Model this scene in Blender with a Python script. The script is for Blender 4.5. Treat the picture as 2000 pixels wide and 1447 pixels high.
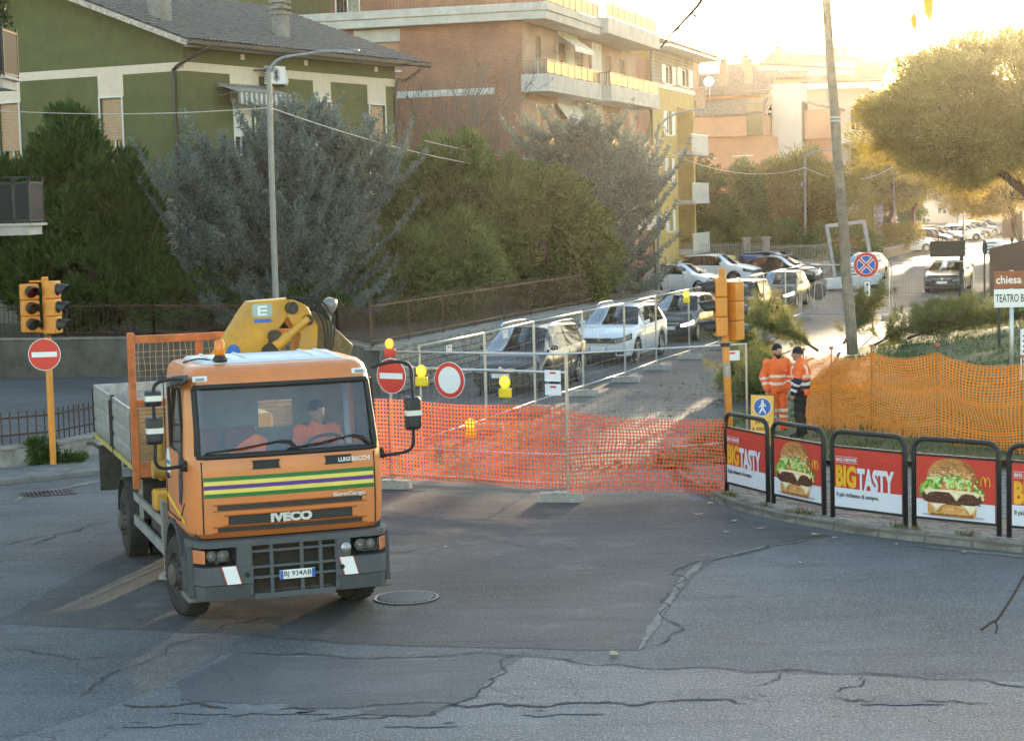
import bpy, math, random
import numpy as np
from mathutils import Vector, Matrix
random.seed(7); RNG = np.random.default_rng(7)
SC = bpy.context.scene
for _o in list(bpy.data.objects): bpy.data.objects.remove(_o)
COL = SC.collection
PI = math.pi
# ------------------------------------------------------------------ camera
cam_d = bpy.data.cameras.new('camera'); cam = bpy.data.objects.new('camera', cam_d); COL.objects.link(cam)
cam_d.sensor_width = 36.0; cam_d.lens = 68.4; cam_d.clip_start = 0.1; cam_d.clip_end = 6000
_pitch = math.atan(333 / 3800.0); _roll = 0.026
_f = Vector((0, math.cos(_pitch), -math.sin(_pitch))); _u0 = Vector((0, math.sin(_pitch), math.cos(_pitch))); _r0 = Vector((1, 0, 0))
_r = _r0 * math.cos(_roll) - _u0 * math.sin(_roll); _u = _r0 * math.sin(_roll) + _u0 * math.cos(_roll)
_m = Matrix((( _r.x, _u.x, -_f.x, 0), (_r.y, _u.y, -_f.y, 0), (_r.z, _u.z, -_f.z, 4.8), (0, 0, 0, 1)))
cam.matrix_world = _m; SC.camera = cam
# ------------------------------------------------------------------ sky, sun, exposure
SUN_AZ, SUN_EL = math.radians(14.7), math.radians(5.3)
w = bpy.data.worlds.new('World'); SC.world = w; w.use_nodes = True
nt = w.node_tree; nt.nodes.clear()
_o = nt.nodes.new('ShaderNodeOutputWorld'); _b = nt.nodes.new('ShaderNodeBackground'); _s = nt.nodes.new('ShaderNodeTexSky')
_s.sky_type = 'NISHITA'; _s.sun_disc = False; _s.sun_elevation = SUN_EL; _s.sun_rotation = SUN_AZ
_s.air_density = 1.0; _s.dust_density = 0.6; _s.ozone_density = 1.0; _s.altitude = 200
_b.inputs['Strength'].default_value = 0.15
nt.links.new(_s.outputs[0], _b.inputs[0]); nt.links.new(_b.outputs[0], _o.inputs[0])
sun_d = bpy.data.lights.new('sun', 'SUN'); sun_d.energy = 2.7; sun_d.angle = math.radians(0.6); sun_d.color = (1.0, 0.78, 0.5)
sun = bpy.data.objects.new('sun', sun_d); COL.objects.link(sun)
_sd = Vector((math.sin(SUN_AZ) * math.cos(SUN_EL), math.cos(SUN_AZ) * math.cos(SUN_EL), math.sin(SUN_EL)))
sun.rotation_euler = (-_sd).to_track_quat('-Z', 'Y').to_euler(); sun.location = _sd * 300
SC.view_settings.view_transform = 'Standard'; SC.view_settings.look = 'None'
SC.view_settings.exposure = 2.65; SC.view_settings.gamma = 1.0; SC.view_settings.use_curve_mapping = False
SC.cycles.max_bounces = 5; SC.cycles.transparent_max_bounces = 16; SC.cycles.volume_bounces = 0
SC.cycles.use_denoising = True; SC.cycles.use_adaptive_sampling = True; SC.cycles.adaptive_threshold = 0.025
# ------------------------------------------------------------------ materials
MATS = {}
def _n(nt, t, **k):
    n = nt.nodes.new(t)
    for a, b in k.items(): setattr(n, a, b)
    return n
def mat(name, col=(.5, .5, .5), rough=.6, metal=0., var=.14, vs=5., bump=0., bs=60., spec=.5, dirt=0., dcol=(.09, .07, .05), ds=2.2, coat=0., emit=None, es=1.):
    if name in MATS: return MATS[name]
    m = bpy.data.materials.new(name); m.use_nodes = True; nt = m.node_tree; L = nt.links.new
    p = nt.nodes['Principled BSDF']
    p.inputs['Roughness'].default_value = rough; p.inputs['Metallic'].default_value = metal
    p.inputs['Specular IOR Level'].default_value = spec; p.inputs['Coat Weight'].default_value = coat; p.inputs['Coat Roughness'].default_value = .08
    tc = _n(nt, 'ShaderNodeTexCoord')
    a = tuple(max(0, c * (1 - var)) for c in col) + (1,); b = tuple(min(1, c * (1 + var)) for c in col) + (1,)
    nz = _n(nt, 'ShaderNodeTexNoise'); nz.inputs['Scale'].default_value = vs; nz.inputs['Detail'].default_value = 5; nz.inputs['Roughness'].default_value = .65
    L(tc.outputs['Object'], nz.inputs['Vector'])
    mr = _n(nt, 'ShaderNodeMapRange'); mr.inputs[1].default_value = .3; mr.inputs[2].default_value = .7; L(nz.outputs['Fac'], mr.inputs[0])
    mx = _n(nt, 'ShaderNodeMix', data_type='RGBA'); mx.inputs[6].default_value = a; mx.inputs[7].default_value = b; L(mr.outputs[0], mx.inputs[0])
    out = mx.outputs[2]
    if dirt > 0:
        n2 = _n(nt, 'ShaderNodeTexNoise'); n2.inputs['Scale'].default_value = ds; n2.inputs['Detail'].default_value = 8; n2.inputs['Roughness'].default_value = .7
        L(tc.outputs['Object'], n2.inputs['Vector'])
        m2 = _n(nt, 'ShaderNodeMapRange'); m2.inputs[1].default_value = .48; m2.inputs[2].default_value = .75; m2.inputs[4].default_value = dirt; L(n2.outputs['Fac'], m2.inputs[0])
        x2 = _n(nt, 'ShaderNodeMix', data_type='RGBA'); L(m2.outputs[0], x2.inputs[0]); L(out, x2.inputs[6]); x2.inputs[7].default_value = dcol + (1,)
        out = x2.outputs[2]
    L(out, p.inputs['Base Color'])
    if bump > 0:
        n3 = _n(nt, 'ShaderNodeTexNoise'); n3.inputs['Scale'].default_value = bs; n3.inputs['Detail'].default_value = 4
        L(tc.outputs['Object'], n3.inputs['Vector'])
        bp = _n(nt, 'ShaderNodeBump'); bp.inputs['Strength'].default_value = bump; bp.inputs['Distance'].default_value = .02
        L(n3.outputs['Fac'], bp.inputs['Height']); L(bp.outputs[0], p.inputs['Normal'])
    if emit:
        p.inputs['Emission Color'].default_value = emit + (1,); p.inputs['Emission Strength'].default_value = es
    MATS[name] = m; return m
def leafmat(name, c0, c1, trans=.35, rough=.55, tcol=None):
    """leaves and needles: colour runs with the per-leaf attribute 'tint', some light passes through"""
    if name in MATS: return MATS[name]
    m = bpy.data.materials.new(name); m.use_nodes = True; nt = m.node_tree; L = nt.links.new
    p = nt.nodes['Principled BSDF']; o = nt.nodes['Material Output']
    at = _n(nt, 'ShaderNodeAttribute', attribute_name='tint')
    mx = _n(nt, 'ShaderNodeMix', data_type='RGBA'); mx.inputs[6].default_value = c0 + (1,); mx.inputs[7].default_value = c1 + (1,)
    L(at.outputs['Fac'], mx.inputs[0]); L(mx.outputs[2], p.inputs['Base Color']); p.inputs['Roughness'].default_value = rough
    p.inputs['Specular IOR Level'].default_value = .3
    t = _n(nt, 'ShaderNodeBsdfTranslucent')
    if tcol: t.inputs[0].default_value = tcol + (1,)
    else: L(mx.outputs[2], t.inputs[0])
    s = _n(nt, 'ShaderNodeMixShader'); s.inputs[0].default_value = trans
    L(p.outputs[0], s.inputs[1]); L(t.outputs[0], s.inputs[2]); L(s.outputs[0], o.inputs[0])
    MATS[name] = m; return m
def glassmat(name, tint=(.6, .66, .68), through=.75, rough=.02, top=1.):
    """thin pane: a share of the light passes tinted, the rest is mirrored by angle"""
    if name in MATS: return MATS[name]
    m = bpy.data.materials.new(name); m.use_nodes = True; nt = m.node_tree; L = nt.links.new
    nt.nodes.remove(nt.nodes['Principled BSDF']); o = nt.nodes['Material Output']
    tr = _n(nt, 'ShaderNodeBsdfTransparent'); tr.inputs[0].default_value = tuple(c * through for c in tint) + (1,)
    gl = _n(nt, 'ShaderNodeBsdfGlossy'); gl.inputs['Roughness'].default_value = rough
    lw = _n(nt, 'ShaderNodeFresnel'); lw.inputs[0].default_value = 1.55
    mr = _n(nt, 'ShaderNodeMapRange'); mr.inputs[3].default_value = .06; mr.inputs[4].default_value = top; L(lw.outputs[0], mr.inputs[0])
    s = _n(nt, 'ShaderNodeMixShader'); L(mr.outputs[0], s.inputs[0]); L(tr.outputs[0], s.inputs[1]); L(gl.outputs[0], s.inputs[2]); L(s.outputs[0], o.inputs[0])
    MATS[name] = m; return m
# ------------------------------------------------------------------ mesh helpers
class MB:
    def __init__(s): s.v = []; s.f = []; s.m = []; s.cm = 0
    def add(s, vs, fs, M=None):
        o = len(s.v)
        if M is not None: vs = [M @ Vector(p) for p in vs]
        s.v += [tuple(p) for p in vs]; s.f += [tuple(i + o for i in f) for f in fs]; s.m += [s.cm] * len(fs); return s
    def box(s, x0, x1, y0, y1, z0, z1, M=None):
        return s.add([(x0, y0, z0), (x1, y0, z0), (x1, y1, z0), (x0, y1, z0), (x0, y0, z1), (x1, y0, z1), (x1, y1, z1), (x0, y1, z1)],
                     [(3, 2, 1, 0), (4, 5, 6, 7), (0, 1, 5, 4), (1, 2, 6, 5), (2, 3, 7, 6), (3, 0, 4, 7)], M)
    def hexa(s, bot, top, M=None):
        return s.add(list(bot) + list(top), [(3, 2, 1, 0), (4, 5, 6, 7), (0, 1, 5, 4), (1, 2, 6, 5), (2, 3, 7, 6), (3, 0, 4, 7)], M)
    def tube(s, pts, r, n=8, cap=True, closed=False, M=None):
        pts = [Vector(p) for p in pts]; k = len(pts); rs = r if isinstance(r, (list, tuple)) else [r] * k
        vs = []; t0 = (pts[1] - pts[0]).normalized(); nrm = t0.orthogonal().normalized()
        for i in range(k):
            if closed: t = (pts[(i + 1) % k] - pts[i - 1])
            else: t = (pts[min(i + 1, k - 1)] - pts[max(i - 1, 0)])
            t = t.normalized() if t.length > 1e-9 else t0
            nrm = (nrm - t * nrm.dot(t)); nrm = nrm.normalized() if nrm.length > 1e-6 else t.orthogonal().normalized()
            b = t.cross(nrm)
            for j in range(n):
                a = 2 * PI * j / n; vs.append(pts[i] + (nrm * math.cos(a) + b * math.sin(a)) * rs[i])
        fs = []
        for i in range(k if closed else k - 1):
            i2 = (i + 1) % k
            for j in range(n):
                j2 = (j + 1) % n; fs.append((i * n + j, i * n + j2, i2 * n + j2, i2 * n + j))
        if cap and not closed: fs.append(tuple(range(n - 1, -1, -1))); fs.append(tuple((k - 1) * n + j for j in range(n)))
        return s.add(vs, fs, M)
    def cyl(s, p0, p1, r0, r1=None, n=16, M=None): return s.tube([p0, p1], [r0, r0 if r1 is None else r1], n, M=M)
    def lathe(s, prof, n=24, M=None, cap=True):
        vs = []; fs = []; k = len(prof)
        for r, z in prof:
            for j in range(n): a = 2 * PI * j / n; vs.append((r * math.cos(a), r * math.sin(a), z))
        for i in range(k - 1):
            for j in range(n): j2 = (j + 1) % n; fs.append((i * n + j, i * n + j2, (i + 1) * n + j2, (i + 1) * n + j))
        if cap: fs.append(tuple(range(n - 1, -1, -1))); fs.append(tuple((k - 1) * n + j for j in range(n)))
        return s.add(vs, fs, M)
    def prism(s, poly, z0, z1, M=None):
        n = len(poly); vs = [(x, y, z0) for x, y in poly] + [(x, y, z1) for x, y in poly]
        fs = [tuple(range(n - 1, -1, -1)), tuple(range(n, 2 * n))] + [(i, (i + 1) % n, n + (i + 1) % n, n + i) for i in range(n)]
        return s.add(vs, fs, M)
    def flat(s, poly, M=None): return s.add([(x, y, 0) for x, y in poly], [tuple(range(len(poly)))], M)
    def bar(s, p0, p1, w, h, up=(0, 0, 1)):
        p0, p1 = Vector(p0), Vector(p1); t = (p1 - p0).normalized(); u = Vector(up); x = t.cross(u)
        x = x.normalized() if x.length > 1e-6 else Vector((1, 0, 0)); u = x.cross(t).normalized()
        q = [(-x * w / 2 - u * h / 2), (x * w / 2 - u * h / 2), (x * w / 2 + u * h / 2), (-x * w / 2 + u * h / 2)]
        return s.hexa([p0 + a for a in q], [p1 + a for a in q])
    def grid(s, fn, nu, nv):
        vs = [fn(i / nu, j / nv) for j in range(nv + 1) for i in range(nu + 1)]
        fs = [(j * (nu + 1) + i, j * (nu + 1) + i + 1, (j + 1) * (nu + 1) + i + 1, (j + 1) * (nu + 1) + i) for j in range(nv) for i in range(nu)]
        return s.add(vs, fs)
    def mesh(s, name, m, smooth=False):
        me = bpy.data.meshes.new(name); me.from_pydata(s.v, [], s.f)
        for x in (m if isinstance(m, (list, tuple)) else [m]): me.materials.append(x)
        if isinstance(m, (list, tuple)): me.polygons.foreach_set('material_index', s.m)
        if smooth: me.polygons.foreach_set('use_smooth', [True] * len(me.polygons))
        me.update(); return me
    def build(s, name, m, parent=None, smooth=False, bevel=0., seg=2, sharp=None):
        o = bpy.data.objects.new(name, s.mesh(name, m, smooth or bevel > 0 or sharp is not None)); COL.objects.link(o); o.parent = parent
        if bevel > 0:
            b = o.modifiers.new('bevel', 'BEVEL'); b.width = bevel; b.segments = seg; b.limit_method = 'ANGLE'; b.angle_limit = .6
            b.harden_normals = False
            try: o.data.set_sharp_from_angle(angle=.6)
            except Exception: pass
        if sharp is not None:
            try: o.data.set_sharp_from_angle(angle=sharp)
            except Exception: pass
        return o
    def each(s, name, m, parent=None, **k):
        """like build, but every connected piece becomes an object of its own"""
        up = list(range(len(s.v)))
        def find(i):
            while up[i] != i: up[i] = up[up[i]]; i = up[i]
            return i
        for f in s.f:
            r = find(f[0])
            for i in f[1:]: up[find(i)] = r
        gr = {}
        for f in s.f: gr.setdefault(find(f[0]), []).append(f)
        out = []
        for fs in gr.values():
            ids = sorted({i for f in fs for i in f}); mp = {a: j for j, a in enumerate(ids)}; b = MB(); b.v = [s.v[i] for i in ids]; b.f = [tuple(mp[i] for i in f) for f in fs]; b.m = [0] * len(fs); out.append(b.build(name, m, parent, **k))
        return out
def np_mesh(name, V, F, m, parent=None, tint=None, smooth=False):
    V = np.asarray(V, dtype=np.float32); F = np.asarray(F, dtype=np.int32); k = F.shape[1]
    me = bpy.data.meshes.new(name); me.vertices.add(len(V)); me.vertices.foreach_set('co', V.ravel())
    me.loops.add(F.size); me.loops.foreach_set('vertex_index', F.ravel())
    me.polygons.add(len(F)); me.polygons.foreach_set('loop_start', np.arange(0, F.size, k, dtype=np.int32))
    try: me.polygons.foreach_set('loop_total', np.full(len(F), k, dtype=np.int32))
    except Exception: pass
    me.update(calc_edges=True)
    if tint is not None:
        a = me.attributes.new('tint', 'FLOAT', 'POINT'); a.data.foreach_set('value', np.asarray(tint, dtype=np.float32))
    if smooth: me.polygons.foreach_set('use_smooth', [True] * len(F))
    me.materials.append(m); me.validate()
    o = bpy.data.objects.new(name, me); COL.objects.link(o); o.parent = parent; return o
def tag(o, label=None, cat=None, group=None, kind=None):
    if label: o['label'] = label
    if cat: o['category'] = cat
    if group: o['group'] = group
    if kind: o['kind'] = kind
    return o
def thing(name, label, cat, loc=(0, 0, 0), rz=0., group=None, kind=None):
    o = bpy.data.objects.new(name, None); COL.objects.link(o); o.location = loc; o.rotation_euler = (0, 0, rz); o.empty_display_size = .2
    return tag(o, label, cat, group, kind)
def struct(o): o['kind'] = 'structure'; return o
def copy_tree(o, parent=None):
    c = o.copy(); COL.objects.link(c); c.parent = parent
    for ch in list(o.children): copy_tree(ch, c)
    return c
def T(x, y, z): return Matrix.Translation((x, y, z))
def RZ(a): return Matrix.Rotation(a, 4, 'Z')
def RX(a): return Matrix.Rotation(a, 4, 'X')
def RY(a): return Matrix.Rotation(a, 4, 'Y')
def text(name, s, m, box, M, parent=None, bold=0., ext=.002, skew=0.):
    """lettering as a thin solid fitted into box (x0, x1, y0, y1) of the plane M"""
    cu = bpy.data.curves.new(name, 'FONT'); cu.body = s; cu.size = 1; cu.offset = bold; cu.extrude = .01; cu.resolution_u = 3
    o = bpy.data.objects.new(name, cu); COL.objects.link(o); bpy.context.view_layer.update()
    me = bpy.data.meshes.new_from_object(o.evaluated_get(bpy.context.evaluated_depsgraph_get()))
    bpy.data.objects.remove(o)
    n = len(me.vertices); co = np.empty(n * 3, dtype=np.float32); me.vertices.foreach_get('co', co); co = co.reshape(-1, 3)
    lo, hi = co.min(0), co.max(0); x0, x1, y0, y1 = box
    co[:, 0] = x0 + (co[:, 0] - lo[0]) / (hi[0] - lo[0]) * (x1 - x0); co[:, 1] = y0 + (co[:, 1] - lo[1]) / (hi[1] - lo[1]) * (y1 - y0)
    co[:, 0] += skew * (co[:, 1] - y0); co[:, 2] = (co[:, 2] > 0) * ext
    R = np.array(M, dtype=np.float32); co = co @ R[:3, :3].T + R[:3, 3]
    me.vertices.foreach_set('co', co.ravel()); me.materials.clear(); me.materials.append(m); me.update()
    ob = bpy.data.objects.new(name, me); COL.objects.link(ob); ob.parent = parent; return ob
def catmull(pts, n=6):
    P = [Vector(p) for p in pts]; out = []
    for i in range(len(P) - 1):
        a, b, c, d = P[max(i - 1, 0)], P[i], P[i + 1], P[min(i + 2, len(P) - 1)]
        for k in range(n):
            t = k / n; out.append(.5 * ((2 * b) + (c - a) * t + (2 * a - 5 * b + 4 * c - d) * t * t + (3 * b - a - 3 * c + d) * t ** 3))
    out.append(P[-1]); return out
# the closed street runs from the crossing towards 19.5 degrees right of straight ahead: s along it, t across it
_A = math.radians(19.5); RD = Vector((math.sin(_A), math.cos(_A), 0)); RN = Vector((math.cos(_A), -math.sin(_A), 0)); RO = Vector((.69, 30.9, 0))
def RT(s, t, z=0.): p = RO + RD * s + RN * t; return Vector((p.x, p.y, z))
ROAD_RZ = -_A      # turn of a thing whose +Y runs along the street
# ================================================================== ground, road, pavements
def asphalt(name, c, agg=.5, crack=.0, dust=(.2, .17, .13), dustamt=.25, rough=.75, bump=.5):
    m = bpy.data.materials.new(name); m.use_nodes = True; nt = m.node_tree; L = nt.links.new; p = nt.nodes['Principled BSDF']
    tc = _n(nt, 'ShaderNodeTexCoord')
    def noise(sc, det=6, r=.6):
        n = _n(nt, 'ShaderNodeTexNoise'); n.inputs['Scale'].default_value = sc; n.inputs['Detail'].default_value = det; n.inputs['Roughness'].default_value = r
        L(tc.outputs['Object'], n.inputs['Vector']); return n.outputs['Fac']
    def rng(x, a, b, lo=0., hi=1.):
        r = _n(nt, 'ShaderNodeMapRange'); L(x, r.inputs[0]); r.inputs[1].default_value = a; r.inputs[2].default_value = b; r.inputs[3].default_value = lo; r.inputs[4].default_value = hi; return r.outputs[0]
    def mix(f, a, b, mode='MIX'):
        x = _n(nt, 'ShaderNodeMix', data_type='RGBA', blend_type=mode)
        if isinstance(f, float): x.inputs[0].default_value = f
        else: L(f, x.inputs[0])
        for i, v in ((6, a), (7, b)):
            if isinstance(v, tuple): x.inputs[i].default_value = v + (1,)
            else: L(v, x.inputs[i])
        return x.outputs[2]
    big = rng(noise(.35, 6, .65), .35, .68)
    col = mix(big, tuple(v * .72 for v in c), tuple(v * 1.28 for v in c))
    # streaks left by tyres and sweeping, drawn out along the crossing
    mp = _n(nt, 'ShaderNodeMapping'); mp.inputs['Scale'].default_value = (.35, 3.0, 1); mp.inputs['Rotation'].default_value = (0, 0, .12); L(tc.outputs['Object'], mp.inputs[0])
    sn = _n(nt, 'ShaderNodeTexNoise'); sn.inputs['Scale'].default_value = 1.1; sn.inputs['Detail'].default_value = 5; L(mp.outputs[0], sn.inputs['Vector'])
    col = mix(rng(sn.outputs['Fac'], .5, .72, 0, .55), col, tuple(v * .5 for v in c))
    col = mix(rng(noise(.8, 8, .7), .55, .75, 0, dustamt), col, dust)
    vo = _n(nt, 'ShaderNodeTexVoronoi'); vo.inputs['Scale'].default_value = 42; L(tc.outputs['Object'], vo.inputs['Vector'])
    sp = rng(vo.outputs['Distance'], .0, .55, 1, 0)
    gr = noise(30, 3, .85)
    col = mix(rng(gr, .52, .75, 0, agg), col, tuple(min(1, v * 3.2) for v in c))
    h = sp
    if crack > 0:
        v2 = _n(nt, 'ShaderNodeTexVoronoi', feature='DISTANCE_TO_EDGE'); v2.inputs['Scale'].default_value = 1.6; v2.inputs['Randomness'].default_value = 1
        wp = _n(nt, 'ShaderNodeTexNoise'); wp.inputs['Scale'].default_value = 2.5; wp.inputs['Detail'].default_value = 6; L(tc.outputs['Object'], wp.inputs['Vector'])
        va = _n(nt, 'ShaderNodeMix', data_type='VECTOR'); va.inputs[0].default_value = .22; L(tc.outputs['Object'], va.inputs[4]); L(wp.outputs['Color'], va.inputs[5]); L(va.outputs[1], v2.inputs['Vector'])
        ck = rng(v2.outputs['Distance'], 0, .014, 1, 0)
        gate = rng(noise(.5, 3), .5, .62, 0, crack)
        mu = _n(nt, 'ShaderNodeMath', operation='MULTIPLY'); L(ck, mu.inputs[0]); L(gate, mu.inputs[1])
        col = mix(mu.outputs[0], col, (.012, .011, .01))
    L(col, p.inputs['Base Color'])
    L(rng(gr, .3, .8, rough + .1, rough - .22), p.inputs['Roughness'])
    p.inputs['Specular IOR Level'].default_value = .28
    bp = _n(nt, 'ShaderNodeBump'); bp.inputs['Strength'].default_value = bump; bp.inputs['Distance'].default_value = .012; L(h, bp.inputs['Height'])
    b2 = _n(nt, 'ShaderNodeBump'); b2.inputs['Strength'].default_value = .35; b2.inputs['Distance'].default_value = .05; L(noise(3.5, 6), b2.inputs['Height']); L(bp.outputs[0], b2.inputs['Normal'])
    L(b2.outputs[0], p.inputs['Normal']); MATS[name] = m; return m
A_MAIN = asphalt('asphalt_crossing', (.108, .108, .11), .7, .5, dust=(.26, .25, .23), dustamt=.35)
A_PATCH = asphalt('asphalt_patch', (.086, .081, .077), .6, .15, dust=(.28, .26, .23), dustamt=.45)
A_ROUGH = asphalt('asphalt_worn', (.138, .138, .142), .9, .9, rough=.66, bump=.9)
A_STREET = asphalt('asphalt_street', (.095, .09, .082), .5, .3, dust=(.26, .21, .15), dustamt=.6)
A_GREY = asphalt('asphalt_ground', (.1, .095, .085), .4, .2, dustamt=.5)
CONC = mat('concrete', (.34, .32, .29), .85, var=.25, vs=3, bump=.4, bs=40, dirt=.6)
def blob(path, seed, jit=.12, n=5):
    """a closed outline with a ragged edge"""
    r = random.Random(seed); out = []
    for i in range(len(path)):
        a, b = Vector(path[i]), Vector(path[(i + 1) % len(path)]); k = max(1, int((b - a).length / .35))
        for j in range(k): p = a.lerp(b, j / k); out.append((p.x + r.uniform(-jit, jit), p.y + r.uniform(-jit, jit)))
    return out
def sheet(name, poly, z, m):
    b = MB(); b.add([(x, y, z) for x, y in poly], [tuple(range(len(poly)))]); return struct(b.build(name, m))
sheet('ground', [(-400, -50), (500, -50), (500, 1300), (-400, 1300)], -.012, A_GREY)
sheet('crossing_road', [(-70, 1), (70, 1), (70, 34), (30, 64), (-70, 64)], -.006, A_MAIN)
sheet('street_road', [RT(1.2, -9.2).xy[:], RT(.6, -4).xy[:], RT(.2, 0.2).xy[:], RT(20, .35).xy[:], RT(600, .35).xy[:], RT(600, -9.2).xy[:]], 0., A_STREET)
sheet('asphalt_patch', blob([(-6.2, 22.6), (-3.45, 21.74), (-2.23, 21.22), (-1.19, 20.8), (.09, 20.56), (1.29, 20.38), (1.72, 22.35), (2.15, 24.14), (2.56, 25.3), (3.43, 26.2), (4.4, 27.0), (3.45, 28.6), (2.6, 31), (-1, 32), (-4, 32.5), (-5.6, 27)], 3, .05), -.002, A_PATCH)
sheet('worn_asphalt', blob([(-6.2, 14), (-4.76, 17.42), (-4.23, 18.2), (-3.88, 18.64), (-3.58, 19.52), (-3.13, 20.72), (-2.05, 20.46), (-1.16, 20.25), (.08, 20.18), (.98, 19.74), (2.5, 19.25), (3.96, 18.82), (4.9, 18.58), (8, 18), (8, 14)], 5, .05), -.002, A_ROUGH)
sheet('asphalt_infill', blob([(.05, 20.2), (-.29, 19.27), (-.58, 18.4), (-.81, 17.95), (-1.24, 17.96), (-3.3, 18.75), (-3.5, 19.5), (-3.05, 20.6), (-2.05, 20.4), (-1.16, 20.2)], 9, .04), .002, asphalt('asphalt_infill', (.105, .103, .106), .4, .25))
A_DARK = mat('bitumen', (.03, .029, .028), .8, var=.4, vs=20, bump=.4)
DUST = mat('road_dust', (.22, .2, .17), .95, var=.35, vs=9, bump=.3)
def ribbon(b, pts, w, z, seed, jit=.04, taper=True):
    r = random.Random(seed); P = []
    for i in range(len(pts) - 1):
        a, c = Vector(pts[i]), Vector(pts[i + 1]); k = max(2, int((c - a).length / .12))
        for j in range(k): P.append(a.lerp(c, j / k) + Vector((r.uniform(-jit, jit), r.uniform(-jit, jit))))
    P.append(Vector(pts[-1])); vs = []
    for i, p in enumerate(P):
        t = (P[min(i + 1, len(P) - 1)] - P[max(i - 1, 0)]); t = t.normalized() if t.length else Vector((1, 0)); nn = Vector((-t.y, t.x))
        ww = w * r.uniform(.35, 1.3) * (min(1, i / 4, (len(P) - 1 - i) / 4) if taper else 1)
        vs += [(*(p - nn * ww / 2), z), (*(p + nn * ww / 2), z)]
    b.add(vs, [(2 * i, 2 * i + 2, 2 * i + 3, 2 * i + 1) for i in range(len(P) - 1)])
cr = MB()
for i, (pts, w_) in enumerate([
    ([(.09, 20.46), (-.29, 19.27), (-.58, 18.4), (-.81, 17.95), (-1.24, 17.96), (-2, 17.8)], .045), ([(-4.44, 18.89), (-4.27, 19.8), (-3.93, 20.56), (-3.45, 21.74)], .03),
    ([(-5.71, 21.07), (-5.1, 20.85), (-4.32, 20.6)], .03), ([(-7.03, 27.86), (-6.89, 28.7), (-6.61, 29.34), (-6.25, 29.85)], .05), ([(-8.6, 27.6), (-7.6, 27.9), (-6.9, 28.6)], .035),
    ([(-3.13, 20.72), (-2.05, 20.48), (-1.16, 20.27), (.08, 20.2), (.98, 19.76), (2.5, 19.27), (3.96, 18.84), (5.4, 18.4)], .045),
    ([(-3.88, 18.64), (-3.51, 18.54), (-3.1, 18.6), (-2.9, 18.42), (-2.2, 18.35), (-1.5, 18.3), (-.5, 18.2), (.3, 18.16), (1.12, 18.1), (2.2, 18.0)], .07),
    ([(3.0, 18.3), (3.3, 18.0), (3.7, 17.85), (4.4, 17.8)], .06), ([(2.6, 19.2), (2.5, 18.9), (2.25, 18.7)], .03), ([(3.4, 19.0), (3.3, 18.6), (3.0, 18.4)], .035), ([(-3.45, 21.74), (-3.1, 22.4), (-2.7, 22.6)], .06),
    ([(-2.7, 26.7), (-1.5, 26.5), (-.2, 27.2), (1.2, 26.6)], .03), ([(1.29, 20.42), (1.7, 22.36), (2.12, 24.16), (2.53, 25.34), (3.43, 26.24), (4.4, 27.05)], .04)]):
    q = random.Random(60 + i); P = [Vector(p) for p in pts]
    for _ in range(3):      # midpoint displacement makes the line jagged at every scale
        P = [v for k in range(len(P) - 1) for v in (P[k], (P[k] + P[k + 1]) / 2 + Vector((P[k].y - P[k + 1].y, P[k + 1].x - P[k].x)) * q.uniform(-.22, .22))] + [P[-1]]
    ribbon(cr, P, w_ * .7, .0045, 40 + i, .012)
    for _ in range(int(len(P) / 12)):      # side branches
        k = q.randrange(2, len(P) - 2); d = Vector((q.uniform(-1, 1), q.uniform(-1, 1))).normalized() * q.uniform(.15, .5); ribbon(cr, [P[k], P[k] + d * .5 + Vector((q.uniform(-.06, .06), q.uniform(-.06, .06))), P[k] + d], w_ * .35, .0043, 90 + i + k, .02)
struct(cr.build('road_cracks', mat('crack_fill', (.04, .038, .036), .85, var=.4, vs=20, bump=.4)))
ph = MB(); rim = MB(); _q = random.Random(5)
for cx, cy, rx, ry in [(-2.6, 18.28, .7, .26), (-1.7, 18.12, .45, .2), (-3.4, 17.9, .4, .2), (.35, 17.92, .45, .17), (3.6, 17.95, .42, .15), (-.9, 17.6, .4, .14)]:
    w1, w2, w3 = [_q.uniform(0, 6) for _ in range(3)]; rr = [(.72 + .2 * math.sin(3 * 2 * PI * k / 34 + w1) + .16 * math.sin(5 * 2 * PI * k / 34 + w2) + .1 * math.sin(9 * 2 * PI * k / 34 + w3)) * _q.uniform(.9, 1.08) for k in range(34)]
    for b_, gx, z_, dy in ((ph, 0., .0056, 0.),):
        o = [(cx + (rx + gx) * math.cos(2 * PI * k / 34) * rr[k], cy + dy + (ry + gx) * math.sin(2 * PI * k / 34) * rr[k], z_) for k in range(34)]; b_.add(o, [tuple(range(34))])
struct(ph.build('pothole_patches', asphalt('asphalt_pothole', (.15, .15, .15), .6, .6)))
de = MB(); ribbon(de, [(1.27, 20.3), (1.68, 22.3), (2.08, 24.1), (2.45, 25.3)], .11, .003, 71, .008)
ribbon(de, [(-8.43, 32.17), (-8.2, 33.0), (-7.7, 33.93), (-7.3, 34.68)], .2, .003, 72, .03)
ribbon(de, [(2.45, 25.3), (3.4, 26.25), (4.3, 26.9)], .06, .003, 73, .03); ribbon(de, [(5.2, 26.2), (6.9, 24.75), (8.5, 23.8)], .12, .003, 74, .02)
struct(de.build('dusty_seams', DUST))
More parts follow.
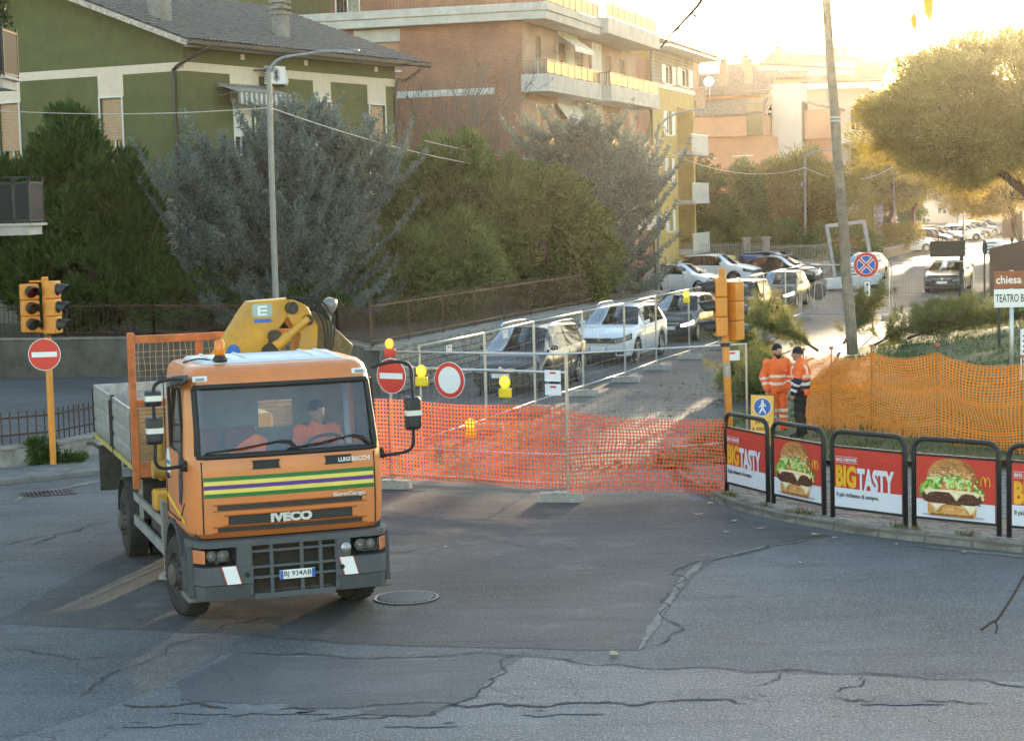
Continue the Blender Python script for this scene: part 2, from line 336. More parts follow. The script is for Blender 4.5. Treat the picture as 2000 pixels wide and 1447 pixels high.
# manhole cover and drain grate
IRON = mat('cast_iron', (.11, .1, .095), .45, .6, var=.3, vs=14, bump=.2)
IRON2 = mat('dark_iron', (.03, .029, .028), .75, .0, var=.3, vs=14, spec=.2)
mh = thing('manhole_cover', 'round cast iron manhole cover with studs beside the truck front wheel', 'manhole cover', (-1.36, 23.4, .004))
MB().lathe([(.40, 0), (.40, .012), (.37, .012), (.365, .006)], 40).build('rim', IRON, mh)
b = MB().lathe([(.36, .002), (.36, .010)], 40)
b.build('plate', IRON2, mh)
b = MB()
for i in range(-8, 9):
    for j in range(-8, 9):
        x, y = (i + .5 * (j % 2)) * .042, j * .04
        if x * x + y * y < .34 ** 2: b.lathe([(.016, .010), (.013, .018), (.005, .022)], 6, T(x, y, 0))
tag(b.build('studs', mat('worn_iron', (.16, .155, .15), .35, .5), mh), kind='stuff')
dg = thing('drain_grate', 'rusty slotted drain grate in the road by the left kerb', 'drain grate', (-8.0, 33.05, .0), .35)
fr = MB(); fr.box(-.45, .45, -.3, -.27, 0, .012).box(-.45, .45, .27, .3, 0, .012).box(-.45, -.42, -.27, .27, 0, .012).box(.42, .45, -.27, .27, 0, .012); fr.build('frame', IRON, dg)
MB().box(-.42, .42, -.27, .27, .0, .003).build('pit', A_DARK, dg)
for k in range(12): MB().box(-.40 + k * .07, -.368 + k * .07, -.27, .27, .004, .013).build('slat', IRON, dg)
# ---------------- right pavement: raised deck, kerb stones, block pavers
KERB = [(2.75, 33.2), (2.85, 32.0), (3.03, 31.0), (3.3, 29.7), (3.75, 28.64), (4.3, 27.75), (4.95, 26.91), (5.8, 26.1), (6.69, 25.34), (7.8, 24.55), (9.4, 23.6), (12, 22.3)]
kp = [v.xy[:] for v in catmull([(x, y, 0) for x, y in KERB], 8)]
deck = kp + [(14, 24), (14, 32), (6.5, 34.5), (4.2, 34.8), (3.2, 34.5)]
b = MB(); b.prism(deck, -.02, .10); pav = struct(b.build('pavement', mat('pavement_mortar', (.13, .12, .105), .95, var=.3, vs=4, bump=.4, dirt=.5)))
KST = mat('kerb_concrete', (.2, .185, .16), .9, var=.35, vs=3.5, bump=.6, bs=30, dirt=.75, dcol=(.07, .065, .04))
i = 0; _q = random.Random(11)
while i < len(kp) - 1:      # kerb stones, each about 0.7 m
    j = i; ln = 0
    while j < len(kp) - 1 and ln < .68: ln += (Vector(kp[j + 1]) - Vector(kp[j])).length; j += 1
    a, c = Vector(kp[i]), Vector(kp[j]); t = (c - a).normalized(); nn = Vector((t.y, -t.x)) * -1
    if nn.x < 0 and nn.y < 0: nn = -nn
    dz = _q.uniform(-.012, .01); g = .012
    a2, c2 = a + t * g, c - t * g
    q = [(*(a2 - nn * .02), -.02), (*(c2 - nn * .02), -.02), (*(c2 + nn * .13), -.02), (*(a2 + nn * .13), -.02)]
    h = .125 + dz; u = [(*(a2 + nn * .01), h), (*(c2 + nn * .01), h), (*(c2 + nn * .13), h), (*(a2 + nn * .13), h)]
    k = MB().hexa(q, u); k.build('kerb_stone', KST, pav, bevel=.015); i = j
PAVM = [mat('paver_%s' % n, c, .9, var=.25, vs=12, bump=.4, dirt=.4) for n, c in (('grey', (.25, .225, .19)), ('tan', (.29, .25, .2)), ('dark', (.19, .17, .15)))]
def inside(p, poly):
    r = False; n = len(poly)
    for i in range(n):
        (x0, y0), (x1, y1) = poly[i], poly[i - 1]
        if (y0 > p[1]) != (y1 > p[1]) and p[0] < (x1 - x0) * (p[1] - y0) / (y1 - y0) + x0: r = not r
    return r
pm = []
for m_ in PAVM:
    b = MB(); b.hexa([(-.098, -.048, 0), (.098, -.048, 0), (.098, .048, 0), (-.098, .048, 0)], [(-.092, -.042, .03), (.092, -.042, .03), (.092, .042, .03), (-.092, .042, .03)]); pm.append(b.mesh('paver', m_))
kin = [(x, y) for x, y in deck]; cand = []
an = math.radians(-44); ca, sa = math.cos(an), math.sin(an)
for i in range(-60, 60):
    for j in range(-80, 80):
        lx, ly = (i + .5 * (j % 2)) * .2, j * .1
        x, y = 5.5 + lx * ca - ly * sa, 28.5 + lx * sa + ly * ca
        if not inside((x, y), kin) or x > 9.5 or y > 33.5: continue
        dk = min((x - a) ** 2 + (y - c) ** 2 for a, c in kp[::3])
        if dk < .24 ** 2: continue
        cand.append((dk, x, y))
cand.sort(); extra = MB(); _q = random.Random(3)
for k, (dk, x, y) in enumerate(cand):
    dz = .098 - .02 + _q.uniform(-.006, .006)
    if k < 300:
        o = bpy.data.objects.new('paver', _q.choice(pm)); COL.objects.link(o); o.parent = pav; o.location = (x, y, dz); o.rotation_euler = (_q.uniform(-.02, .02), _q.uniform(-.02, .02), an)
    else:
        extra.cm = _q.randrange(3); extra.hexa([(-.098, -.048, 0), (.098, -.048, 0), (.098, .048, 0), (-.098, .048, 0)], [(-.092, -.042, .03), (.092, -.042, .03), (.092, .042, .03), (-.092, .042, .03)], T(x, y, dz) @ RZ(an))
tag(extra.build('paver_field', PAVM, pav), kind='stuff')
# ---------------- left pavement strip and kerb
lk = [(-16, 30.2), (-9.17, 34.2), (-8.34, 34.72), (-7.55, 35.36), (-6.6, 37), (-6.2, 40)]
lb = [(-16, 31.6), (-9.9, 35.6), (-8.67, 36.4), (-8.0, 37.81), (-7.5, 40)]
b = MB(); b.prism(lk + lb[::-1], -.02, .09); struct(b.build('left_pavement', mat('pavement_grey', (.17, .165, .155), .9, var=.3, vs=3, bump=.5, dirt=.6), bevel=.02))
# ---------------- raised garden behind the walls
gd = [(-60, 66), (-26, 59.3), (-10.3, 56.2), (-4.6, 52.7), (-3.4, 49.2)] + [RT(s, -9.75).xy[:] for s in (17, 30, 43)] + [RT(44, -13).xy[:], RT(52, -26).xy[:], RT(70, -40).xy[:], (-60, 130)]
b = MB(); b.prism(gd, -.1, 1.1); struct(b.build('garden_ground', mat('garden_earth', (.075, .065, .04), .95, var=.4, vs=1.5, bump=.5)))
# ---------------- grassy bank on the right
def bank_z(s, t):
    r = max(0, min(1, (t - .4) / 10)); r = r * r * (3 - 2 * r)
    f = max(0, min(1, (s - 5) / 8))
    return .015 + .07 * min(1, max(0, t - .2)) + 1.15 * r * (.3 + .7 * f) + .05 * math.sin(s * 1.3 + t) * min(1, max(0, t)) + .03 * math.sin(s * 3.1 - t * 2.2) * min(1, max(0, t))
BK = [(s, t) for s in (4,)]
b = MB(); b.grid(lambda u, v: (lambda s, t: RT(s, t, bank_z(s, t)))(3.6 + 170 * u ** 1.5, .15 + .25 * math.sin(u * 40) + 45 * v ** 1.6), 90, 40)
GRND = mat('bank_soil', (.1, .1, .045), .95, var=.5, vs=1.2, bump=.6, bs=25, dirt=.8, dcol=(.07, .085, .03), ds=.9)
struct(b.build('grass_bank', GRND, smooth=True))
# ---------------- strewn grit, leaves and needles on the closed street
_q = random.Random(21); V = []; F = []
def blades(pos, dirs, ln, wd, seed=0, bend=0.):
    """pos, dirs (N,3): one pointed diamond-shaped blade each; returns V, F, owner"""
    g = np.random.default_rng(seed); N = len(pos); d = dirs / (np.linalg.norm(dirs, axis=1, keepdims=True) + 1e-9)
    r = g.normal(size=(N, 3)); sd = np.cross(d, r); sd /= (np.linalg.norm(sd, axis=1, keepdims=True) + 1e-9)
    ln = np.broadcast_to(np.asarray(ln), (N,))[:, None]; wd = np.broadcast_to(np.asarray(wd), (N,))[:, None]
    mid = pos + d * ln * .45; tip = pos + d * ln
    if bend: tip = tip + np.array([0, 0, -1.]) * ln * bend
    V = np.stack([pos, mid + sd * wd / 2, tip, mid - sd * wd / 2], 1).reshape(-1, 3)
    F = np.arange(4 * N).reshape(N, 4); return V, F
def scatter_blades(name, pos, dirs, ln, wd, m, parent=None, seed=0, bend=0., tint=None):
    V, F = blades(pos, dirs, ln, wd, seed, bend)
    tn = np.random.default_rng(seed + 1).random(len(pos)) if tint is None else tint
    return np_mesh(name, V, F, m, parent, np.repeat(tn, 4))
GRASS = leafmat('grass', (.05, .075, .018), (.15, .19, .05), .3)
g = np.random.default_rng(4); N = 85000
ss = 4 + 70 * g.random(N) ** 1.3; tt = .5 + 24 * g.random(N) ** 1.4
keep = (np.sin(ss * 1.7 + np.sin(tt * 2.1) * 2) + np.sin(tt * 2.7 + ss * .6) + g.normal(size=N) * .9) > -.7
ss, tt = ss[keep], tt[keep]
pos = np.array([RT(s, t, bank_z(s, t)) for s, t in zip(ss, tt)]); d = g.normal(size=pos.shape) * .55; d[:, 2] = 1
tag(scatter_blades('bank_grass', pos, d, .08 + .12 * g.random(len(pos)), .022, GRASS, seed=5), 'short patchy grass growing on the bank behind the orange net', 'grass', kind='stuff')
# weeds at the kerb foot
N = 2600; c = g.integers(0, len(kp) - 1, N); base = np.array([(*kp[i], .1) for i in c]); base[:, :2] += g.normal(size=(N, 2)) * .05 + np.array([.14, .1])
clump = np.array([.5 + .5 * math.sin(i * .9) + .4 * math.sin(i * .37 + 1) for i in c]); base = base[clump > .75]
d = g.normal(size=base.shape) * .5; d[:, 2] = 1
tag(scatter_blades('kerb_weeds', base, d, .07 + .07 * g.random(len(base)), .012, leafmat('weeds', (.08, .08, .025), (.2, .18, .07), .3), seed=8), 'dry weeds growing in tufts along the right kerb', 'weeds', kind='stuff')
# pine litter on the street behind the fence
N = 3000; s = 3 + 26 * g.random(N) ** 1.1; t = -4.2 + 4.6 * g.random(N) ** .7
keep = (np.sin(s * 2.3 + t * 1.1) + np.sin(t * 4.1 - s) + g.normal(size=N)) > .8; s, t = s[keep], t[keep]
pos = np.array([RT(a, c, .006) for a, c in zip(s, t)]); d = g.normal(size=pos.shape); d[:, 2] = np.abs(d[:, 2]) * .25
tag(scatter_blades('pine_litter', pos, d, .09 + .12 * g.random(len(pos)), .018, leafmat('pine_litter', (.05, .055, .02), (.2, .17, .07), .2), seed=9), 'torn pine needles and twigs strewn over the closed street', 'litter', kind='stuff')
# dry leaves lying on the crossing
LEAF = mat('dry_leaf', (.42, .33, .2), .8, var=.3, vs=30)
for i, (x, y) in enumerate([(1.0, 20.13), (3.69, 24.96), (3.0, 27.41), (3.5, 27.6), (-.99, 26.77), (3.05, 29.98), (4.42, 26.7), (5.15, 26.1), (4.2, 27.0), (2.75, 29.0), (5.9, 25.4), (3.2, 28.3), (-8.2, 35.3), (-7.7, 36.3)]):
    b = MB(); q = random.Random(i); o = [(.085 * math.cos(a) * q.uniform(.55, 1.1), .05 * math.sin(a) * q.uniform(.6, 1.1), .006 + .02 * abs(math.cos(a))) for a in [2 * PI * k / 9 for k in range(9)]]
    b.add([(0, 0, .012)] + o, [(0, 1 + k, 1 + (k + 1) % 9) for k in range(9)])
    lf = b.build('fallen_leaf', LEAF); lf.location = (x, y, .1 if y > 35 else .008); lf.rotation_euler = (0, 0, q.uniform(0, 6)); s_ = q.uniform(.6, 1.2); lf.scale = (s_, s_, s_)
    tag(lf, 'small pale dry leaf lying flat on the ground', 'leaf', 'fallen leaves')
# ================================================================== buildings
def brickmat(name, c1, c2, mortar, sc=1.0):
    m = bpy.data.materials.new(name); m.use_nodes = True; nt = m.node_tree; L = nt.links.new; p = nt.nodes['Principled BSDF']; p.inputs['Roughness'].default_value = .9
    tc = _n(nt, 'ShaderNodeTexCoord'); sx = _n(nt, 'ShaderNodeSeparateXYZ'); L(tc.outputs['Object'], sx.inputs[0])
    ad = _n(nt, 'ShaderNodeMath', operation='ADD'); L(sx.outputs[0], ad.inputs[0]); L(sx.outputs[1], ad.inputs[1])
    cb = _n(nt, 'ShaderNodeCombineXYZ'); L(ad.outputs[0], cb.inputs[0]); L(sx.outputs[2], cb.inputs[1])
    br = _n(nt, 'ShaderNodeTexBrick'); br.inputs['Scale'].default_value = 1; br.inputs['Brick Width'].default_value = .26 * sc; br.inputs['Row Height'].default_value = .075 * sc; br.inputs['Mortar Size'].default_value = .009 * sc
    br.inputs['Color1'].default_value = c1 + (1,); br.inputs['Color2'].default_value = c2 + (1,); br.inputs['Mortar'].default_value = mortar + (1,); L(cb.outputs[0], br.inputs['Vector'])
    nz = _n(nt, 'ShaderNodeTexNoise'); nz.inputs['Scale'].default_value = .7; nz.inputs['Detail'].default_value = 7; L(tc.outputs['Object'], nz.inputs['Vector'])
    mr = _n(nt, 'ShaderNodeMapRange'); mr.inputs[1].default_value = .3; mr.inputs[2].default_value = .7; mr.inputs[3].default_value = .75; mr.inputs[4].default_value = 1.15; L(nz.outputs['Fac'], mr.inputs[0])
    mx = _n(nt, 'ShaderNodeMix', data_type='RGBA', blend_type='MULTIPLY'); mx.inputs[0].default_value = 1; L(br.outputs['Color'], mx.inputs[6]); L(mr.outputs[0], mx.inputs[7]); L(mx.outputs[2], p.inputs['Base Color'])
    bp = _n(nt, 'ShaderNodeBump'); bp.inputs['Strength'].default_value = .5; bp.inputs['Distance'].default_value = .01; bp.invert = True; L(br.outputs['Fac'], bp.inputs['Height']); L(bp.outputs[0], p.inputs['Normal'])
    MATS[name] = m; return m
GREEN = mat('green_stucco', (.125, .128, .05), .92, var=.12, vs=2, bump=.35, bs=90, dirt=.45, dcol=(.085, .085, .035), ds=.8)
CREAM = mat('cream_stucco', (.72, .6, .47), .9, var=.06, vs=3, bump=.2, bs=90)
SHUT = mat('shutter_tan', (.5, .33, .2), .7, var=.1, vs=8)
SHUTB = mat('shutter_brown', (.24, .15, .1), .7, var=.15, vs=8)
WHITE = mat('white_paint', (.74, .73, .7), .6, var=.06, vs=6, dirt=.2)
PANE = mat('dark_pane', (.02, .022, .025), .06, spec=.8, var=.3)
ROOFT = mat('roof_tile', (.15, .125, .105), .9, var=.35, vs=5, bump=.4, bs=18, dirt=.6, dcol=(.2, .18, .13), ds=1.6)
ROOFO = mat('roof_tile_orange', (.3, .19, .13), .9, var=.35, vs=4, bump=.3, bs=18, dirt=.5, dcol=(.16, .13, .1))
GUTTER = mat('gutter_brown', (.085, .075, .068), .5, .3, var=.2)
ZINC = mat('galvanised', (.45, .46, .47), .42, .75, var=.15, vs=7)
SLATE = mat('dark_rail', (.045, .05, .055), .5, .3, var=.2)
RAILGL = mat('balcony_glass', (.03, .035, .042), .6, var=.1, spec=.15)
CHIM = mat('chimney_render', (.28, .25, .22), .9, var=.25, vs=5, bump=.4, dirt=.5)
R_ = lambda u, o, z: (o, u, z)          # right facade of a building: local +Y runs along it, +X is outward
L_ = lambda u, o, z: (-u, -o, z)        # left facade: runs to local -X, -Y is outward
def wall(parent, pt, u0, u1, z0, z1, holes, m, name='wall', depth=.18, gable=None):
    b = MB(); us = sorted({u0, u1} | {h[0] for h in holes} | {h[1] for h in holes}); zs = sorted({z0, z1} | {h[2] for h in holes} | {h[3] for h in holes})
    for i in range(len(us) - 1):
        for j in range(len(zs) - 1):
            uc, zc = (us[i] + us[i + 1]) / 2, (zs[j] + zs[j + 1]) / 2
            if any(h[0] < uc < h[1] and h[2] < zc < h[3] for h in holes): continue
            b.add([pt(us[i], 0, zs[j]), pt(us[i + 1], 0, zs[j]), pt(us[i + 1], 0, zs[j + 1]), pt(us[i], 0, zs[j + 1])], [(0, 1, 2, 3)])
    for a, c, e, f in [h[:4] for h in holes]:
        for q in ([(a, e), (c, e)], [(c, e), (c, f)], [(c, f), (a, f)], [(a, f), (a, e)]):
            b.add([pt(q[0][0], 0, q[0][1]), pt(q[1][0], 0, q[1][1]), pt(q[1][0], -depth, q[1][1]), pt(q[0][0], -depth, q[0][1])], [(0, 1, 2, 3)])
    if gable: b.add([pt(u, 0, z) for u, z in gable], [tuple(range(len(gable)))])
    return b.build(name, m, parent)
def pbox(b, pt, u0, u1, o0, o1, z0, z1):
    v = [pt(u, o, z) for z in (z0, z1) for u, o in ((u0, o0), (u1, o0), (u1, o1), (u0, o1))]
    return b.hexa(v[:4], v[4:])
def window(parent, pt, u0, u1, z0, z1, shut=1., sm=None, fm=None, sill=True, depth=.18, name='window'):
    """pane, mullion frame, roller shutter drawn down over the share 'shut', sill"""
    b = MB(); pbox(b, pt, u0, u1, -depth - .02, -depth, z0, z1); wd = b.build(name, PANE, parent)
    b = MB(); t = .06; fm = fm or WHITE
    for a, c, e, f in ((u0, u0 + t, z0, z1), (u1 - t, u1, z0, z1), (u0 + t, u1 - t, z0, z0 + t), (u0 + t, u1 - t, z1 - t, z1), ((u0 + u1) / 2 - t / 2, (u0 + u1) / 2 + t / 2, z0 + t, z1 - t)): pbox(b, pt, a, c, -depth, -depth + .05, e, f)
    b.build('frame', fm, wd)
    if shut > 0:
        b = MB(); zz = z1 - (z1 - z0) * shut; n = max(3, int((z1 - zz) / .075)); rows = []
        for i in range(n):
            za, zb = z1 - (z1 - zz) * i / n, z1 - (z1 - zz) * (i + 1) / n
            rows += [(za, -.085), (zb + .008, -.06), (zb, -.085)]
        vs = []
        for z, o in rows: vs += [pt(u0 + .02, o, z), pt(u1 - .02, o, z)]
        b.add(vs, [(2 * i, 2 * i + 1, 2 * i + 3, 2 * i + 2) for i in range(len(rows) - 1)]); b.build('shutter', sm or SHUT, wd)
    if sill: b = MB(); pbox(b, pt, u0 - .06, u1 + .06, -.1, .06, z0 - .07, z0 - .002); b.build('sill', WHITE, wd)
    return wd
def leaves_shutter(parent, pt, u0, u1, z0, z1, m):
    for a, c in ((u0 - (u1 - u0) * .5, u0 - .02), (u1 + .02, u1 + (u1 - u0) * .5)):
        b = MB(); pbox(b, pt, a, c, .02, .06, z0, z1)
        for k in range(int((z1 - z0) / .12)): pbox(b, pt, a + .05, c - .05, .061, .07, z0 + .05 + k * .12, z0 + .1 + k * .12)
        b.build('shutter_leaf', m, parent)
def tiled(name, parent, O, U, V, lu, lv, m, wave=.22, course=.38, th=.12, amp=.045):
    """a roof slope: rounded tile ribs up the slope V, stepped courses across it"""
    O, U, V = Vector(O), Vector(U).normalized(), Vector(V).normalized(); N = U.cross(V).normalized()
    if N.z < 0: N = -N
    b = MB(); nu = int(lu / wave) * 4; nv = int(lv / course); rows = []
    for j in range(nv):
        rows += [(j * lv / nv, .03), ((j + 1) * lv / nv, 0.)]
    rng = random.Random(int(lu * 10)); off = [rng.uniform(-.008, .008) for _ in range(nu + 1)]
    vs = []
    for v, h in rows:
        for i in range(nu + 1): vs.append(O + U * (lu * i / nu) + V * v + N * (th + h + amp * (0, .7, 1, .7)[i % 4] + off[i]))
    k = nu + 1; b.add(vs, [(j * k + i, j * k + i + 1, (j + 1) * k + i + 1, (j + 1) * k + i) for j in range(len(rows) - 1) for i in range(nu)])
    c = [O, O + U * lu, O + U * lu + V * lv, O + V * lv]
    b.hexa(c, [p + N * (th - .01) for p in c]); return b.build(name, m, parent, sharp=.9)
# ---------------- stones: a dozen shared shapes
STM = [mat('wall_stone_%d' % i, c, .92, var=.3, vs=7, bump=.6, bs=25, dirt=.4, dcol=(.1, .09, .07)) for i, c in enumerate(((.3, .28, .25), (.36, .33, .29), (.25, .235, .21), (.32, .29, .24)))]
_q = random.Random(77); STV = []
for k in range(14):
    wd_ = .18 + .022 * k; q = lambda s: _q.uniform(-s, s); b = MB(); h = .145
    b.hexa([(.0, 0, 0), (wd_, 0, 0), (wd_, 0, h), (0, 0, h)], [(.025 + q(.012), -.05 + q(.015), .02 + q(.012)), (wd_ - .025 + q(.012), -.05 + q(.015), .02 + q(.012)), (wd_ - .025 + q(.012), -.05 + q(.015), h - .02 + q(.012)), (.025 + q(.012), -.05 + q(.015), h - .02 + q(.012))])
    STV.append((wd_, b, [b.mesh('stone', m) for m in STM]))
def stones(parent, M, length, z0, z1, top=None, limit=300, seed=0, row=.16):
    q = random.Random(seed); n = 0; ex = MB(); z = z0; cells = []
    while z < z1 - .05:
        u = -q.uniform(0, .2)
        while u < length:
            k = q.randrange(14); wd_ = STV[k][0]
            if u >= 0 and u + wd_ <= length: cells.append((u, z, k, q.randrange(4)))
            u += wd_ + .018
        z += row
    cells.sort(key=lambda c: c[0])
    for u, z, k, mi in cells:
        Mx = M @ T(u, 0, z)
        if n < limit:
            o = bpy.data.objects.new('stone', STV[k][2][mi]); COL.objects.link(o); o.parent = parent; o.matrix_local = Mx; n += 1
        else: ex.cm = mi; ex.add(STV[k][1].v, STV[k][1].f, Mx)
    if ex.v: tag(ex.build('stone_courses', STM, parent), kind='stuff')
# ================================ green house
gh = thing('green_house', 'olive green stucco house with cream bands and grey tiled roof above the blue cedar', 'house', (-10.1, 62, 0), math.radians(-27.3))
hl = [(2.5, 3.38, 6.45, 8.4), (6.78, 7.66, 6.45, 8.42)]
hr = [(2.6, 3.75, 6.2, 8.2), (7.5, 8.5, 6.5, 8.4), (11.15, 12.25, 6.3, 8.4)]
ridge = 6.2; zr = 10.15 + .37 * ridge
wall(gh, L_, 0, 12.4, 5.1, 10.15, hl, GREEN, gable=[(0, 10.15), (ridge, zr), (12.4, 10.15)])
wall(gh, R_, 0, 13.1, 5.1, 10.15, hr, GREEN)
b = MB(); b.box(-12.4, -.02, .02, 13.08, 1, 5.1); b.add([(-12.4, 13.1, 5.1), (0, 13.1, 5.1), (0, 13.1, 10.15), (-ridge, 13.1, zr), (-12.4, 13.1, 10.15)], [(0, 1, 2, 3, 4)]); b.add([(-12.4, 0, 5.1), (-12.4, 13.1, 5.1), (-12.4, 13.1, 10.15), (-12.4, 0, 10.15)], [(0, 1, 2, 3)]); b.build('rear_wall', GREEN, gh)
for pt, ln, panels in ((L_, 12.4, [(2.42, 3.44), (6.7, 7.74)]), (R_, 13.1, [(2.45, 4.1), (7.42, 8.56), (11.05, 12.35)])):
    b = MB(); pbox(b, pt, .0 if pt is R_ else -.012, ln, .003, .012, 9.12, 9.4)
    for a, c in panels:
        top = 8.42 if pt is L_ or a > 5 else 8.22
        pbox(b, pt, a, c, .003, .012, top, 9.118)
        pbox(b, pt, a, c, .003, .012, 5.12, 6.36)
    b.build('cream_band', CREAM, gh)
window(gh, L_, *hl[0], shut=.69); window(gh, L_, *hl[1], shut=.8)
window(gh, R_, *hr[0], shut=.55, sm=WHITE); window(gh, R_, *hr[1], shut=1); window(gh, R_, *hr[2], shut=1)
for pt, hs in ((L_, hl), (R_, hr)):
    for h in hs:
        b = MB(); t = .05
        for a, c, e, f in ((h[0] - t, h[0] - .002, h[2], h[3]), (h[1] + .002, h[1] + t, h[2], h[3]), (h[0] - t, h[1] + t, h[3] + .002, h[3] + t)): pbox(b, pt, a, c, .013, .05, e, f)
        b.build('window_surround', WHITE, gh)
b = MB(); b.box(-12.5, .04, -.04, 0, 5.0, 5.12); b.box(.0, .04, 0, 13.1, 5.0, 5.12); b.build('plinth_moulding', mat('plinth', (.35, .32, .27), .9, dirt=.4), gh)
b = MB(); b.box(-12.4, -.0, 0, .02, 1, 5.0); b.box(-.02, 0, .02, 13.1, 1, 5.0); sb = b.build('stone_base', mat('mortar', (.15, .14, .12), .95, var=.3, bump=.4), gh)
stones(sb, T(-3.6, 0, 0), 3.6, 1.4, 4.95, seed=1)
stones(sb, T(0, 0, 0) @ RZ(PI / 2), 3.0, 1.4, 4.95, limit=0, seed=2)
sl = math.atan(.37); vv = Vector((-math.cos(sl), 0, math.sin(sl)))
rf = tiled('roof', gh, (.75, -.75, 10.15 - .75 * .37 + .02), (0, 1, 0), vv, 15.0, (ridge + .8) / math.cos(sl), ROOFT)
tiled('roof', gh, (-12.4 - .75, -.75, 10.15 - .75 * .37 + .02), (0, 1, 0), (-vv.x, 0, vv.z), 15.0, (ridge + .8) / math.cos(sl), ROOFT)
b = MB()      # pale verge boards with lichen along the gable edge
for sgn in (1, -1):
    x0 = .75 if sgn > 0 else -13.15
    b.bar((x0, -.77, 10.15 - .75 * .37 + .02), (-ridge, -.77, zr + .02), .05, .16)
b.build('verge', mat('verge_board', (.5, .43, .36), .95, var=.4, vs=9, bump=.5, dirt=.8, dcol=(.14, .11, .08), ds=6), rf)
b = MB(); b.box(.0, .72, .0, 13.1, 9.86, 9.9); b.build('soffit', mat('soffit_cream', (.5, .45, .38), .9), gh)
b = MB(); pf = [(.72, 9.98), (.74, 9.86), (.82, 9.84), (.9, 9.88), (.92, 10.0), (.9, 10.0), (.88, 9.9), (.82, 9.87), (.76, 9.88), (.74, 9.98)]
b.add([(x, y, z) for y in (-.8, 14.3) for x, z in pf], [(i, (i + 1) % 10, 10 + (i + 1) % 10, 10 + i) for i in range(10)] + [tuple(range(9, -1, -1)), tuple(range(10, 20))]); b.build('gutter', GUTTER, gh)
b = MB(); b.tube(catmull([(.82, .2, 9.86), (.78, .0, 9.72), (.3, -.18, 9.45), (-.3, -.09, 9.2), (-.36, -.07, 8.8), (-.36, -.07, 6), (-.36, -.07, 2.0)], 5), .055, 8); b.build('downpipe', GUTTER, gh, smooth=True)
b = MB(); b.tube(catmull([(.82, 13.6, 9.86), (.75, 13.6, 9.7), (.3, 13.3, 9.35), (.07, 13.0, 9.1), (.07, 13.0, 6), (.07, 13, 2)], 5), .055, 8); b.build('downpipe', GUTTER, gh, smooth=True)
for y in (3.1, 6.9, 11.6): b = MB(); pbox(b, R_, y, y + .22, .004, .02, 9.62, 9.8); b.build('vent', WHITE, gh)
ac = MB(); pbox(ac, R_, 4.15, 5.0, .18, .5, 8.86, 9.46); ao = ac.build('air_conditioner', mat('ac_white', (.7, .71, .72), .5, var=.05), gh, bevel=.02)
b = MB()
for k in range(9): pbox(b, L_, -.46, -.2, -4.149, -4.13, 8.93 + k * .053, 8.95 + k * .053)
for k in range(14): b.tube([(.506, 4.42 + .24 * math.cos(a), 9.16 + .24 * math.sin(a)) for a in (PI * k / 14, PI * k / 14 + PI)], .006, 4)
b.build('grille', SLATE, ao)
b = MB(); pbox(b, R_, 4.2, 4.25, .0, .5, 8.8, 8.855); pbox(b, R_, 4.9, 4.95, .0, .5, 8.8, 8.855); b.tube(catmull([(.3, 4.15, 9.3), (.2, 3.9, 9.3), (.06, 3.75, 9.3)], 4), .03, 6); b.each('bracket', SLATE, ao)
b = MB(); b.lathe([(.0, 0), (.13, .0), (.16, .15), (.12, .3), (.0, .33)], 12, T(.25, 5.25, 8.85)); b.build('siren_box', WHITE, gh, smooth=True)
# awning over the first window of the right side
aw = MB(); st = []
AWS = mat('awning_dark', (.2, .19, .18), .9), mat('awning_pale', (.55, .53, .48), .9)
for k in range(22):
    aw.cm = k % 2; y0, y1 = 1.75 + k * .14, 1.75 + (k + 1) * .14
    aw.add([(.05, y0, 8.72), (.05, y1, 8.72), (.8, y1, 8.5), (.8, y0, 8.5)], [(0, 1, 2, 3)])
    aw.add([(.8, y0, 8.5), (.8, y1, 8.5), (.81, y1, 8.16), (.81, (y0 + y1) / 2, 8.06), (.81, y0, 8.16)], [(0, 1, 2, 3, 4)])
aw.cm = 0; aw.cyl((.05, 1.7, 8.74), (.05, 4.9, 8.74), .07, n=8); aw.cyl((.8, 1.72, 8.5), (.8, 4.86, 8.5), .02, n=6)
awo = aw.build('awning', list(AWS), gh)
b = MB(); b.tube([(.05, 1.75, 8.4), (.79, 1.75, 8.49)], .015, 5).tube([(.05, 4.8, 8.4), (.79, 4.8, 8.49)], .015, 5); b.build('arm', ZINC, awo)
for (x, y, w1, zt, fancy) in ((-1.6, 1.0, .55, 12.7, 0), (-.9, 6.9, .45, 11.75, 1)):
    b = MB(); zb = 10.1 + .37 * -x
    b.box(x - w1 / 2, x + w1 / 2, y - w1 / 2, y + w1 / 2, zb - .1, zt - .35 if fancy else zt)
    ch = b.build('chimney', CHIM, rf, bevel=.015)
    if fancy:
        b = MB()
        for k in range(3): b.box(x - w1 / 2 - .06, x + w1 / 2 + .06, y - w1 / 2 - .06, y + w1 / 2 + .06, zt - .34 + k * .2, zt - .25 + k * .2); b.box(x - w1 / 2 + .05, x + w1 / 2 - .05, y - w1 / 2 + .05, y + w1 / 2 - .05, zt - .249 + k * .2, zt - .141 + k * .2)
        b.build('chimney_cap', CHIM, ch)
b = MB()          # satellite dish frame and aerial on the roof
b.tube(catmull([(-3.0, 3.2, 12.0), (-2.9, 3.3, 12.6), (-3.3, 3.5, 12.7), (-3.3, 3.6, 12.2), (-2.9, 3.4, 12.1)], 6), .02, 5); b.tube([(-3.0, 3.2, 11.2), (-3.0, 3.2, 12.9)], .02, 5); b.build('aerial', WHITE, rf)
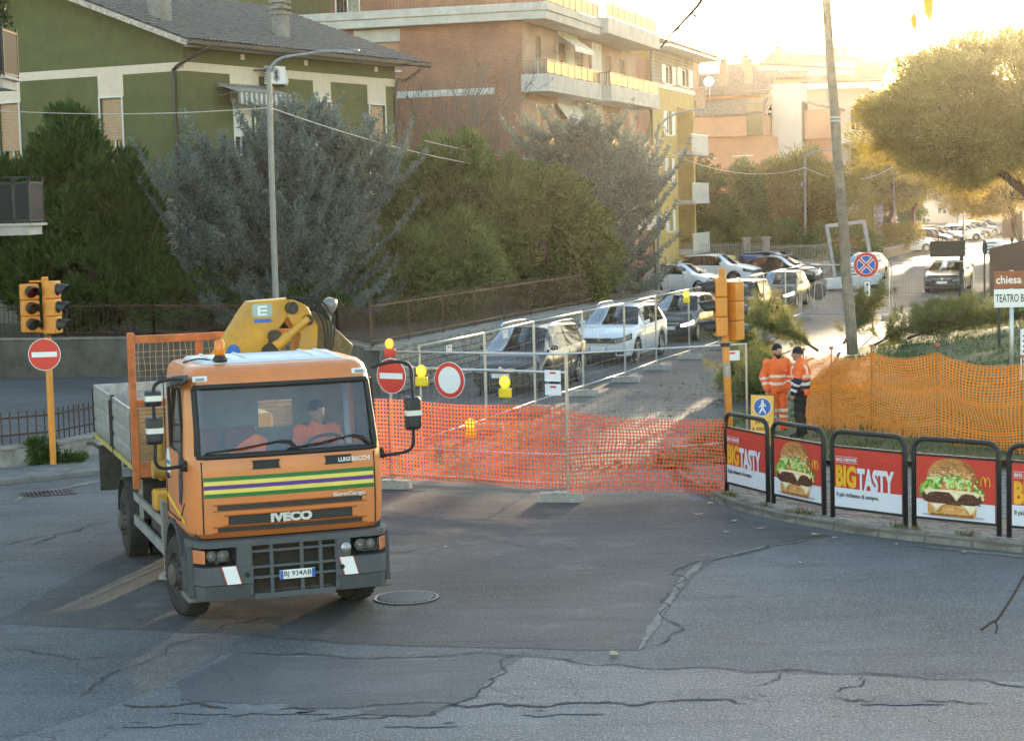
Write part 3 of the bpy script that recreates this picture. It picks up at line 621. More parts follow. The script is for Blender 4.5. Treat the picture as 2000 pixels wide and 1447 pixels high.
# ---------------- a taller green house behind it
g2 = thing('green_house', 'second green house rising behind the tiled roof at the top edge', 'house', (-9.8, 84, 0), math.radians(-27.3))
b = MB(); b.box(-9, 0, 0, 8, 1, 15.6); b.build('wall', GREEN, g2)
tiled('roof', g2, (.5, -.5, 15.6), (0, 1, 0), (-.94, 0, .34), 9, 9.8, ROOFT)
window(g2, L_, 1.0, 2.0, 12.4, 14.2, 1)
# ================================ red brick apartment block
RBR = brickmat('red_brick', (.36, .15, .085), (.3, .115, .065), (.3, .2, .15))
LBR = brickmat('balcony_brick', (.44, .27, .19), (.38, .21, .14), (.5, .42, .36))
FASC = mat('concrete_fascia', (.5, .48, .45), .85, var=.15, vs=2, bump=.2, dirt=.45, dcol=(.3, .28, .26), ds=1.2)
WST = mat('white_stucco', (.68, .66, .62), .9, var=.08, vs=2, dirt=.25)
AMB = leafmat('reeded_amber_glass', (.2, .15, .07), (.2, .15, .07), .4, .35, tcol=(.4, .27, .1))
ra = thing('apartment_block', 'red brick apartment block with stacked concrete balconies and a white awning', 'building', (.77, 82, 0), math.radians(-16.3))
hl = [(5.4, 7.4, 10.4, 11.6), (5.4, 7.4, 7.3, 8.5)]
wall(ra, L_, 0, 22, 1, 12.2, hl, RBR)
for h in hl: window(ra, L_, *h, shut=1, sm=mat('shutter_orange', (.42, .22, .12), .7))
b = MB(); pbox(b, L_, 5.35, 7.45, .004, .03, 11.62, 12.15); b.build('lintel_panel', FASC, ra)
b = MB(); pbox(b, L_, 1.25, 22, .004, .03, 9.22, 9.5); pbox(b, L_, 1.25, 22, .004, .03, 6.1, 6.38); b.build('string_course', WST, ra)
cols = [(0, 3.2, LBR), (3.2, 5.6, LBR), (5.6, 8.8, WST), (8.8, 12.2, LBR), (12.2, 14.2, WST), (14.2, 16.6, LBR), (16.6, 21.6, LBR)]
dr = [(2.1, 3.0), (6.0, 7.4), (9.2, 10.4), (10.7, 11.9), (15.0, 16.1), (18.0, 19.2)]
for a, c, m_ in cols:
    hs = [(x, y, zf + .1, zf + 2.35) for x, y in dr if a <= x and y <= c for zf in (3.2, 6.3, 9.4)]
    wall(ra, R_, a, c, 1, 12.2, hs, m_)
    for i, h in enumerate(hs): window(ra, R_, *h, shut=(.6, 1, .35, 1)[i % 4], sm=(SHUTB, SHUT)[i % 2], sill=False, name='balcony_door')
b = MB(); b.box(-22, -.0, 25, 25.02, 1, 12.2); b.box(-22.02, -22, 0, 25, 1, 12.2); b.box(-.0, 0.01, 21.6, 25, 1, 12.2); b.build('rear_wall', RBR, ra)
def balcony(par, pt, u0, u1, z, out, left=0., rail=.6, planter=False, full=True):
    b = MB(); pbox(b, pt, u0, u1, .0, out, z, z + .16); pbox(b, pt, u0, u1, out - .14, out, z + .161, z + .72); pbox(b, pt, u0, u0 + .14, .0, out - .141, z + .161, z + .72); pbox(b, pt, u1 - .14, u1, .0, out - .141, z + .161, z + .72)
    bo = b.build('balcony', FASC, par, bevel=.02); zt = z + .72
    n = max(3, int((u1 - u0) / 1.1)); b = MB(); g = MB()
    pbox(b, pt, u0, u1, out - .1, out - .05, zt + rail - .04, zt + rail); pbox(b, pt, u0 + .05, u0 + .1, 0, out - .1, zt + rail - .04, zt + rail)
    for k in range(n + 1):
        u = u0 + .04 + (u1 - u0 - .1) * k / n; pbox(b, pt, u, u + .04, out - .1, out - .06, zt, zt + rail - .04)
        if k < n: pbox(g, pt, u + .05, u + (u1 - u0 - .1) / n - .01, out - .085, out - .075, zt + .06, zt + rail - .06)
    for k in range(9): o = out * k / 9; pbox(b, pt, u0 + .06, u0 + .08, o, o + .02, zt, zt + rail - .04)
    b.build('rail', mat('bronze_rail', (.25, .2, .13), .5, .4), bo); g.build('rail_panel', AMB, bo)
    return bo
for z in (6.2, 9.25): balcony(ra, R_, -.3, 9.1, z, 1.2)
for z in (3.1, 6.2, 9.25): balcony(ra, R_, 9.6, 20.5, z, 1.55)
b = MB(); b.box(-22.3, 1.2, -.5, 9.1, 12.2, 12.55); b.box(-22.3, 1.27, -.57, 9.17, 12.551, 12.9); b.box(-22.3, 1.55, 9.171, 20.6, 12.3, 13.05); b.build('roof_slab', FASC, ra, bevel=.03)
for zz, u0, u1, out in ((12.9, -.5, 9.1, 1.2), (13.05, 9.4, 20.5, 1.5)):
    b = MB(); g = MB(); n = 9; pbox(b, R_, u0, u1, out - .1, out - .05, zz + .72, zz + .77)
    for k in range(n + 1):
        u = u0 + (u1 - u0 - .06) * k / n; pbox(b, R_, u, u + .04, out - .1, out - .06, zz, zz + .72)
        if k < n: pbox(g, R_, u + .05, u + (u1 - u0) / n - .03, out - .085, out - .075, zz + .08, zz + .68)
    ro = b.build('terrace_rail', mat('bronze_rail', (.25, .2, .13)), ra); g.build('rail_panel', AMB, ro)
b = MB()
pbox(b, L_, -1.1, 22, .45, .48, 13.6, 13.64)
for k in range(150): pbox(b, L_, -1.0 + k * .15, -.985 + k * .15, .455, .475, 12.9, 13.6)
b.build('terrace_rail', mat('rust_rail', (.2, .11, .07), .7), ra)
b = MB(); b.box(-20, -2.5, 3.5, 20, 12.91, 15.6); ph_ = b.build('penthouse', RBR, ra)
b = MB(); b.box(-20.8, -1.8, 2.8, 20.6, 15.601, 15.9); b.build('roof', FASC, ph_)
window(ra, lambda u, o, z: (-u, 3.5 - o, z), 8.4, 9.6, 12.95, 15.0, 0, depth=-.03, sill=False); 
for x, y, z0, z1 in ((.6, 14.5, 13.05, 16.5), (.6, 19.5, 13.05, 16.5)): b = MB(); b.cyl((x, y, z0), (x, y, z1), .05, n=8); b.build('pole', ZINC, ra)
# white awnings
def awning(par, pt, u0, u1, z1, z0, out, m):
    b = MB(); n = 12; sag = lambda k: .03 * math.sin(PI * k / n)
    b.add([pt(u, o, z) for o, z in ((.06, z1), (out, z0), (out + .01, z0 - .25)) for u in (u0, u1)], [(0, 1, 3, 2)])
    for k in range(n):
        a, c = u0 + (u1 - u0) * k / n, u0 + (u1 - u0) * (k + 1) / n
        b.add([pt(a, out, z0), pt(c, out, z0), pt(c, out + .01, z0 - .2), pt((a + c) / 2, out + .01, z0 - .26), pt(a, out + .01, z0 - .2)], [(0, 1, 2, 3, 4)])
    o = b.build('awning', m, par); b = MB()
    for u in (u0, u1): b.tube([pt(u, .05, z0 - .3), pt(u, out, z0)], .018, 5)
    b.cyl(pt(u0, .08, z1 + .05), pt(u1, .08, z1 + .05), .06, n=8); b.build('arm', ZINC, o)
CANV = mat('white_canvas', (.72, .69, .62), .9, var=.06)
awning(ra, R_, 5.4, 9.0, 12.1, 11.5, .9, CANV)
awning(ra, R_, 5.2, 9.0, 9.0, 7.6, 1.1, CANV)
b = MB(); _q = random.Random(2)
# ================================ yellow building
yb = thing('yellow_building', 'mustard yellow house with grey block top storey and recessed orange balconies', 'building', (7.93, 106, 0), math.radians(-17))
YEL = mat('yellow_stucco', (.5, .36, .12), .92, var=.12, vs=1.5, dirt=.2); ORG = mat('orange_stucco', (.55, .23, .1), .92, var=.1)
GBL = brickmat('grey_block', (.33, .29, .24), (.27, .24, .2), (.2, .18, .15), 2.6)
hs = [(3.5, 4.9, 8.2, 9.5), (3.5, 4.7, 5.6, 6.9), (3.5, 4.7, 2.8, 4.0), (6.4, 11.0, 7.3, 9.8), (6.4, 11.0, 4.5, 7.0), (6.4, 11, 1.6, 4.2)]
wall(yb, R_, 0, 11.4, 0, 10.7, hs[:3] + hs[3:], YEL, depth=.2)
hs2 = [(3.4, 5.2, 11.05, 12.05), (7.7, 9.8, 11.1, 12.1)]
wall(yb, R_, 0, 11.4, 10.95, 12.9, hs2, GBL, name='upper_wall')
b = MB(); pbox(b, R_, -.1, 11.5, -.2, .06, 10.701, 10.949); b.build('string_course', WST, yb)
for h in hs[:3]: wd = window(yb, R_, *h, shut=0); leaves_shutter(wd, R_, *h, WHITE)
for h in hs2: wd = window(yb, R_, *h, shut=0); leaves_shutter(wd, R_, *h, WHITE)
for h in hs[3:]:
    b = MB(); pbox(b, R_, h[0] + .001, h[1] - .001, -1.5, -1.45, h[2] + .001, h[3] - .001); lo = b.build('loggia_wall', ORG, yb)
    b = MB(); pbox(b, R_, h[0] + 1.9, h[0] + 3.6, -1.449, -1.4, h[2] + .1, h[3] - .3); b.build('door', WHITE, lo)
    b = MB(); pbox(b, R_, h[0] - .1, h[1] + .1, -1.4, .9, h[2] - .2, h[2] - .001); bo = b.build('balcony', FASC, yb)
    b = MB()
    for k in range(30): u = h[0] - .05 + (h[1] - h[0] + .1) * k / 29; pbox(b, R_, u - .012, u + .012, .84, .87, h[2] + .001, h[2] + .95)
    for k in range(6): pbox(b, R_, h[1] + .04, h[1] + .07, .1 + k * .15, .12 + k * .15, h[2] + .001, h[2] + .95)
    pbox(b, R_, h[0] - .1, h[1] + .1, .83, .88, h[2] + .951, h[2] + 1.0); b.build('railing', WHITE, bo)
b = MB(); b.box(-14, 0, 11.4, 11.42, 0, 12.9); b.box(-14, 0, -.02, 0, 0, 12.9); b.box(-14.02, -14, 0, 11.4, 0, 12.9); b.build('rear_wall', YEL, yb)
tiled('roof', yb, (1.2, -.8, 12.85), (0, 1, 0), (-.95, 0, .3), 14.5, 9, ROOFO)
b = MB(); b.box(-.6, 1.25, -.8, 13.7, 12.75, 12.88); b.build('eaves', WHITE, yb)
b = MB(); b.cyl((.07, -.4, 1), (.07, -.4, 12.7), .06, n=8); b.build('downpipe', GUTTER, yb)
# ================================ salmon complex
SAL = mat('salmon_stucco', (.58, .3, .18), .92, var=.08, vs=1); PALE = mat('pale_stucco', (.66, .58, .5), .92, var=.07, vs=1); BEI = mat('beige_stucco', (.55, .45, .36), .92, var=.08)
sa_ = thing('salmon_building', 'salmon coloured low house with overhanging tiled roofs and chimneys', 'building', (18.28, 140, 0), math.radians(-17))
hs = [(3.4, 4.4, 7.4, 8.3), (.7, 2.1, 7.55, 8.4)]
wall(sa_, L_, -.9, 9, 0, 8.9, hs, SAL)
for h in hs: window(sa_, L_, *h, shut=0)
b = MB(); b.box(-9, .9, .02, 12, 0, 8.8); b.box(-9, 0.3, -.7, 8, 8.9, 10.3); b.build('upper_block', SAL, sa_)
b = MB(); b.box(-9, -.4, 2.5, 10, 10.301, 12.0); up = b.build('attic_wall', SAL, sa_)
tiled('roof', sa_, (-9, -1.0, 10.32), (1, 0, 0), (0, .94, .34), 9.5, 3.6, ROOFO, wave=.3)
tiled('roof', sa_, (-9, 1.9, 11.9), (1, 0, 0), (0, .93, .36), 9.2, 5.2, ROOFO, wave=.3)
b = MB(); b.box(-.95, .25, -.72, -.705, 8.9, 11.2); b.build('corner_pane', mat('bronze_pane', (.2, .15, .09), .1), sa_)
for x, y, zt in ((-5.5, 3.6, 14.4), (-3.4, 3.9, 14.2), (-1.6, 4.2, 14.1), (-4.5, .6, 12.0)):
    b = MB(); b.box(x - .3, x + .3, y - .3, y + .3, 11.0, zt); b.box(x - .4, x + .4, y - .4, y + .4, zt + .001, zt + .12); b.box(x - .22, x + .22, y - .22, y + .22, zt + .121, zt + .4); b.box(x - .42, x + .42, y - .42, y + .42, zt + .401, zt + .5); b.build('chimney', mat('chimney_brick', (.42, .26, .18), .9), sa_)
b = MB(); b.lathe([(0, .0), (.2, .03), (.42, .14), (.41, .16), (.19, .05), (0, .02)], 16, T(-4.0, 1.4, 12.9) @ RX(1.2)); b.cyl((-4, 1.5, 11.5), (-4, 1.5, 13), .03, n=6); b.build('satellite_dish', WHITE, sa_, smooth=True)
b = MB(); b.cyl((-4.3, 3, 12), (-4.3, 3, 16), .03, n=5); b.tube([(-4.6, 3, 15.9), (-4.0, 3, 15.9)], .02, 4); b.build('aerial', ZINC, sa_)
tw = thing('stair_tower', 'plain pale stuccoed stair tower between salmon building and cream block', 'building', (21.28, 141, 0), math.radians(-17))
b = MB(); b.box(-2.05, 0, 0, 3, 0, 12.4); b.box(-3.0, -2.051, .6, 3.0, 0, 12.3); tb = b.build('wall', PALE, tw)
b = MB(); b.box(-2.15, .1, -.1, 3.1, 12.401, 12.55); b.build('coping', WHITE, tw)
for z in (7.2, 10.2): window(tw, lambda u, o, z_: (-2.06 - u, .6 - o, z_), .1, .85, z, z + 1.3, 0, depth=-.02, sill=False)
cb = thing('cream_block', 'long cream apartment block with stepped tiled roofs behind the wooden pole', 'building', (30.74, 165, 0), math.radians(-17))
hs = [(.9, 1.7, 9.6, 11.6), (2.6, 3.4, 9.6, 11.6), (.9, 1.7, 6.4, 8.4), (2.6, 3.4, 6.4, 8.4), (4.8, 5.6, 9.6, 11.6)]
wall(cb, L_, 0, 14, 0, 13.4, hs, BEI)
for h in hs: window(cb, L_, *h, shut=.5, sm=SHUTB)
b = MB(); b.box(-14, 0, .3, 20, 0, 13.3); b.box(-13, -5.5, -1.0, 0, 10, 14.4); b.build('rear_wall', SAL, cb)
b = MB(); pbox(b, L_, -.9, 5.2, -.2, .9, 13.401, 14.0); b.build('fascia', WHITE, cb)
tiled('roof', cb, (-13, -1.2, 14.35), (1, 0, 0), (0, .95, .25), 7.6, 7, ROOFO, wave=.4)
tiled('roof', cb, (-9.5, 1, 15.8), (1, 0, -.1), (0, .97, .2), 8.5, 7, ROOFO, wave=.4)
tiled('roof', cb, (-5.6, -1.0, 13.95), (1, 0, -.02), (0, .96, .25), 6.6, 8, ROOFO, wave=.4)
b = MB(); b.box(-9.6, -1.5, 1.2, 8, 13.3, 15.7); b.build('attic_wall', PALE, cb)
for x, z in ((-8.0, 17.2), (-3.2, 16.9), (-2.4, 16.9), (-11, 16.6), (.6, 15.4)):
    b = MB(); b.box(x - .25, x + .25, 2, 2.5, 13.5, z); b.box(x - .35, x + .35, 1.9, 2.6, z + .001, z + .15); b.build('chimney', mat('chimney_brick', (.42, .26, .18), .9), cb)
for z in (5.6, 8.8):
    b = MB(); pbox(b, L_, -.5, 4.2, .001, 1.4, z, z + .2); pbox(b, L_, -.5, 4.2, 1.3, 1.4, z + .201, z + 1.1); b.build('balcony', PALE, cb)
b = MB(); b.box(2.75, 4.9, 2.2, 6, 8.6, 10.7); b.box(2.75, 4.6, 2.8, 6, 0, 8.59); sw = b.build('side_wing', SAL, sa_)
tiled('roof', sw, (2.7, 1.9, 11.2), (0, 1, 0), (.95, 0, -.22), 4.4, 2.5, ROOFO, wave=.3)
# ---------------- far shops and houses down the street
for i, (s, t, wd_, dp, h, c, lab) in enumerate([(168, -22, 16, 10, 7.5, (.55, .47, .38), 'two storey beige shop row behind the parked cars'), (205, -26, 22, 12, 10.5, (.6, .5, .36), 'tall ochre house far down the street behind trees'), (250, -13, 22, 12, 8, (.5, .42, .36), 'far pale house closing the end of the street'), (290, 2, 26, 12, 9.5, (.45, .38, .33), 'farthest grey brown block at the end of the street')]):
    o = thing('far_house', lab, 'building', RT(s, t), ROAD_RZ)
    m_ = mat('far_stucco_%d' % i, c, .92, var=.1)
    hs = [(1.2 + k * 3.2, 2.5 + k * 3.2, z, z + 1.5) for k in range(int(wd_ / 3.4)) for z in (1.2, 4.6) if z + 2 < h]
    wall(o, L_, 0, wd_, 0, h, hs, m_)
    for hh in hs: window(o, L_, *hh, shut=.4, sm=SHUTB, sill=False)
    hs = [(1.2 + k * 3.2, 2.5 + k * 3.2, z, z + 1.5) for k in range(int(dp / 3.4)) for z in (1.2, 4.6) if z + 2 < h]
    wall(o, R_, 0, dp, 0, h, hs, m_)
    for hh in hs: window(o, R_, *hh, shut=.4, sm=SHUTB, sill=False)
    b = MB(); b.box(-wd_, -.05, dp, dp + .1, 0, h); b.build('rear_wall', m_, o)
    tiled('roof', o, (-wd_ - .4, -.5, h), (1, 0, 0), (0, .95, .28), wd_ + .9, dp * .6, ROOFO, wave=.5); tiled('roof', o, (-wd_ - .4, dp + .5, h), (1, 0, 0), (0, -.95, .28), wd_ + .9, dp * .6, ROOFO, wave=.5)
# ================================ balconies of the block just out of the left edge
lbk = thing('balcony_block', 'grey apartment block whose dark railed balconies reach in at left edge', 'building', (-12.2, 37, 0))
b = MB(); b.box(-14, 0, 0, 7.2, 0, 13); b.build('wall', mat('grey_stucco', (.42, .4, .38), .9), lbk)
for zs, zr_, xr, plant in ((4.5, 5.57, 1.7, False), (7.72, 8.9, 1.28, True)):
    b = MB(); b.box(.001, xr - .04, 5.9, 7.15, zs - .2, zs); b.box(.001, xr + .06, 5.85, 7.25, zs + .001, zs + .06); bo = b.build('balcony', FASC, lbk, bevel=.01)
    b = MB(); x0, x1, y0, y1 = .0, xr, 5.9, 7.15; zt = zr_ - .12
    for a, c in (((x0, y0), (x1, y0)), ((x1, y0), (x1, y1))):
        for z in (zs + .12, zt): b.bar((*a, z), (*c, z), .04, .04)
    for x, y in ((x1, y0), (x1, y1), (x1 - .32, y0), (x1 - .36, y0), (.05, y0)): b.bar((x, y, zs + .06), (x, y, zr_), .04, .04, up=(0, 1, 0))
    b.bar((x0, y0 - .06, zr_), (x1 + .12, y0 - .06, zr_), .09, .03); b.build('rail_frame', SLATE, bo)
    b = MB(); b.box(.1, x1 - .4, y0 - .008, y0 + .008, zs + .15, zt - .03); b.box(x1 - .29, x1 - .03, y0 - .008, y0 + .008, zs + .15, zt - .03); b.box(x1 - .008, x1 + .008, y0 + .04, y1 - .04, zs + .15, zt - .03); b.build('rail_panel', RAILGL, bo)
    if plant:
        g = np.random.default_rng(31); N = 2200; p_ = np.stack([.0 + 1.32 * g.random(N), 6.2 + .5 * g.random(N), zr_ + .0 + .75 * g.random(N) ** 1.5], 1); p_ += np.array([-12.2, 37, 0]); dd = g.normal(size=(N, 3)); dd[:, 2] += .6
        bp_ = thing('balcony_plant', 'bushy potted plant on the upper balcony at the left edge', 'plant')
        scatter_blades('foliage', p_, dd, .1 + .08 * g.random(N), .05, leafmat('pot_plant', (.03, .05, .02), (.09, .13, .05), .3), bp_, 32)
        b = MB(); b.lathe([(.16, 0), (.22, .4), (.2, .4), (.15, .05)], 14, T(-11.75, 43.5, zs + .06)); b.lathe([(.16, 0), (.22, .4), (.2, .4), (.15, .05)], 14, T(-11.3, 43.5, zs + .06)); b.build('pot', mat('terracotta', (.4, .18, .1), .8), bp_)
        b = MB()
        for _k in range(26): x = -12.1 + 1.0 * random.random(); b.tube([(x, 43.5, zs + .4), (x + .1 * random.uniform(-1, 1), 43.5 + random.uniform(-.15, .15), zr_ + .5 * random.random())], .008, 4)
        b.build('stems', mat('twig', (.1, .075, .05), .9), bp_)
# ================================ walls and railings
MOSS = mat('mossy_wall', (.13, .125, .11), .95, var=.35, vs=1.5, bump=.6, bs=20, dirt=.8, dcol=(.05, .06, .03), ds=.8)
def railing(par, pts, z0, h, m, gap=.12, bar=.016, post=2.4, rails=(.12, .88), pr=.025):
    b = MB(); po = MB(); acc = 0
    for i in range(len(pts) - 1):
        a, c = Vector(pts[i]), Vector(pts[i + 1]); ln = (c - a).length; n = max(1, int(ln / gap))
        for k in range(n): p = a.lerp(c, k / n); b.bar((p.x, p.y, z0 + .02), (p.x, p.y, z0 + h), bar, bar, up=(0, 1, 0))
        for r in rails: b.bar((a.x, a.y, z0 + h * r), (c.x, c.y, z0 + h * r), .025, .035)
        k = max(1, int(ln / post))
        for j in range(k + 1): p = a.lerp(c, j / k); po.bar((p.x, p.y, z0 - .02), (p.x, p.y, z0 + h + .05), pr * 2, pr * 2, up=(0, 1, 0))
    b.build('railing_bars', m, par); po.build('post', m, par)
def solid_wall(name, label, pts, z1, th, m, cop=.06):
    o = thing(name, label, 'wall'); b = MB(); c = MB()
    for i in range(len(pts) - 1):
        a, e = Vector(pts[i]), Vector(pts[i + 1]); t = (e - a).normalized(); n = Vector((-t.y, t.x)); e2 = e + t * .001
        b.prism([(a - n * 0)[:], e2[:], (e2 + n * th)[:], (a + n * th)[:]], -.05, z1 - cop)
        c.prism([(a - n * .03)[:], e2[:] if 0 else (e2 - n * .03)[:], (e2 + n * (th + .03))[:], (a + n * (th + .03))[:]], z1 - cop + .001, z1)
    b.build('body', m, o); c.build('coping', mat('coping', (.27, .25, .22), .9, var=.3, vs=3, bump=.5, dirt=.6), o, bevel=.012); return o
lw = solid_wall('low_wall', 'low weathered concrete wall with iron railing by the left traffic light', [(-17, 32.2), (-9.8, 35.75), (-8.62, 36.55), (-7.9, 38.2), (-7.4, 41)], .46, .28, mat('weathered_concrete', (.27, .255, .235), .95, var=.4, vs=2.5, bump=.7, bs=18, dirt=.9, dcol=(.06, .055, .045), ds=1.5), .05)
RUST = mat('rusty_iron', (.075, .045, .032), .75, .3, var=.4, vs=12)
railing(lw, [(-16.9, 32.4), (-9.83, 35.9), (-8.72, 36.68), (-8.0, 38.3), (-7.5, 41)], .47, .62, RUST, gap=.16, bar=.022, rails=(.3, .82))
bw = solid_wall('yard_wall', 'dark mossy wall at the back of the yard under the green shrub', [(-40, 61.5), (-26, 59), (-10.3, 55.9), (-4.6, 52.4), (-3.4, 49.05)], 1.15, .3, MOSS)
railing(bw, [(-26, 59.2), (-10.3, 56.1), (-4.7, 52.6), (-3.5, 49.2)], 1.16, 1.0, RUST, gap=.14)
sw_ = thing('street_wall', 'grey rubble stone retaining wall beside the queue of cars', 'wall')
a, c = RT(15.6, -9.45), RT(43, -9.45); n = RN
b = MB(); b.prism([(a - n * .35).xy[:], (c - n * .35).xy[:], (c - n * .04).xy[:], (a - n * .04).xy[:]], -.05, 1.1); b.build('core', mat('mortar', (.15, .14, .12)), sw_)
b = MB(); b.prism([(a - n * .75).xy[:], (c - n * .75).xy[:], (c + n * .03).xy[:], (a + n * .03).xy[:]], 1.101, 1.2); b.build('coping', mat('coping', (.27, .25, .22)), sw_, bevel=.015)
stones(sw_, Matrix.Translation(RT(15.6, -9.49)) @ RZ(PI / 2 - _A), 27.3, .02, 1.08, seed=5)
railing(sw_, [RT(15.6, -10.0).xy, RT(43, -10.0).xy], 1.2, 1.15, mat('brown_iron', (.1, .065, .04), .7, .2, var=.3), gap=.13, post=2.3)
# ================================================================== trees and shrubs
BARK = mat('bark', (.09, .065, .045), .95, var=.35, vs=10, bump=.8, bs=20)
PBARK = mat('pine_bark', (.13, .08, .055), .95, var=.35, vs=8, bump=.8, bs=14)
def unit(v): return v / (np.linalg.norm(v, axis=-1, keepdims=True) + 1e-9)
def limb(b, p0, p1, r0, r1, q, n=6, sag=.0, wob=.12, k=6):
    p0, p1 = Vector(p0), Vector(p1); ln = (p1 - p0).length; pts = []; rs = []
    for i in range(n + 1):
        t = i / n; w_ = wob * ln * .12 * math.sin(PI * t)
        pts.append(p0.lerp(p1, t) + Vector((q.uniform(-w_, w_), q.uniform(-w_, w_), sag * ln * math.sin(PI * t)))); rs.append(r0 + (r1 - r0) * t)
    b.tube(pts, rs, k); return pts
def cedar(name, label, loc, H, R, seed, m, nb=240, leaders=5, blen=.12, group=None):
    o = thing(name, label, 'tree', loc, 0, group); g = np.random.default_rng(seed); q = random.Random(seed); b = MB()
    tops = [(0, 0, H * .97)] + [(q.uniform(-.75, .75) * R, q.uniform(-.5, .5) * R, H * q.uniform(.72, 1.0)) for _ in range(leaders - 1)]
    roots = []
    for i, t in enumerate(tops):
        p = limb(b, (0, 0, 0) if i == 0 else (0, 0, H * .1), t, .16 if i == 0 else .1, .015, q, 9, .04 if i else 0, .5); roots.append(p)
    P = []; D = []; Tn = []
    def finger(st, dd, ln, lit, k=4):
        """needles standing all round a twig"""
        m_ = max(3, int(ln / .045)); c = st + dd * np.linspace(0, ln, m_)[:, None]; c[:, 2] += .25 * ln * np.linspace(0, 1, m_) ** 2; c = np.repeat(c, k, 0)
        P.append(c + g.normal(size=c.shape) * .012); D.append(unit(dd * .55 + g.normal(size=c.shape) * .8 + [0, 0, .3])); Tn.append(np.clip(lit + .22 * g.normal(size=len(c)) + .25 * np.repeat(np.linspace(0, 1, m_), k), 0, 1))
    for k in range(nb):
        ld = roots[q.randrange(len(roots))]; f = q.random() ** .85; a = ld[int(f * 9 * .999)]
        hz = a.z / H; az = q.uniform(0, 2 * PI); ln = R * (.24 + .66 * (1 - hz) ** .7) * q.uniform(.45, 1.1)
        n = 13; t = np.linspace(.1, 1, n); up = q.uniform(.25, .7) * (1 if hz > .25 else .55)
        px = a.x + np.cos(az) * ln * t; py = a.y + np.sin(az) * ln * t; pz = a.z + ln * (-.16 * np.sin(PI * t) + up * t ** 2.4 - (.18 * t if hz < .3 else 0))
        path = np.stack([px, py, np.maximum(pz, .35)], 1); ok = np.hypot(px, py) < R * 1.08
        b.tube([a] + [Vector(p) for p in path[::3]], [.035] + [.022, .016, .012, .008, .005][:len(path[::3])], 4)
        dirs = unit(np.gradient(path, axis=0)); sg = 1
        for i in range(n):
            if not ok[i] or t[i] < .22: continue
            sg = -sg
            for s_ in (sg, -sg, 0):
                if s_ == -sg and q.random() < .35: continue
                side = np.array([-math.sin(az) * s_, math.cos(az) * s_, .12 + .3 * q.random()]); l2 = (.16 + .5 * (1 - t[i]) * min(1, ln / 2)) * q.uniform(.6, 1.25) if s_ else .26
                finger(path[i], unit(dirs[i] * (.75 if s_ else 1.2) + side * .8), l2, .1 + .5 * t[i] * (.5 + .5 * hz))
    for p in roots:
        for i in range(3, 10):
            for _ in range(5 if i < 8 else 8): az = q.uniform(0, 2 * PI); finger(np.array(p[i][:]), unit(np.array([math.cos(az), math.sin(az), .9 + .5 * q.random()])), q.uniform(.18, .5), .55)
    P, D, Tn = np.concatenate(P), np.concatenate(D), np.concatenate(Tn)
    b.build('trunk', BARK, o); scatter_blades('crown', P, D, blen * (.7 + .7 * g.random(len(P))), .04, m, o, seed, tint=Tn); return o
def clumps(g, blobs, n, shell=.6):
    """n clump centres in a union of ellipsoids ((x,y,z),(rx,ry,rz)), mostly near the surface"""
    w_ = np.array([r[0] * r[1] * r[2] for c, r in blobs]) ** .7; k = g.choice(len(blobs), n, p=w_ / w_.sum()); d = unit(g.normal(size=(n, 3)))
    rad = shell + (1 - shell) * g.random(n) ** .5; rad *= g.uniform(.86, 1.08, n)
    C = np.array([b_[0] for b_ in blobs])[k]; Rr = np.array([b_[1] for b_ in blobs])[k]
    return C + d * Rr * rad[:, None], d
def bushy(name, label, loc, blobs, m, seed, ncl=220, per=200, crad=.45, ln=.13, wd=.035, upb=.3, trunk=None, cat='tree', group=None, tm=None, spread=1., out=.8, tk=None):
    o = thing(name, label, cat, loc, 0, group); g = np.random.default_rng(seed); q = random.Random(seed)
    C, d = clumps(g, blobs, ncl); ct = g.random(ncl)
    r = unit(g.normal(size=(ncl, per, 3))) * (g.random((ncl, per, 1)) ** .45) * crad * g.uniform(.6, 1.25, (ncl, 1, 1)); r[..., 2] *= .75
    P = (C[:, None] + r); D = unit(unit(r) * out + d[:, None] * .35 + g.normal(size=r.shape) * .55 * spread + [0, 0, upb])
    tn = np.clip(.3 * ct[:, None] + .35 + .3 * g.normal(size=(ncl, per)), 0, 1); P = P.reshape(-1, 3); D = D.reshape(-1, 3); keep = P[:, 2] + loc[2] > .05
    P, D, tn = P[keep], D[keep], tn.reshape(-1)[keep]
    b = MB()
    if trunk:
        for (p0, p1, r0, r1) in trunk: limb(b, p0, p1, r0, r1, q, 6, .03, .4)
        top = [Vector(t[1]) for t in trunk]
        for c in C[::3]:
            a = min(top, key=lambda t: (t - Vector(c)).length); limb(b, a, c, (tk or .05), .012, q, 4, .05, .5, 5)
    else:
        for c in C[::4]: limb(b, (c[0] * .12, c[1] * .12, 0), c, .035, .008, q, 4, .05, .5, 4)
    b.build('trunk', tm or BARK, o)
    scatter_blades('crown', P, D, ln * (.6 + .8 * g.random(len(P))), wd, m, o, seed, tint=tn); return o
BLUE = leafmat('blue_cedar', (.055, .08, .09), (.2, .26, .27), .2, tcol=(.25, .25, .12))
THUJ = leafmat('thuja', (.015, .04, .008), (.075, .15, .026), .25, tcol=(.12, .16, .03))
OLIV = leafmat('oleander', (.025, .05, .012), (.16, .21, .065), .35, tcol=(.2, .23, .06))
PINE = leafmat('pine_needles', (.03, .055, .01), (.15, .17, .035), .5, tcol=(.5, .38, .05))
DECI = leafmat('street_tree', (.06, .07, .02), (.17, .17, .05), .45, tcol=(.4, .3, .08))
cedar('blue_cedar', 'broad blue cedar with upswept tips in front of the green house', (-6.6, 58.5, 1.1), 6.5, 4.1, 101, BLUE, 430, 9, group='blue cedars')
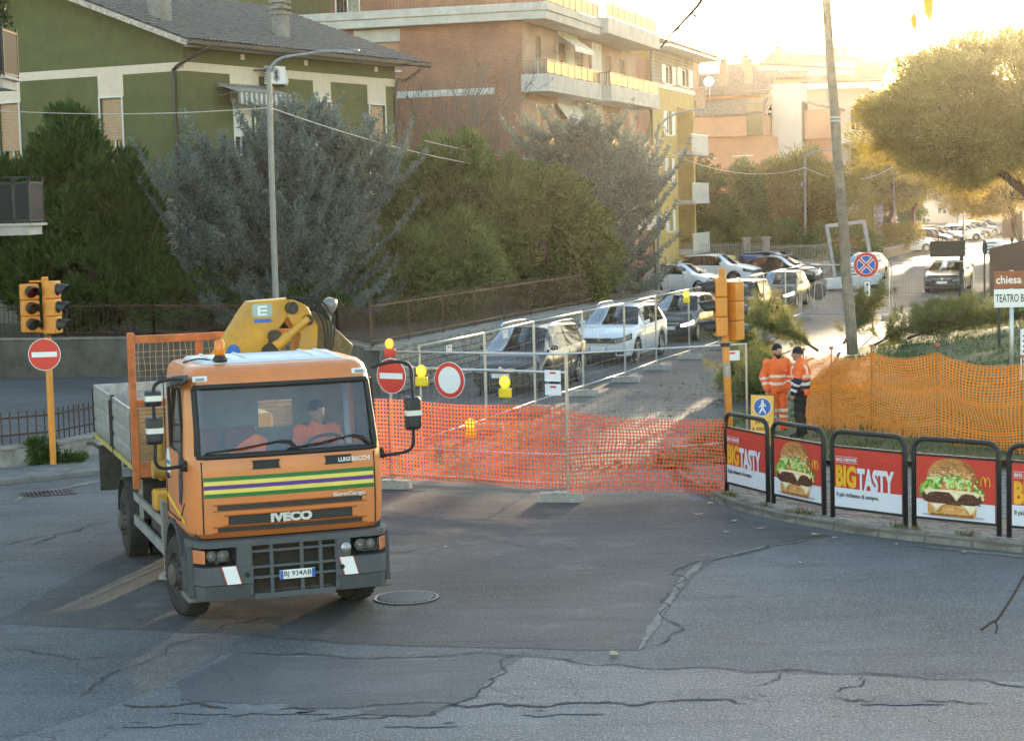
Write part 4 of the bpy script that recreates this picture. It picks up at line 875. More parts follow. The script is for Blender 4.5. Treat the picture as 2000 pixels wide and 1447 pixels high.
cedar('blue_cedar', 'grey blue cedar with several spires before the apartment balconies', (3.0, 71.5, 1.1), 6.9, 3.7, 102, BLUE, 360, 8, group='blue cedars')
# the dark green thuja at the left: two merged cones of upright plumes
bushy('thuja', 'dense dark green thuja with two peaks at the left edge', (-13.2, 58.9, 1.1), [((0, 0, 1.9), (2.3, 1.8, 1.9)), ((.1, 0, 4.2), (1.4, 1.2, 1.7)), ((.05, 0, 5.7), (.75, .7, 1.25)), ((1.6, .2, 3.4), (.95, .9, 2.0)), ((-1.8, 0, 3.2), (1.3, 1.0, 2.0)), ((1.9, 0, 1.6), (1.2, 1, 1.4))], THUJ, 103, 460, 190, .4, .26, .075, 1.1, trunk=[((0, 0, 0), (0, 0, 5.4), .16, .03), ((0, 0, .3), (1.5, 0, 3.6), .1, .02), ((0, 0, .3), (-1.7, 0, 3.2), .1, .02)], spread=.55)
bushy('oleander', 'tall olive green shrub with narrow leaves behind the railing', (-1.9, 66.5, 1.1), [((0, 0, 2.4), (2.3, 1.5, 2.5)), ((.1, 0, 4.6), (1.5, 1.2, 1.5)), ((-1.3, 0, 3.8), (1.2, 1, 1.6)), ((1.6, -.3, 2.9), (1.2, 1, 2.2))], OLIV, 104, 300, 190, .42, .2, .05, .55, cat='shrub', group='olive green shrubs')
bushy('oleander', 'rounder olive green shrub between the two blue cedars', (1.2, 67.5, 1.1), [((0, 0, 2.2), (2.0, 1.4, 2.3)), ((-.3, 0, 3.6), (1.5, 1.1, 1.3)), ((1.5, -.4, 1.6), (1.2, 1, 1.6))], OLIV, 105, 240, 190, .42, .2, .05, .5, cat='shrub', group='olive green shrubs')
bushy('oleander', 'low olive shrub spilling through the railing near the first cedar', (-3.2, 60.2, 1.1), [((0, 0, 1.3), (1.7, 1.2, 1.5)), ((1.6, 1.2, 1.6), (1.3, 1.1, 1.7))], OLIV, 106, 150, 170, .4, .2, .05, .5, cat='shrub', group='olive green shrubs')
bushy('garden_shrub', 'dark shrub in deep shade behind the yard wall', (-9.6, 58.2, 1.1), [((0, 0, .9), (2.0, .9, 1.0)), ((3.5, -1.2, .6), (1.5, .8, .8))], THUJ, 107, 130, 150, .35, .14, .04, .4, cat='shrub')
# bare tree before the brick wall
bt = thing('bare_tree', 'leafless tree with thin grey branches against the red brick wall', 'tree', (-1.9, 76, 1.1)); b = MB(); q = random.Random(12); tw_ = []
def grow(p, d, ln, r, lev):
    n = 4; pts = [p]; c = Vector(p); dd = d.copy()
    for i in range(n):
        dd = (dd + Vector((q.uniform(-.2, .2), q.uniform(-.2, .2), q.uniform(-.08, .16)))).normalized(); c = c + dd * ln / n; pts.append(c.copy())
    b.tube(pts, [r * (1 - .13 * i) for i in range(n + 1)], 5 if lev < 3 else 4, cap=False)
    if lev >= 6 or r < .0055: tw_.append(c); return
    for k in range(3 if lev < 5 else 2):
        a = pts[2 + (k % 3)]; nd = (dd + Vector((q.uniform(-1, 1), q.uniform(-.7, .7), q.uniform(-.25, .75))) * .75).normalized(); grow(a, nd, ln * q.uniform(.66, .86), r * .6, lev + 1)
for a in range(4): grow(Vector((0, 0, 1.2)), Vector((math.cos(a * 1.6 + .3) * .5, math.sin(a * 1.6) * .4, 1)).normalized(), 2.7, .1, 1)
b.tube([(0, 0, -.1), (.05, 0, .7), (0, 0, 1.4)], [.14, .11, .09], 8); b.build('trunk', mat('grey_bark', (.17, .14, .115), .95, var=.3), bt)
g = np.random.default_rng(8); tp = np.array([t[:] for t in tw_])[::2]; dd = g.normal(size=tp.shape) * .4; dd[:, 2] = -1
scatter_blades('dead_leaves', tp, dd, .16, .03, leafmat('dead_pods', (.06, .04, .03), (.14, .1, .06), .2), bt, 9)
# ---------------- far trees on the left of the street
def pt_at(px, Y): return ((px - 1000) / 3800 * Y, Y, 0)
bushy('round_tree', 'large rounded green tree behind the leaning wooden pole', (18.6, 126, 0), [((0, 0, 4.2), (3.6, 3, 3.4)), ((2.2, 0, 3.4), (2.6, 2.4, 2.8)), ((-2.2, 0, 3.2), (2.4, 2, 2.8))], DECI, 110, 300, 150, .75, .3, .08, .2, trunk=[((0, 0, 0), (0, 0, 3), .2, .1)], cat='tree')
bushy('far_conifer', 'narrow dark conifer beside the salmon building', (12.4, 122, 0), [((0, 0, 2.4), (1.9, 1.6, 2.6)), ((0, 0, 4.6), (1.1, 1, 2)), ((0, 0, 6), (.5, .5, 1.3))], THUJ, 111, 150, 130, .55, .28, .07, -.1, trunk=[((0, 0, 0), (0, 0, 6), .15, .04)], cat='tree', group='far conifers')
bushy('far_conifer', 'feathery conifer left of the rounded tree', (14.9, 124, 0), [((0, 0, 2.6), (2.0, 1.6, 2.7)), ((0, 0, 4.8), (1.2, 1, 1.8)), ((.2, 0, 6.2), (.45, .45, 1.3))], OLIV, 112, 150, 130, .55, .3, .07, -.1, trunk=[((0, 0, 0), (0, 0, 6), .15, .04)], cat='tree', group='far conifers')
bushy('garden_hedge', 'dark hedge behind the iron gate and its pillars', (14.0, 118, 0), [((-3, 0, 1.3), (3, 1, 1.6)), ((2, 0, 1.4), (3.2, 1, 1.8)), ((6, .5, 1.3), (2.5, 1, 1.8))], OLIV, 113, 200, 110, .5, .25, .07, .2, cat='hedge')
# ---------------- the umbrella pine that hides the sun, and pines beyond
PT = (25.6, 99, .9)
bushy('umbrella_pine', 'great umbrella pine at the right edge in front of the sun', PT, [((-.6, 0, 7.9), (6.6, 5.8, 3.5)), ((-3.4, -.5, 6.6), (4.2, 4, 2.7)), ((1.5, 0, 9.0), (5.2, 4.6, 3.0)), ((4.2, 0, 7.6), (5.2, 4.4, 3.2)), ((-4.4, 0, 7.7), (2.9, 3, 2.7))], PINE, 120, 560, 290, 1.0, .34, .065, .35, trunk=[((1.4, 0, 0), (.9, 0, 3.4), .36, .28), ((.9, 0, 3.4), (-2.6, 0, 6.0), .24, .12), ((.9, 0, 3.4), (2.8, 1, 6.6), .24, .12), ((.9, 0, 3.4), (.6, -1, 7.4), .22, .1)], tm=PBARK, tk=.1)
for i, (x, y, h, r, lab) in enumerate([(29.3, 150, 8.2, 3.2, 'pine with a bare trunk by the hedge down the street'), (31.6, 152, 8.0, 3.0, 'second pine with twin dark trunk beside the hedge'), (37.5, 190, 10, 4.5, 'hazy pine above the row of parked cars'), (30.6, 172, 8.8, 3.6, 'sunlit pine in front of the far shops')]):
    bushy('street_pine', lab, (x, y, 0), [((0, 0, h * .72), (r, r * .9, h * .26)), ((r * .4, 0, h * .84), (r * .7, r * .7, h * .2)), ((-r * .4, 0, h * .62), (r * .7, r * .7, h * .18))], (DECI, PINE)[i % 2], 130 + i, 150, 110, .7, .32, .08, .3, trunk=[((0, 0, 0), (.1, 0, h * .55), .24, .16)], tm=PBARK, tk=.07, group='pines down the street')
bushy('golden_tree', 'backlit golden leaved tree under the umbrella pine', (38.5, 150, .3), [((0, 0, 5.2), (5.0, 4, 2.8)), ((-2.4, 0, 4.0), (3, 3, 1.8)), ((4, 0, 4.4), (3.4, 3, 2.4))], leafmat('golden_leaves', (.14, .1, .02), (.34, .25, .06), .5, tcol=(.6, .42, .1)), 140, 210, 150, .75, .26, .1, .0, trunk=[((1, 0, 0), (0, 0, 3.4), .25, .15)], tk=.06)
bushy('cypress', 'slim dark cypress rising left of the umbrella pine', (31.0, 165, 0), [((0, 0, 6), (1.0, 1, 6.2)), ((0, 0, 10), (.6, .6, 3.5))], THUJ, 141, 160, 120, .5, .3, .08, .9, trunk=[((0, 0, 0), (0, 0, 11), .16, .04)], group='cypresses')
bushy('cypress', 'second slim cypress touching the umbrella pine crown', (34.0, 165, 0), [((0, 0, 6), (1.1, 1, 6.6)), ((0, 0, 11), (.6, .6, 3.2))], THUJ, 142, 160, 120, .5, .3, .08, .9, trunk=[((0, 0, 0), (0, 0, 12), .16, .04)], group='cypresses')
bushy('clipped_hedge', 'clipped hedge on a low wall at the bend of the pavement', (28.4, 146, .5), [((0, 0, .8), (1.8, 1.6, .9)), ((1.6, 2, .9), (1.6, 1.6, .9))], DECI, 143, 90, 120, .4, .16, .06, .4, cat='hedge')
# low spread of trees and bushes behind the bank, off to the right
bushy('roadside_bush', 'low bush on the bank beside the church sign', (19.5, 61, .9), [((0, 0, .5), (1.5, 1.2, .7))], OLIV, 144, 60, 120, .35, .15, .04, .4, cat='shrub')
# ---------------- felled pine boughs on the kerb
def bough(name, label, loc, dirn, ln, seed, lift=.5, n=26, nl=.24, group='felled pine boughs', side=.75):
    o = thing(name, label, 'branch', loc, 0, group); g = np.random.default_rng(seed); q = random.Random(seed); b = MB(); P = []; D = []
    d = Vector(dirn).normalized(); path = [Vector((0, 0, .06)) + d * (ln * i / 8) + Vector((0, 0, lift * math.sin(PI * .6 * i / 8))) for i in range(9)]
    b.tube(path, [.045 - .004 * i for i in range(9)], 6)
    for k in range(n):
        a = path[min(8, 1 + int(8 * k / n))]; s_ = (Vector((q.uniform(-1, 1), q.uniform(-1, 1), q.uniform(-.1, .8))) * side + d * .7).normalized(); l2 = q.uniform(.35, .95)
        e = a + s_ * l2; e.z = max(e.z, .05); b.tube([a, a.lerp(e, .5) + Vector((0, 0, .05)), e], [.014, .01, .006], 4)
        for f in (.45, .65, .82, 1.0, 1.0):
            m_ = 26; c = np.array(a.lerp(e, f)[:]); P.append(np.repeat(c[None], m_, 0) + g.normal(size=(m_, 3)) * .02); D.append(unit(np.array(s_[:]) * .8 + g.normal(size=(m_, 3)) * .75))
    P, D = np.concatenate(P), np.concatenate(D); P[:, 2] = np.maximum(P[:, 2], .02); b.build('stem', PBARK, o)
    scatter_blades('needles', P, D, nl * (.6 + .6 * g.random(len(P))), .013, NEED, o, seed); return o
NEED = leafmat('cut_needles', (.05, .07, .02), (.17, .185, .06), .35, tcol=(.3, .28, .08))
bo = [((8.9, 60.5, .05), (-.5, .6, .3), 1.5, .7, 'upright pine bough left of the leaning wooden pole'), ((9.1, 57.5, .05), (-.8, .2, .3), 1.8, .4, 'pine bough lying at the foot of the wooden pole'), ((10.8, 57.8, .15), (.6, .3, .1), 2.0, .4, 'pine bough lying right of the wooden pole'), ((12.0, 58.8, .25), (.9, .2, .1), 2.2, .3, 'spreading pine bough nearest the grass'), ((12.4, 61.5, .25), (.7, .5, .15), 2.2, .4, 'pine bough behind the no stopping sign post'),
      ((10.2, 59.5, .1), (.5, .6, .3), 2.0, .6, 'pine bough between wooden pole and sign post'), ((7.8, 57.5, .03), (-.6, -.3, .15), 1.7, .3, 'pine bough trailing toward the two workers'), ((6.4, 48.4, .0), (-.5, -.85, .08), 2.1, .25, 'long drooping bough lying behind the bearded worker'), ((6.1, 45.6, .0), (-.45, -.85, .06), 1.3, .2, 'bough lying on the street left of the workers'), ((7.4, 52.0, .0), (-.5, -.6, .06), 1.4, .2, 'small bough on the street edge'),
      ((13.6, 60.2, .35), (.8, -.2, .1), 1.9, .25, 'low bough on the grass right of the pile')]
for i, (l, d, ln, lf, lab) in enumerate(bo): bough('pine_bough', lab, l, d, ln, 200 + i, lf * .6, 46)
b = bushy('wall_weed', 'leafy green weed at the foot of the left traffic light', (-8.95, 36.35, .08), [((0, 0, .22), (.28, .2, .28)), ((.5, .1, .08), (.4, .1, .1))], THUJ, 150, 36, 60, .12, .1, .04, .4, cat='weed')
# ================================================================== the orange truck (local +Y forward, +X its right side, origin under the front axle)
TR_LOC = (-2.96, 23.16, 0); TR_RZ = math.radians(198.8)
TO = mat('truck_orange', (.62, .2, .055), .42, var=.1, vs=3, coat=.25, dirt=.4, dcol=(.36, .2, .12), ds=2.4)
TOR = mat('frame_orange', (.48, .14, .04), .7, var=.25, vs=6, dirt=.75, dcol=(.1, .05, .03), ds=4)
TG = mat('bumper_grey', (.075, .08, .088), .62, var=.15, vs=4, bump=.15, dirt=.3, dcol=(.16, .14, .12))
TBK = mat('rubber_black', (.016, .016, .017), .65, var=.2)
TYRE = mat('tyre', (.022, .021, .021), .85, var=.3, vs=10, bump=.3, dirt=.6, dcol=(.075, .065, .055), ds=3)
CHAS = mat('chassis', (.045, .04, .036), .8, var=.4, vs=6, dirt=.7, dcol=(.11, .09, .07))
ALU = mat('worn_aluminium', (.36, .36, .35), .5, .55, var=.2, vs=3, bump=.2, dirt=.6, dcol=(.17, .155, .135), ds=2.5)
LENS = glassmat('lamp_lens', (.9, .9, .9), .85, .08)
CHRM = mat('reflector_chrome', (.75, .75, .75), .18, 1., var=.1); REFB = mat('reflector_bowl', (.7, .7, .7), .3, .35, var=.1)
AMBER = mat('amber_plastic', (.75, .2, .015), .25, var=.1, spec=.6)
RETRO = mat('reflective_white', (.8, .8, .82), .4, var=.04)
WGL = glassmat('windscreen', (.86, .93, .95), .95)
tk = thing('dropside_truck', 'orange cab truck with loading crane and aluminium dropsides on the crossing', 'truck', TR_LOC, TR_RZ)
# ---- cab shell: rings of the plan outline lofted over height
LEV = [(1.07, 1.10, 1.17), (1.13, 1.14, 1.225), (1.35, 1.15, 1.25), (1.6, 1.15, 1.255), (1.84, 1.15, 1.25), (1.95, 1.148, 1.235), (2.01, 1.142, 1.21), (2.3, 1.125, 1.13), (2.58, 1.108, 1.04), (2.76, 1.098, .98), (2.84, 1.09, .95), (2.93, 1.07, .88), (2.985, 1.02, .78), (3.0, .95, .68)]
SY = [-.45, -.36, -.1, .3, .62, .8]; FX = [1.0, .96, .8, .6, .4, .2, 0.]
def cab_dims(z):
    for (z0, w0, f0), (z1, w1, f1) in zip(LEV, LEV[1:]):
        if z <= z1: t = max(0, (z - z0) / (z1 - z0)); return w0 + (w1 - w0) * t, f0 + (f1 - f0) * t
    return LEV[-1][1:]
def front_y(x, z):
    w_, f = cab_dims(z); a = abs(x) / w_; y = f - .05 * a * a
    if a > .87: y -= .26 * ((a - .87) / .13) ** 2.2
    return y
def ring(z):
    w_, f = cab_dims(z); k = f / 1.25; r = [(w_, y if y < .5 else min(y, f - .33)) for y in SY]
    fr = [1.0, .992, .97, .93, .89] + [x * .87 for x in FX[1:]]
    xs = [x * w_ for x in fr]; pts = r + [(x, front_y(min(x, w_ * .9999), z)) for x in xs]
    return pts + [(-x, y) for x, y in pts[-2::-1]]
rings = [(z, ring(z)) for z, _, _ in LEV]; NR = len(rings[0][1])
def cab_cells(sel, off=0.):
    b = MB(); idx = {}
    def vid(j, i):
        if (j, i) not in idx:
            z, r = rings[j]; x, y = r[i]; idx[(j, i)] = len(b.v); b.v.append((x * (1 - off), y - (off if abs(x) < .9 else 0), z))
        return idx[(j, i)]
    for j in range(len(rings) - 1):
        for i in range(NR - 1):
            if sel(j, i): b.f.append((vid(j, i), vid(j, i + 1), vid(j + 1, i + 1), vid(j + 1, i))); b.m.append(0)
    return b
NF0 = len(SY)                      # first front column
iws0, iws1 = NF0 + 3, NR - 1 - (NF0 + 3)
is_ws = lambda j, i: 6 <= j < 9 and iws0 <= i < iws1
is_sw = lambda j, i: 6 <= j < 9 and (2 <= i < 5 or NR - 1 - 5 <= i < NR - 1 - 2)
b = cab_cells(lambda j, i: not is_ws(j, i) and not is_sw(j, i))
z, r = rings[-1]; o_ = len(b.v); b.v += [(x, y, z) for x, y in r]; b.f.append(tuple(range(o_, o_ + NR))); b.m.append(0)
cabo = b.build('cab_shell', TO, tk, sharp=.5)
b = MB(); b.add([(-1.1, -.452, 1.07), (-.42, -.452, 1.07), (-.42, -.452, 2.9), (-1.05, -.452, 2.9)], [(0, 1, 2, 3)]); b.add([(.0, -.452, 1.07), (1.1, -.452, 1.07), (1.05, -.452, 2.9), (.0, -.452, 2.9)], [(0, 1, 2, 3)])
b.add([(-.42, -.452, 1.07), (.0, -.452, 1.07), (.0, -.452, 2.12), (-.42, -.452, 2.12)], [(0, 1, 2, 3)]); b.add([(-.42, -.452, 2.45), (.0, -.452, 2.45), (.0, -.452, 2.95), (-.42, -.452, 2.95)], [(0, 1, 2, 3)]); b.build('cab_rear_wall', mat('cab_liner', (.2, .2, .21), .8), tk)
cab_cells(is_ws, .008).build('windscreen', WGL, tk, smooth=True)
for s_ in (0, 1): cab_cells(lambda j, i: 6 <= j < 9 and (2 <= i < 5 if s_ == 0 else NR - 6 <= i < NR - 3), .006).build('side_window', glassmat('side_glass', (.7, .75, .76), .85), tk, smooth=True)
def surf(x, z, off): return Vector((x, front_y(x, z) + off, z))
def decal(b, x0, x1, z0, z1, off, th=.004, n=14, sk=0.):
    vs = []
    for o in (off, off + th):
        for z in (z0, z1):
            for k in range(n + 1): x = x0 + (x1 - x0) * k / n; vs.append(surf(x + sk * (z - z0), z, o))
    k = n + 1; fs = []
    for i in range(n): fs += [(2 * k + i, 2 * k + i + 1, 3 * k + i + 1, 3 * k + i), (i, i + 1, 2 * k + i + 1, 2 * k + i), (k + i, k + i + 1, 3 * k + i + 1, 3 * k + i)]
    fs += [(0, k, 3 * k, 2 * k), (n, k + n, 3 * k + n, 2 * k + n)]; return b.add(vs, fs)
# windscreen rubber
b = MB(); xw = .93 * 1.1
zs = [2.0, 2.1, 2.3, 2.5, 2.7, 2.75]
pth = [surf(-xw + 2 * xw * k / 24, 2.0, .004) for k in range(25)] + [surf(1.028 - .02 * (z - 2) / .8, z, .01) for z in zs[1:]] + [surf(1.0 - 2.0 * k / 24, 2.77, .006) for k in range(25)] + [surf(-1.028 + .02 * (z - 2) / .8, z, .01) for z in zs[:0:-1]]
b.tube(pth, .034, 6, closed=True); b.build('windscreen_seal', TBK, tk, smooth=True)
# bonnet flap outline, stripes, slots
b = MB()
for x in (1.0, -1.0): b.tube([surf(x, z, .001) for z in (1.13, 1.4, 1.7, 1.95)], .009, 5)
b.each('panel_gap', TBK, cabo)
cs = [('green', (.02, .15, .035)), ('yellow', (.75, .6, .12)), ('purple', (.1, .03, .22)), ('yellow', (.75, .6, .12)), ('green', (.02, .15, .035))]
for k, (n_, c) in enumerate(cs):
    z1 = 1.775 - k * .047; b = MB(); decal(b, -.985, .985, z1 - .047, z1, .0015, .003); b.build('stripe', mat('stripe_' + n_, c, .5, var=.06), cabo)
for x0, x1, z0, z1 in ((-.84, .84, 1.395, 1.45), (-.72, .72, 1.225, 1.325), (-.84, .84, 1.145, 1.195)):
    b = MB(); decal(b, x0, x1, z0, z1, -.004, .006); so = b.build('grille_slot', TBK, cabo)
    b = MB(); decal(b, x0 - .05, x1 + .05, z1 + .001, z1 + .016, .0, .016); decal(b, x0 - .05, x1 + .05, z0 - .012, z0 - .001, .0, .01); b.build('slot_lip', TO, so, smooth=True)
    b = MB()
    for k in range(3): decal(b, x0 + .01, x1 - .01, z0 + (z1 - z0) * (k + .8) / 4, z0 + (z1 - z0) * (k + 1.1) / 4, .002, .004)
    b.build('louvre', TG, so)
for x0, x1 in ((.12, .42), (-.72, -.42)):
    b = MB(); decal(b, x0, x1, 1.855, 1.925, -.002, .006, 4); o = b.build('air_inlet', TBK, cabo); b = MB()
    for a, c, e, f in ((x0 - .012, x1 + .012, 1.925, 1.94), (x0 - .012, x1 + .012, 1.84, 1.855)): decal(b, a, c, e, f, 0, .012, 4)
    b.build('inlet_frame', TBK, o)
SIL = mat('badge_silver', (.62, .62, .63), .4, .5, var=.05)
def fplane(z, x=0): return Matrix(((-1, 0, 0, 0), (0, 0, 1, front_y(x, z) + .004), (0, 1, 0, 0), (0, 0, 0, 1)))
text('badge_lettering', 'IVECO', SIL, (-.24, .24, 1.222, 1.332), fplane(1.27), cabo, .06, .012)
text('badge_lettering', 'EuroCargo', SIL, (.5, .88, 1.452, 1.51), fplane(1.48, .7) , cabo, .045, .01)
text('owner_lettering', 'LUIGI BACCHI', RETRO, (.57, .95, 1.86, 1.91), Matrix.Translation((0, 0, 0)) @ Matrix(((-1, 0, 0, 0), (-.07, 0, 1, front_y(.62, 1.88) + .05), (0, 1, 0, 0), (0, 0, 0, 1))), cabo, .025, .004)
# roof ribs, marker lamps, beacon, deflector
RF = mat('roof_white', (.62, .66, .7), .35, var=.08, vs=2, dirt=.25)
b = MB(); b.hexa([(-.9, -.42, 3.001), (.9, -.42, 3.001), (.84, .62, 3.001), (-.84, .62, 3.001)], [(-.86, -.4, 3.04), (.86, -.4, 3.04), (.78, .54, 3.035), (-.78, .54, 3.035)]); ro = b.build('roof_panel', RF, tk, bevel=.012)
b = MB()
for x in (-.7, -.5, .5, .7, .3): b.hexa([(x - .025, -.38, 3.036), (x + .025, -.38, 3.036), (x + .022, .5, 3.033), (x - .022, .5, 3.033)], [(x - .012, -.36, 3.06), (x + .012, -.36, 3.06), (x + .01, .45, 3.055), (x - .01, .45, 3.055)])
b.each('roof_rib', RF, ro)
for s_ in (1, -1):
    p = surf(.93 * s_, 2.86, .012); b = MB(); b.box(p.x - .085, p.x + .085, p.y - .03, p.y + .012, p.z - .03, p.z + .035); mo = b.build('marker_lamp', RETRO, tk, bevel=.01)
    b = MB(); b.box(p.x - .05, p.x + .05, p.y + .0125, p.y + .02, p.z - .015, p.z + .02); b.build('lens', mat('grey_lens', (.3, .33, .36), .15), mo)
b = MB(); b.lathe([(.0, 0), (.088, 0), (.085, .03), (.062, .07), (.06, .075)], 18, T(.62, .52, 3.02)); be = b.build('beacon', TBK, tk, smooth=True)
b = MB(); b.lathe([(.058, .076), (.062, .1), (.06, .22), (.045, .25), (0, .258)], 18, T(.62, .52, 3.02)); b.build('dome', AMBER, be, smooth=True)
b = MB(); b.tube(catmull([(.7, .5, 3.03), (.82, .3, 3.05), (.98, .1, 3.0)], 5), .01, 5); b.build('cable', TBK, be)
# door details on both sides
for s_ in (1, -1):
    X_ = 1.152 * s_; e = .004 * s_
    b = MB(); b.prism([(.52, 1.42), (.66, 1.40), (.80, 1.62), (.80, 2.0), (.60, 2.0)], 0, .006, Matrix(((0, 0, s_, X_), (1, 0, 0, 0), (0, 1, 0, 0), (0, 0, 0, 1)))); b.build('quarter_window', mat('dark_glass', (.012, .014, .016), .08, spec=.7), tk)
    b = MB()
    for a, c in (((-.36, 1.2), (-.36, 2.85)), ((-.36, 1.2), (.5, 1.2)), ((.5, 1.2), (.88, 1.45))): b.bar((X_, a[0], a[1]), (X_, c[0], c[1]), .012, .012, up=(1, 0, 0))
    b.tube([(X_ - .02 * s_, y, z) for y, z in ((-.1, 2.0), (.82, 2.0), (.66, 2.74), (-.1, 2.76))], .022, 5, closed=True)
    b.build('door_seal', TBK, tk)
    b = MB(); b.box(X_ - .01 * s_ if s_ > 0 else X_ - .03, X_ + .03 if s_ > 0 else X_ + .01, -.3, -.12, 1.62, 1.68); b.build('door_handle', TBK, tk, bevel=.01)
    b = MB(); b.prism([(.1 + .14 * math.cos(a), 1.8 + .17 * math.sin(a)) for a in [2 * PI * k / 24 for k in range(24)]], 0, .003, Matrix(((0, 0, s_, X_ + e * .2), (1, 0, 0, -.28), (0, 1, 0, 0), (0, 0, 0, 1)))); lg = b.build('door_sign', RETRO, tk)
    b = MB(); b.box(min(X_, X_ + .0045 * s_), max(X_, X_ + .0045 * s_), -.29, -.07, 1.78, 1.83); b.build('sign_band', mat('sign_blue', (.05, .12, .4), .5), lg)
    b = MB(); b.hexa([(X_, -.4, 1.38), (X_ + e, -.4, 1.38), (X_ + e, .85, 1.2), (X_, .85, 1.2)], [(X_, -.4, 1.43), (X_ + e, -.4, 1.43), (X_ + e, .85, 1.25), (X_, .85, 1.25)]); b.build('yellow_strip', mat('strip_yellow', (.8, .55, .02), .4), tk)
# ---- bumper
b = MB(); W = 1.17
def bfront(x): a = abs(x) / W; return 1.34 - .03 * a * a - (.32 * ((a - .86) / .14) ** 2 if a > .86 else 0)
def bslab(b, x0, x1, z0, z1, th=.1, n=10, off=0., taper=0.):
    for k in range(n):
        xa, xb = x0 + (x1 - x0) * k / n, x0 + (x1 - x0) * (k + 1) / n; ya, yb = bfront(xa) + off, bfront(xb) + off
        b.hexa([(xa, ya - th, z0), (xb, yb - th, z0), (xb, yb - taper, z0), (xa, ya - taper, z0)], [(xa, ya - th, z1), (xb, yb - th, z1), (xb, yb, z1), (xa, ya, z1)])
bslab(b, -W, W, .985, 1.055, .16, 24)
for s_ in (1, -1):
    x0, x1 = sorted((.48 * s_, W * s_)); bslab(b, x0, x1, .56, .765, .2, 10); bslab(b, x0, x1, .38, .55, .22, 10, -.012, .05)
    x0, x1 = sorted((.5 * s_, .66 * s_)); bslab(b, x0, x1, .766, .984, .12, 3, -.01)
    x0, x1 = sorted((1.13 * s_, W * s_)); bslab(b, x0, x1, .766, .984, .12, 3, -.0)
bo_ = b.build('bumper', TG, tk, sharp=.6)
b = MB()
for z in (.9, .72, .6): bslab(b, -.5, .5, z, z + .028, .05, 6, -.02)
for x in (.5, .26, -.09, -.31, -.5): bslab(b, x - .02, x + .02, .42, .985, .05, 1, -.028)
bslab(b, -.47, .47, .37, .43, .12, 6, -.02)
b.build('bumper_bars', TG, bo_, sharp=.6)
b = MB(); b.box(-.5, .5, 1.0, 1.2, .44, .98); b.build('radiator', mat('radiator_brown', (.035, .028, .022), .8, var=.4, vs=20, bump=.5, bs=90), tk)
b = MB(); b.box(-1.05, 1.05, .95, 1.1, 1.0, 1.12); b.build('front_valance', CHAS, tk)
for s_ in (1, -1):
    xa, xb = sorted((.7 * s_, 1.125 * s_)); yb = 1.2
    b = MB(); b.box(xa - .03, xb + (.0), .98, 1.12, .77, .98); ho = b.build('headlamp_housing', TBK, tk)
    xi, xo = sorted((.74 * s_, 1.0 * s_)); b = MB(); b.hexa([(xi, 1.14, .80), (xo, 1.1, .80), (xo, 1.26, .80), (xi, 1.29, .80)], [(xi, 1.14, .955), (xo, 1.1, .955), (xo, 1.25, .955), (xi, 1.28, .955)]); b.build('headlamp_glass', LENS, ho, bevel=.012)
    b = MB(); b.lathe([(.0, 0), (.03, .01), (.068, .06), (.07, .062)], 16, T((.8 if s_ > 0 else -.8), 1.16, .878) @ RX(-PI / 2)); b.lathe([(.0, 0), (.03, .01), (.058, .06)], 16, T(.93 * s_, 1.145, .878) @ RX(-PI / 2)); b.build('reflector', REFB, ho, smooth=True)
    xi, xo = sorted((1.03 * s_, 1.12 * s_)); y1, y2 = bfront(1.0) - .03, bfront(1.13) - .01
    b = MB(); b.hexa([(1.012 * s_, y1 - .08, .8), (1.13 * s_, y2 - .08, .8), (1.13 * s_, y2, .8), (1.012 * s_, y1, .8)], [(1.012 * s_, y1 - .08, .955), (1.13 * s_, y2 - .08, .955), (1.13 * s_, y2, .955), (1.012 * s_, y1, .955)]); b.build('indicator', AMBER if 0 else mat('indicator_lens', (.55, .2, .09), .2), ho, bevel=.01)
    x = .7 * s_ if s_ > 0 else -.66; sk = -.07
    b = MB(); y = bfront(x) + .004
    b.hexa([(x + .09, y, .56), (x - .09, y, .56), (x - .09, y + .004, .56), (x + .09, y + .004, .56)], [(x + .09 + .06, y, .775), (x - .09 + .06, y, .775), (x - .09 + .06, y + .004, .775), (x + .09 + .06, y + .004, .775)]); wp_ = b.build('warning_plate', mat('plate_red', (.45, .05, .03), .5), bo_)
    b = MB(); y += .0045; b.hexa([(x + .078, y, .565), (x - .078, y, .565), (x - .078, y + .003, .565), (x + .078, y + .003, .565)], [(x + .078 + .057, y, .77), (x - .078 + .057, y, .77), (x - .078 + .057, y + .003, .77), (x + .078 + .057, y + .003, .77)]); b.build('plate_face', RETRO, wp_)
    b = MB(); b.cyl((.55 * s_, bfront(.55) - .005, .66), (.55 * s_, bfront(.55) + .012, .66), .03, n=12); b.build('tow_cap', TBK, bo_)
b = MB(); b.lathe([(0, .0), (.05, .0), (.06, .02), (.02, .05), (0, .05)], 12, T(-.6, bfront(.6), .88) @ RX(-PI / 2)); b.build('tow_hook', ZINC, bo_)
b = MB(); b.box(-.23, .18, 1.335, 1.347, .575, .68); pl = b.build('number_plate', mat('plate_white', (.75, .75, .74), .45), tk, bevel=.004)
PBL = mat('plate_blue', (.03, .1, .45), .5); PBK = mat('plate_black', (.02, .02, .025), .6)
b = MB(); b.box(.142, .178, 1.3475, 1.349, .578, .677); b.box(-.228, -.192, 1.3475, 1.349, .578, .677); b.build('plate_band', PBL, pl)
text('plate_lettering', 'BJ 934AB', PBK, (-.13, .185, .59, .665), Matrix(((-1, 0, 0, 0), (0, 0, 1, 1.348), (0, 1, 0, 0), (0, 0, 0, 1))), pl, .004, .002)
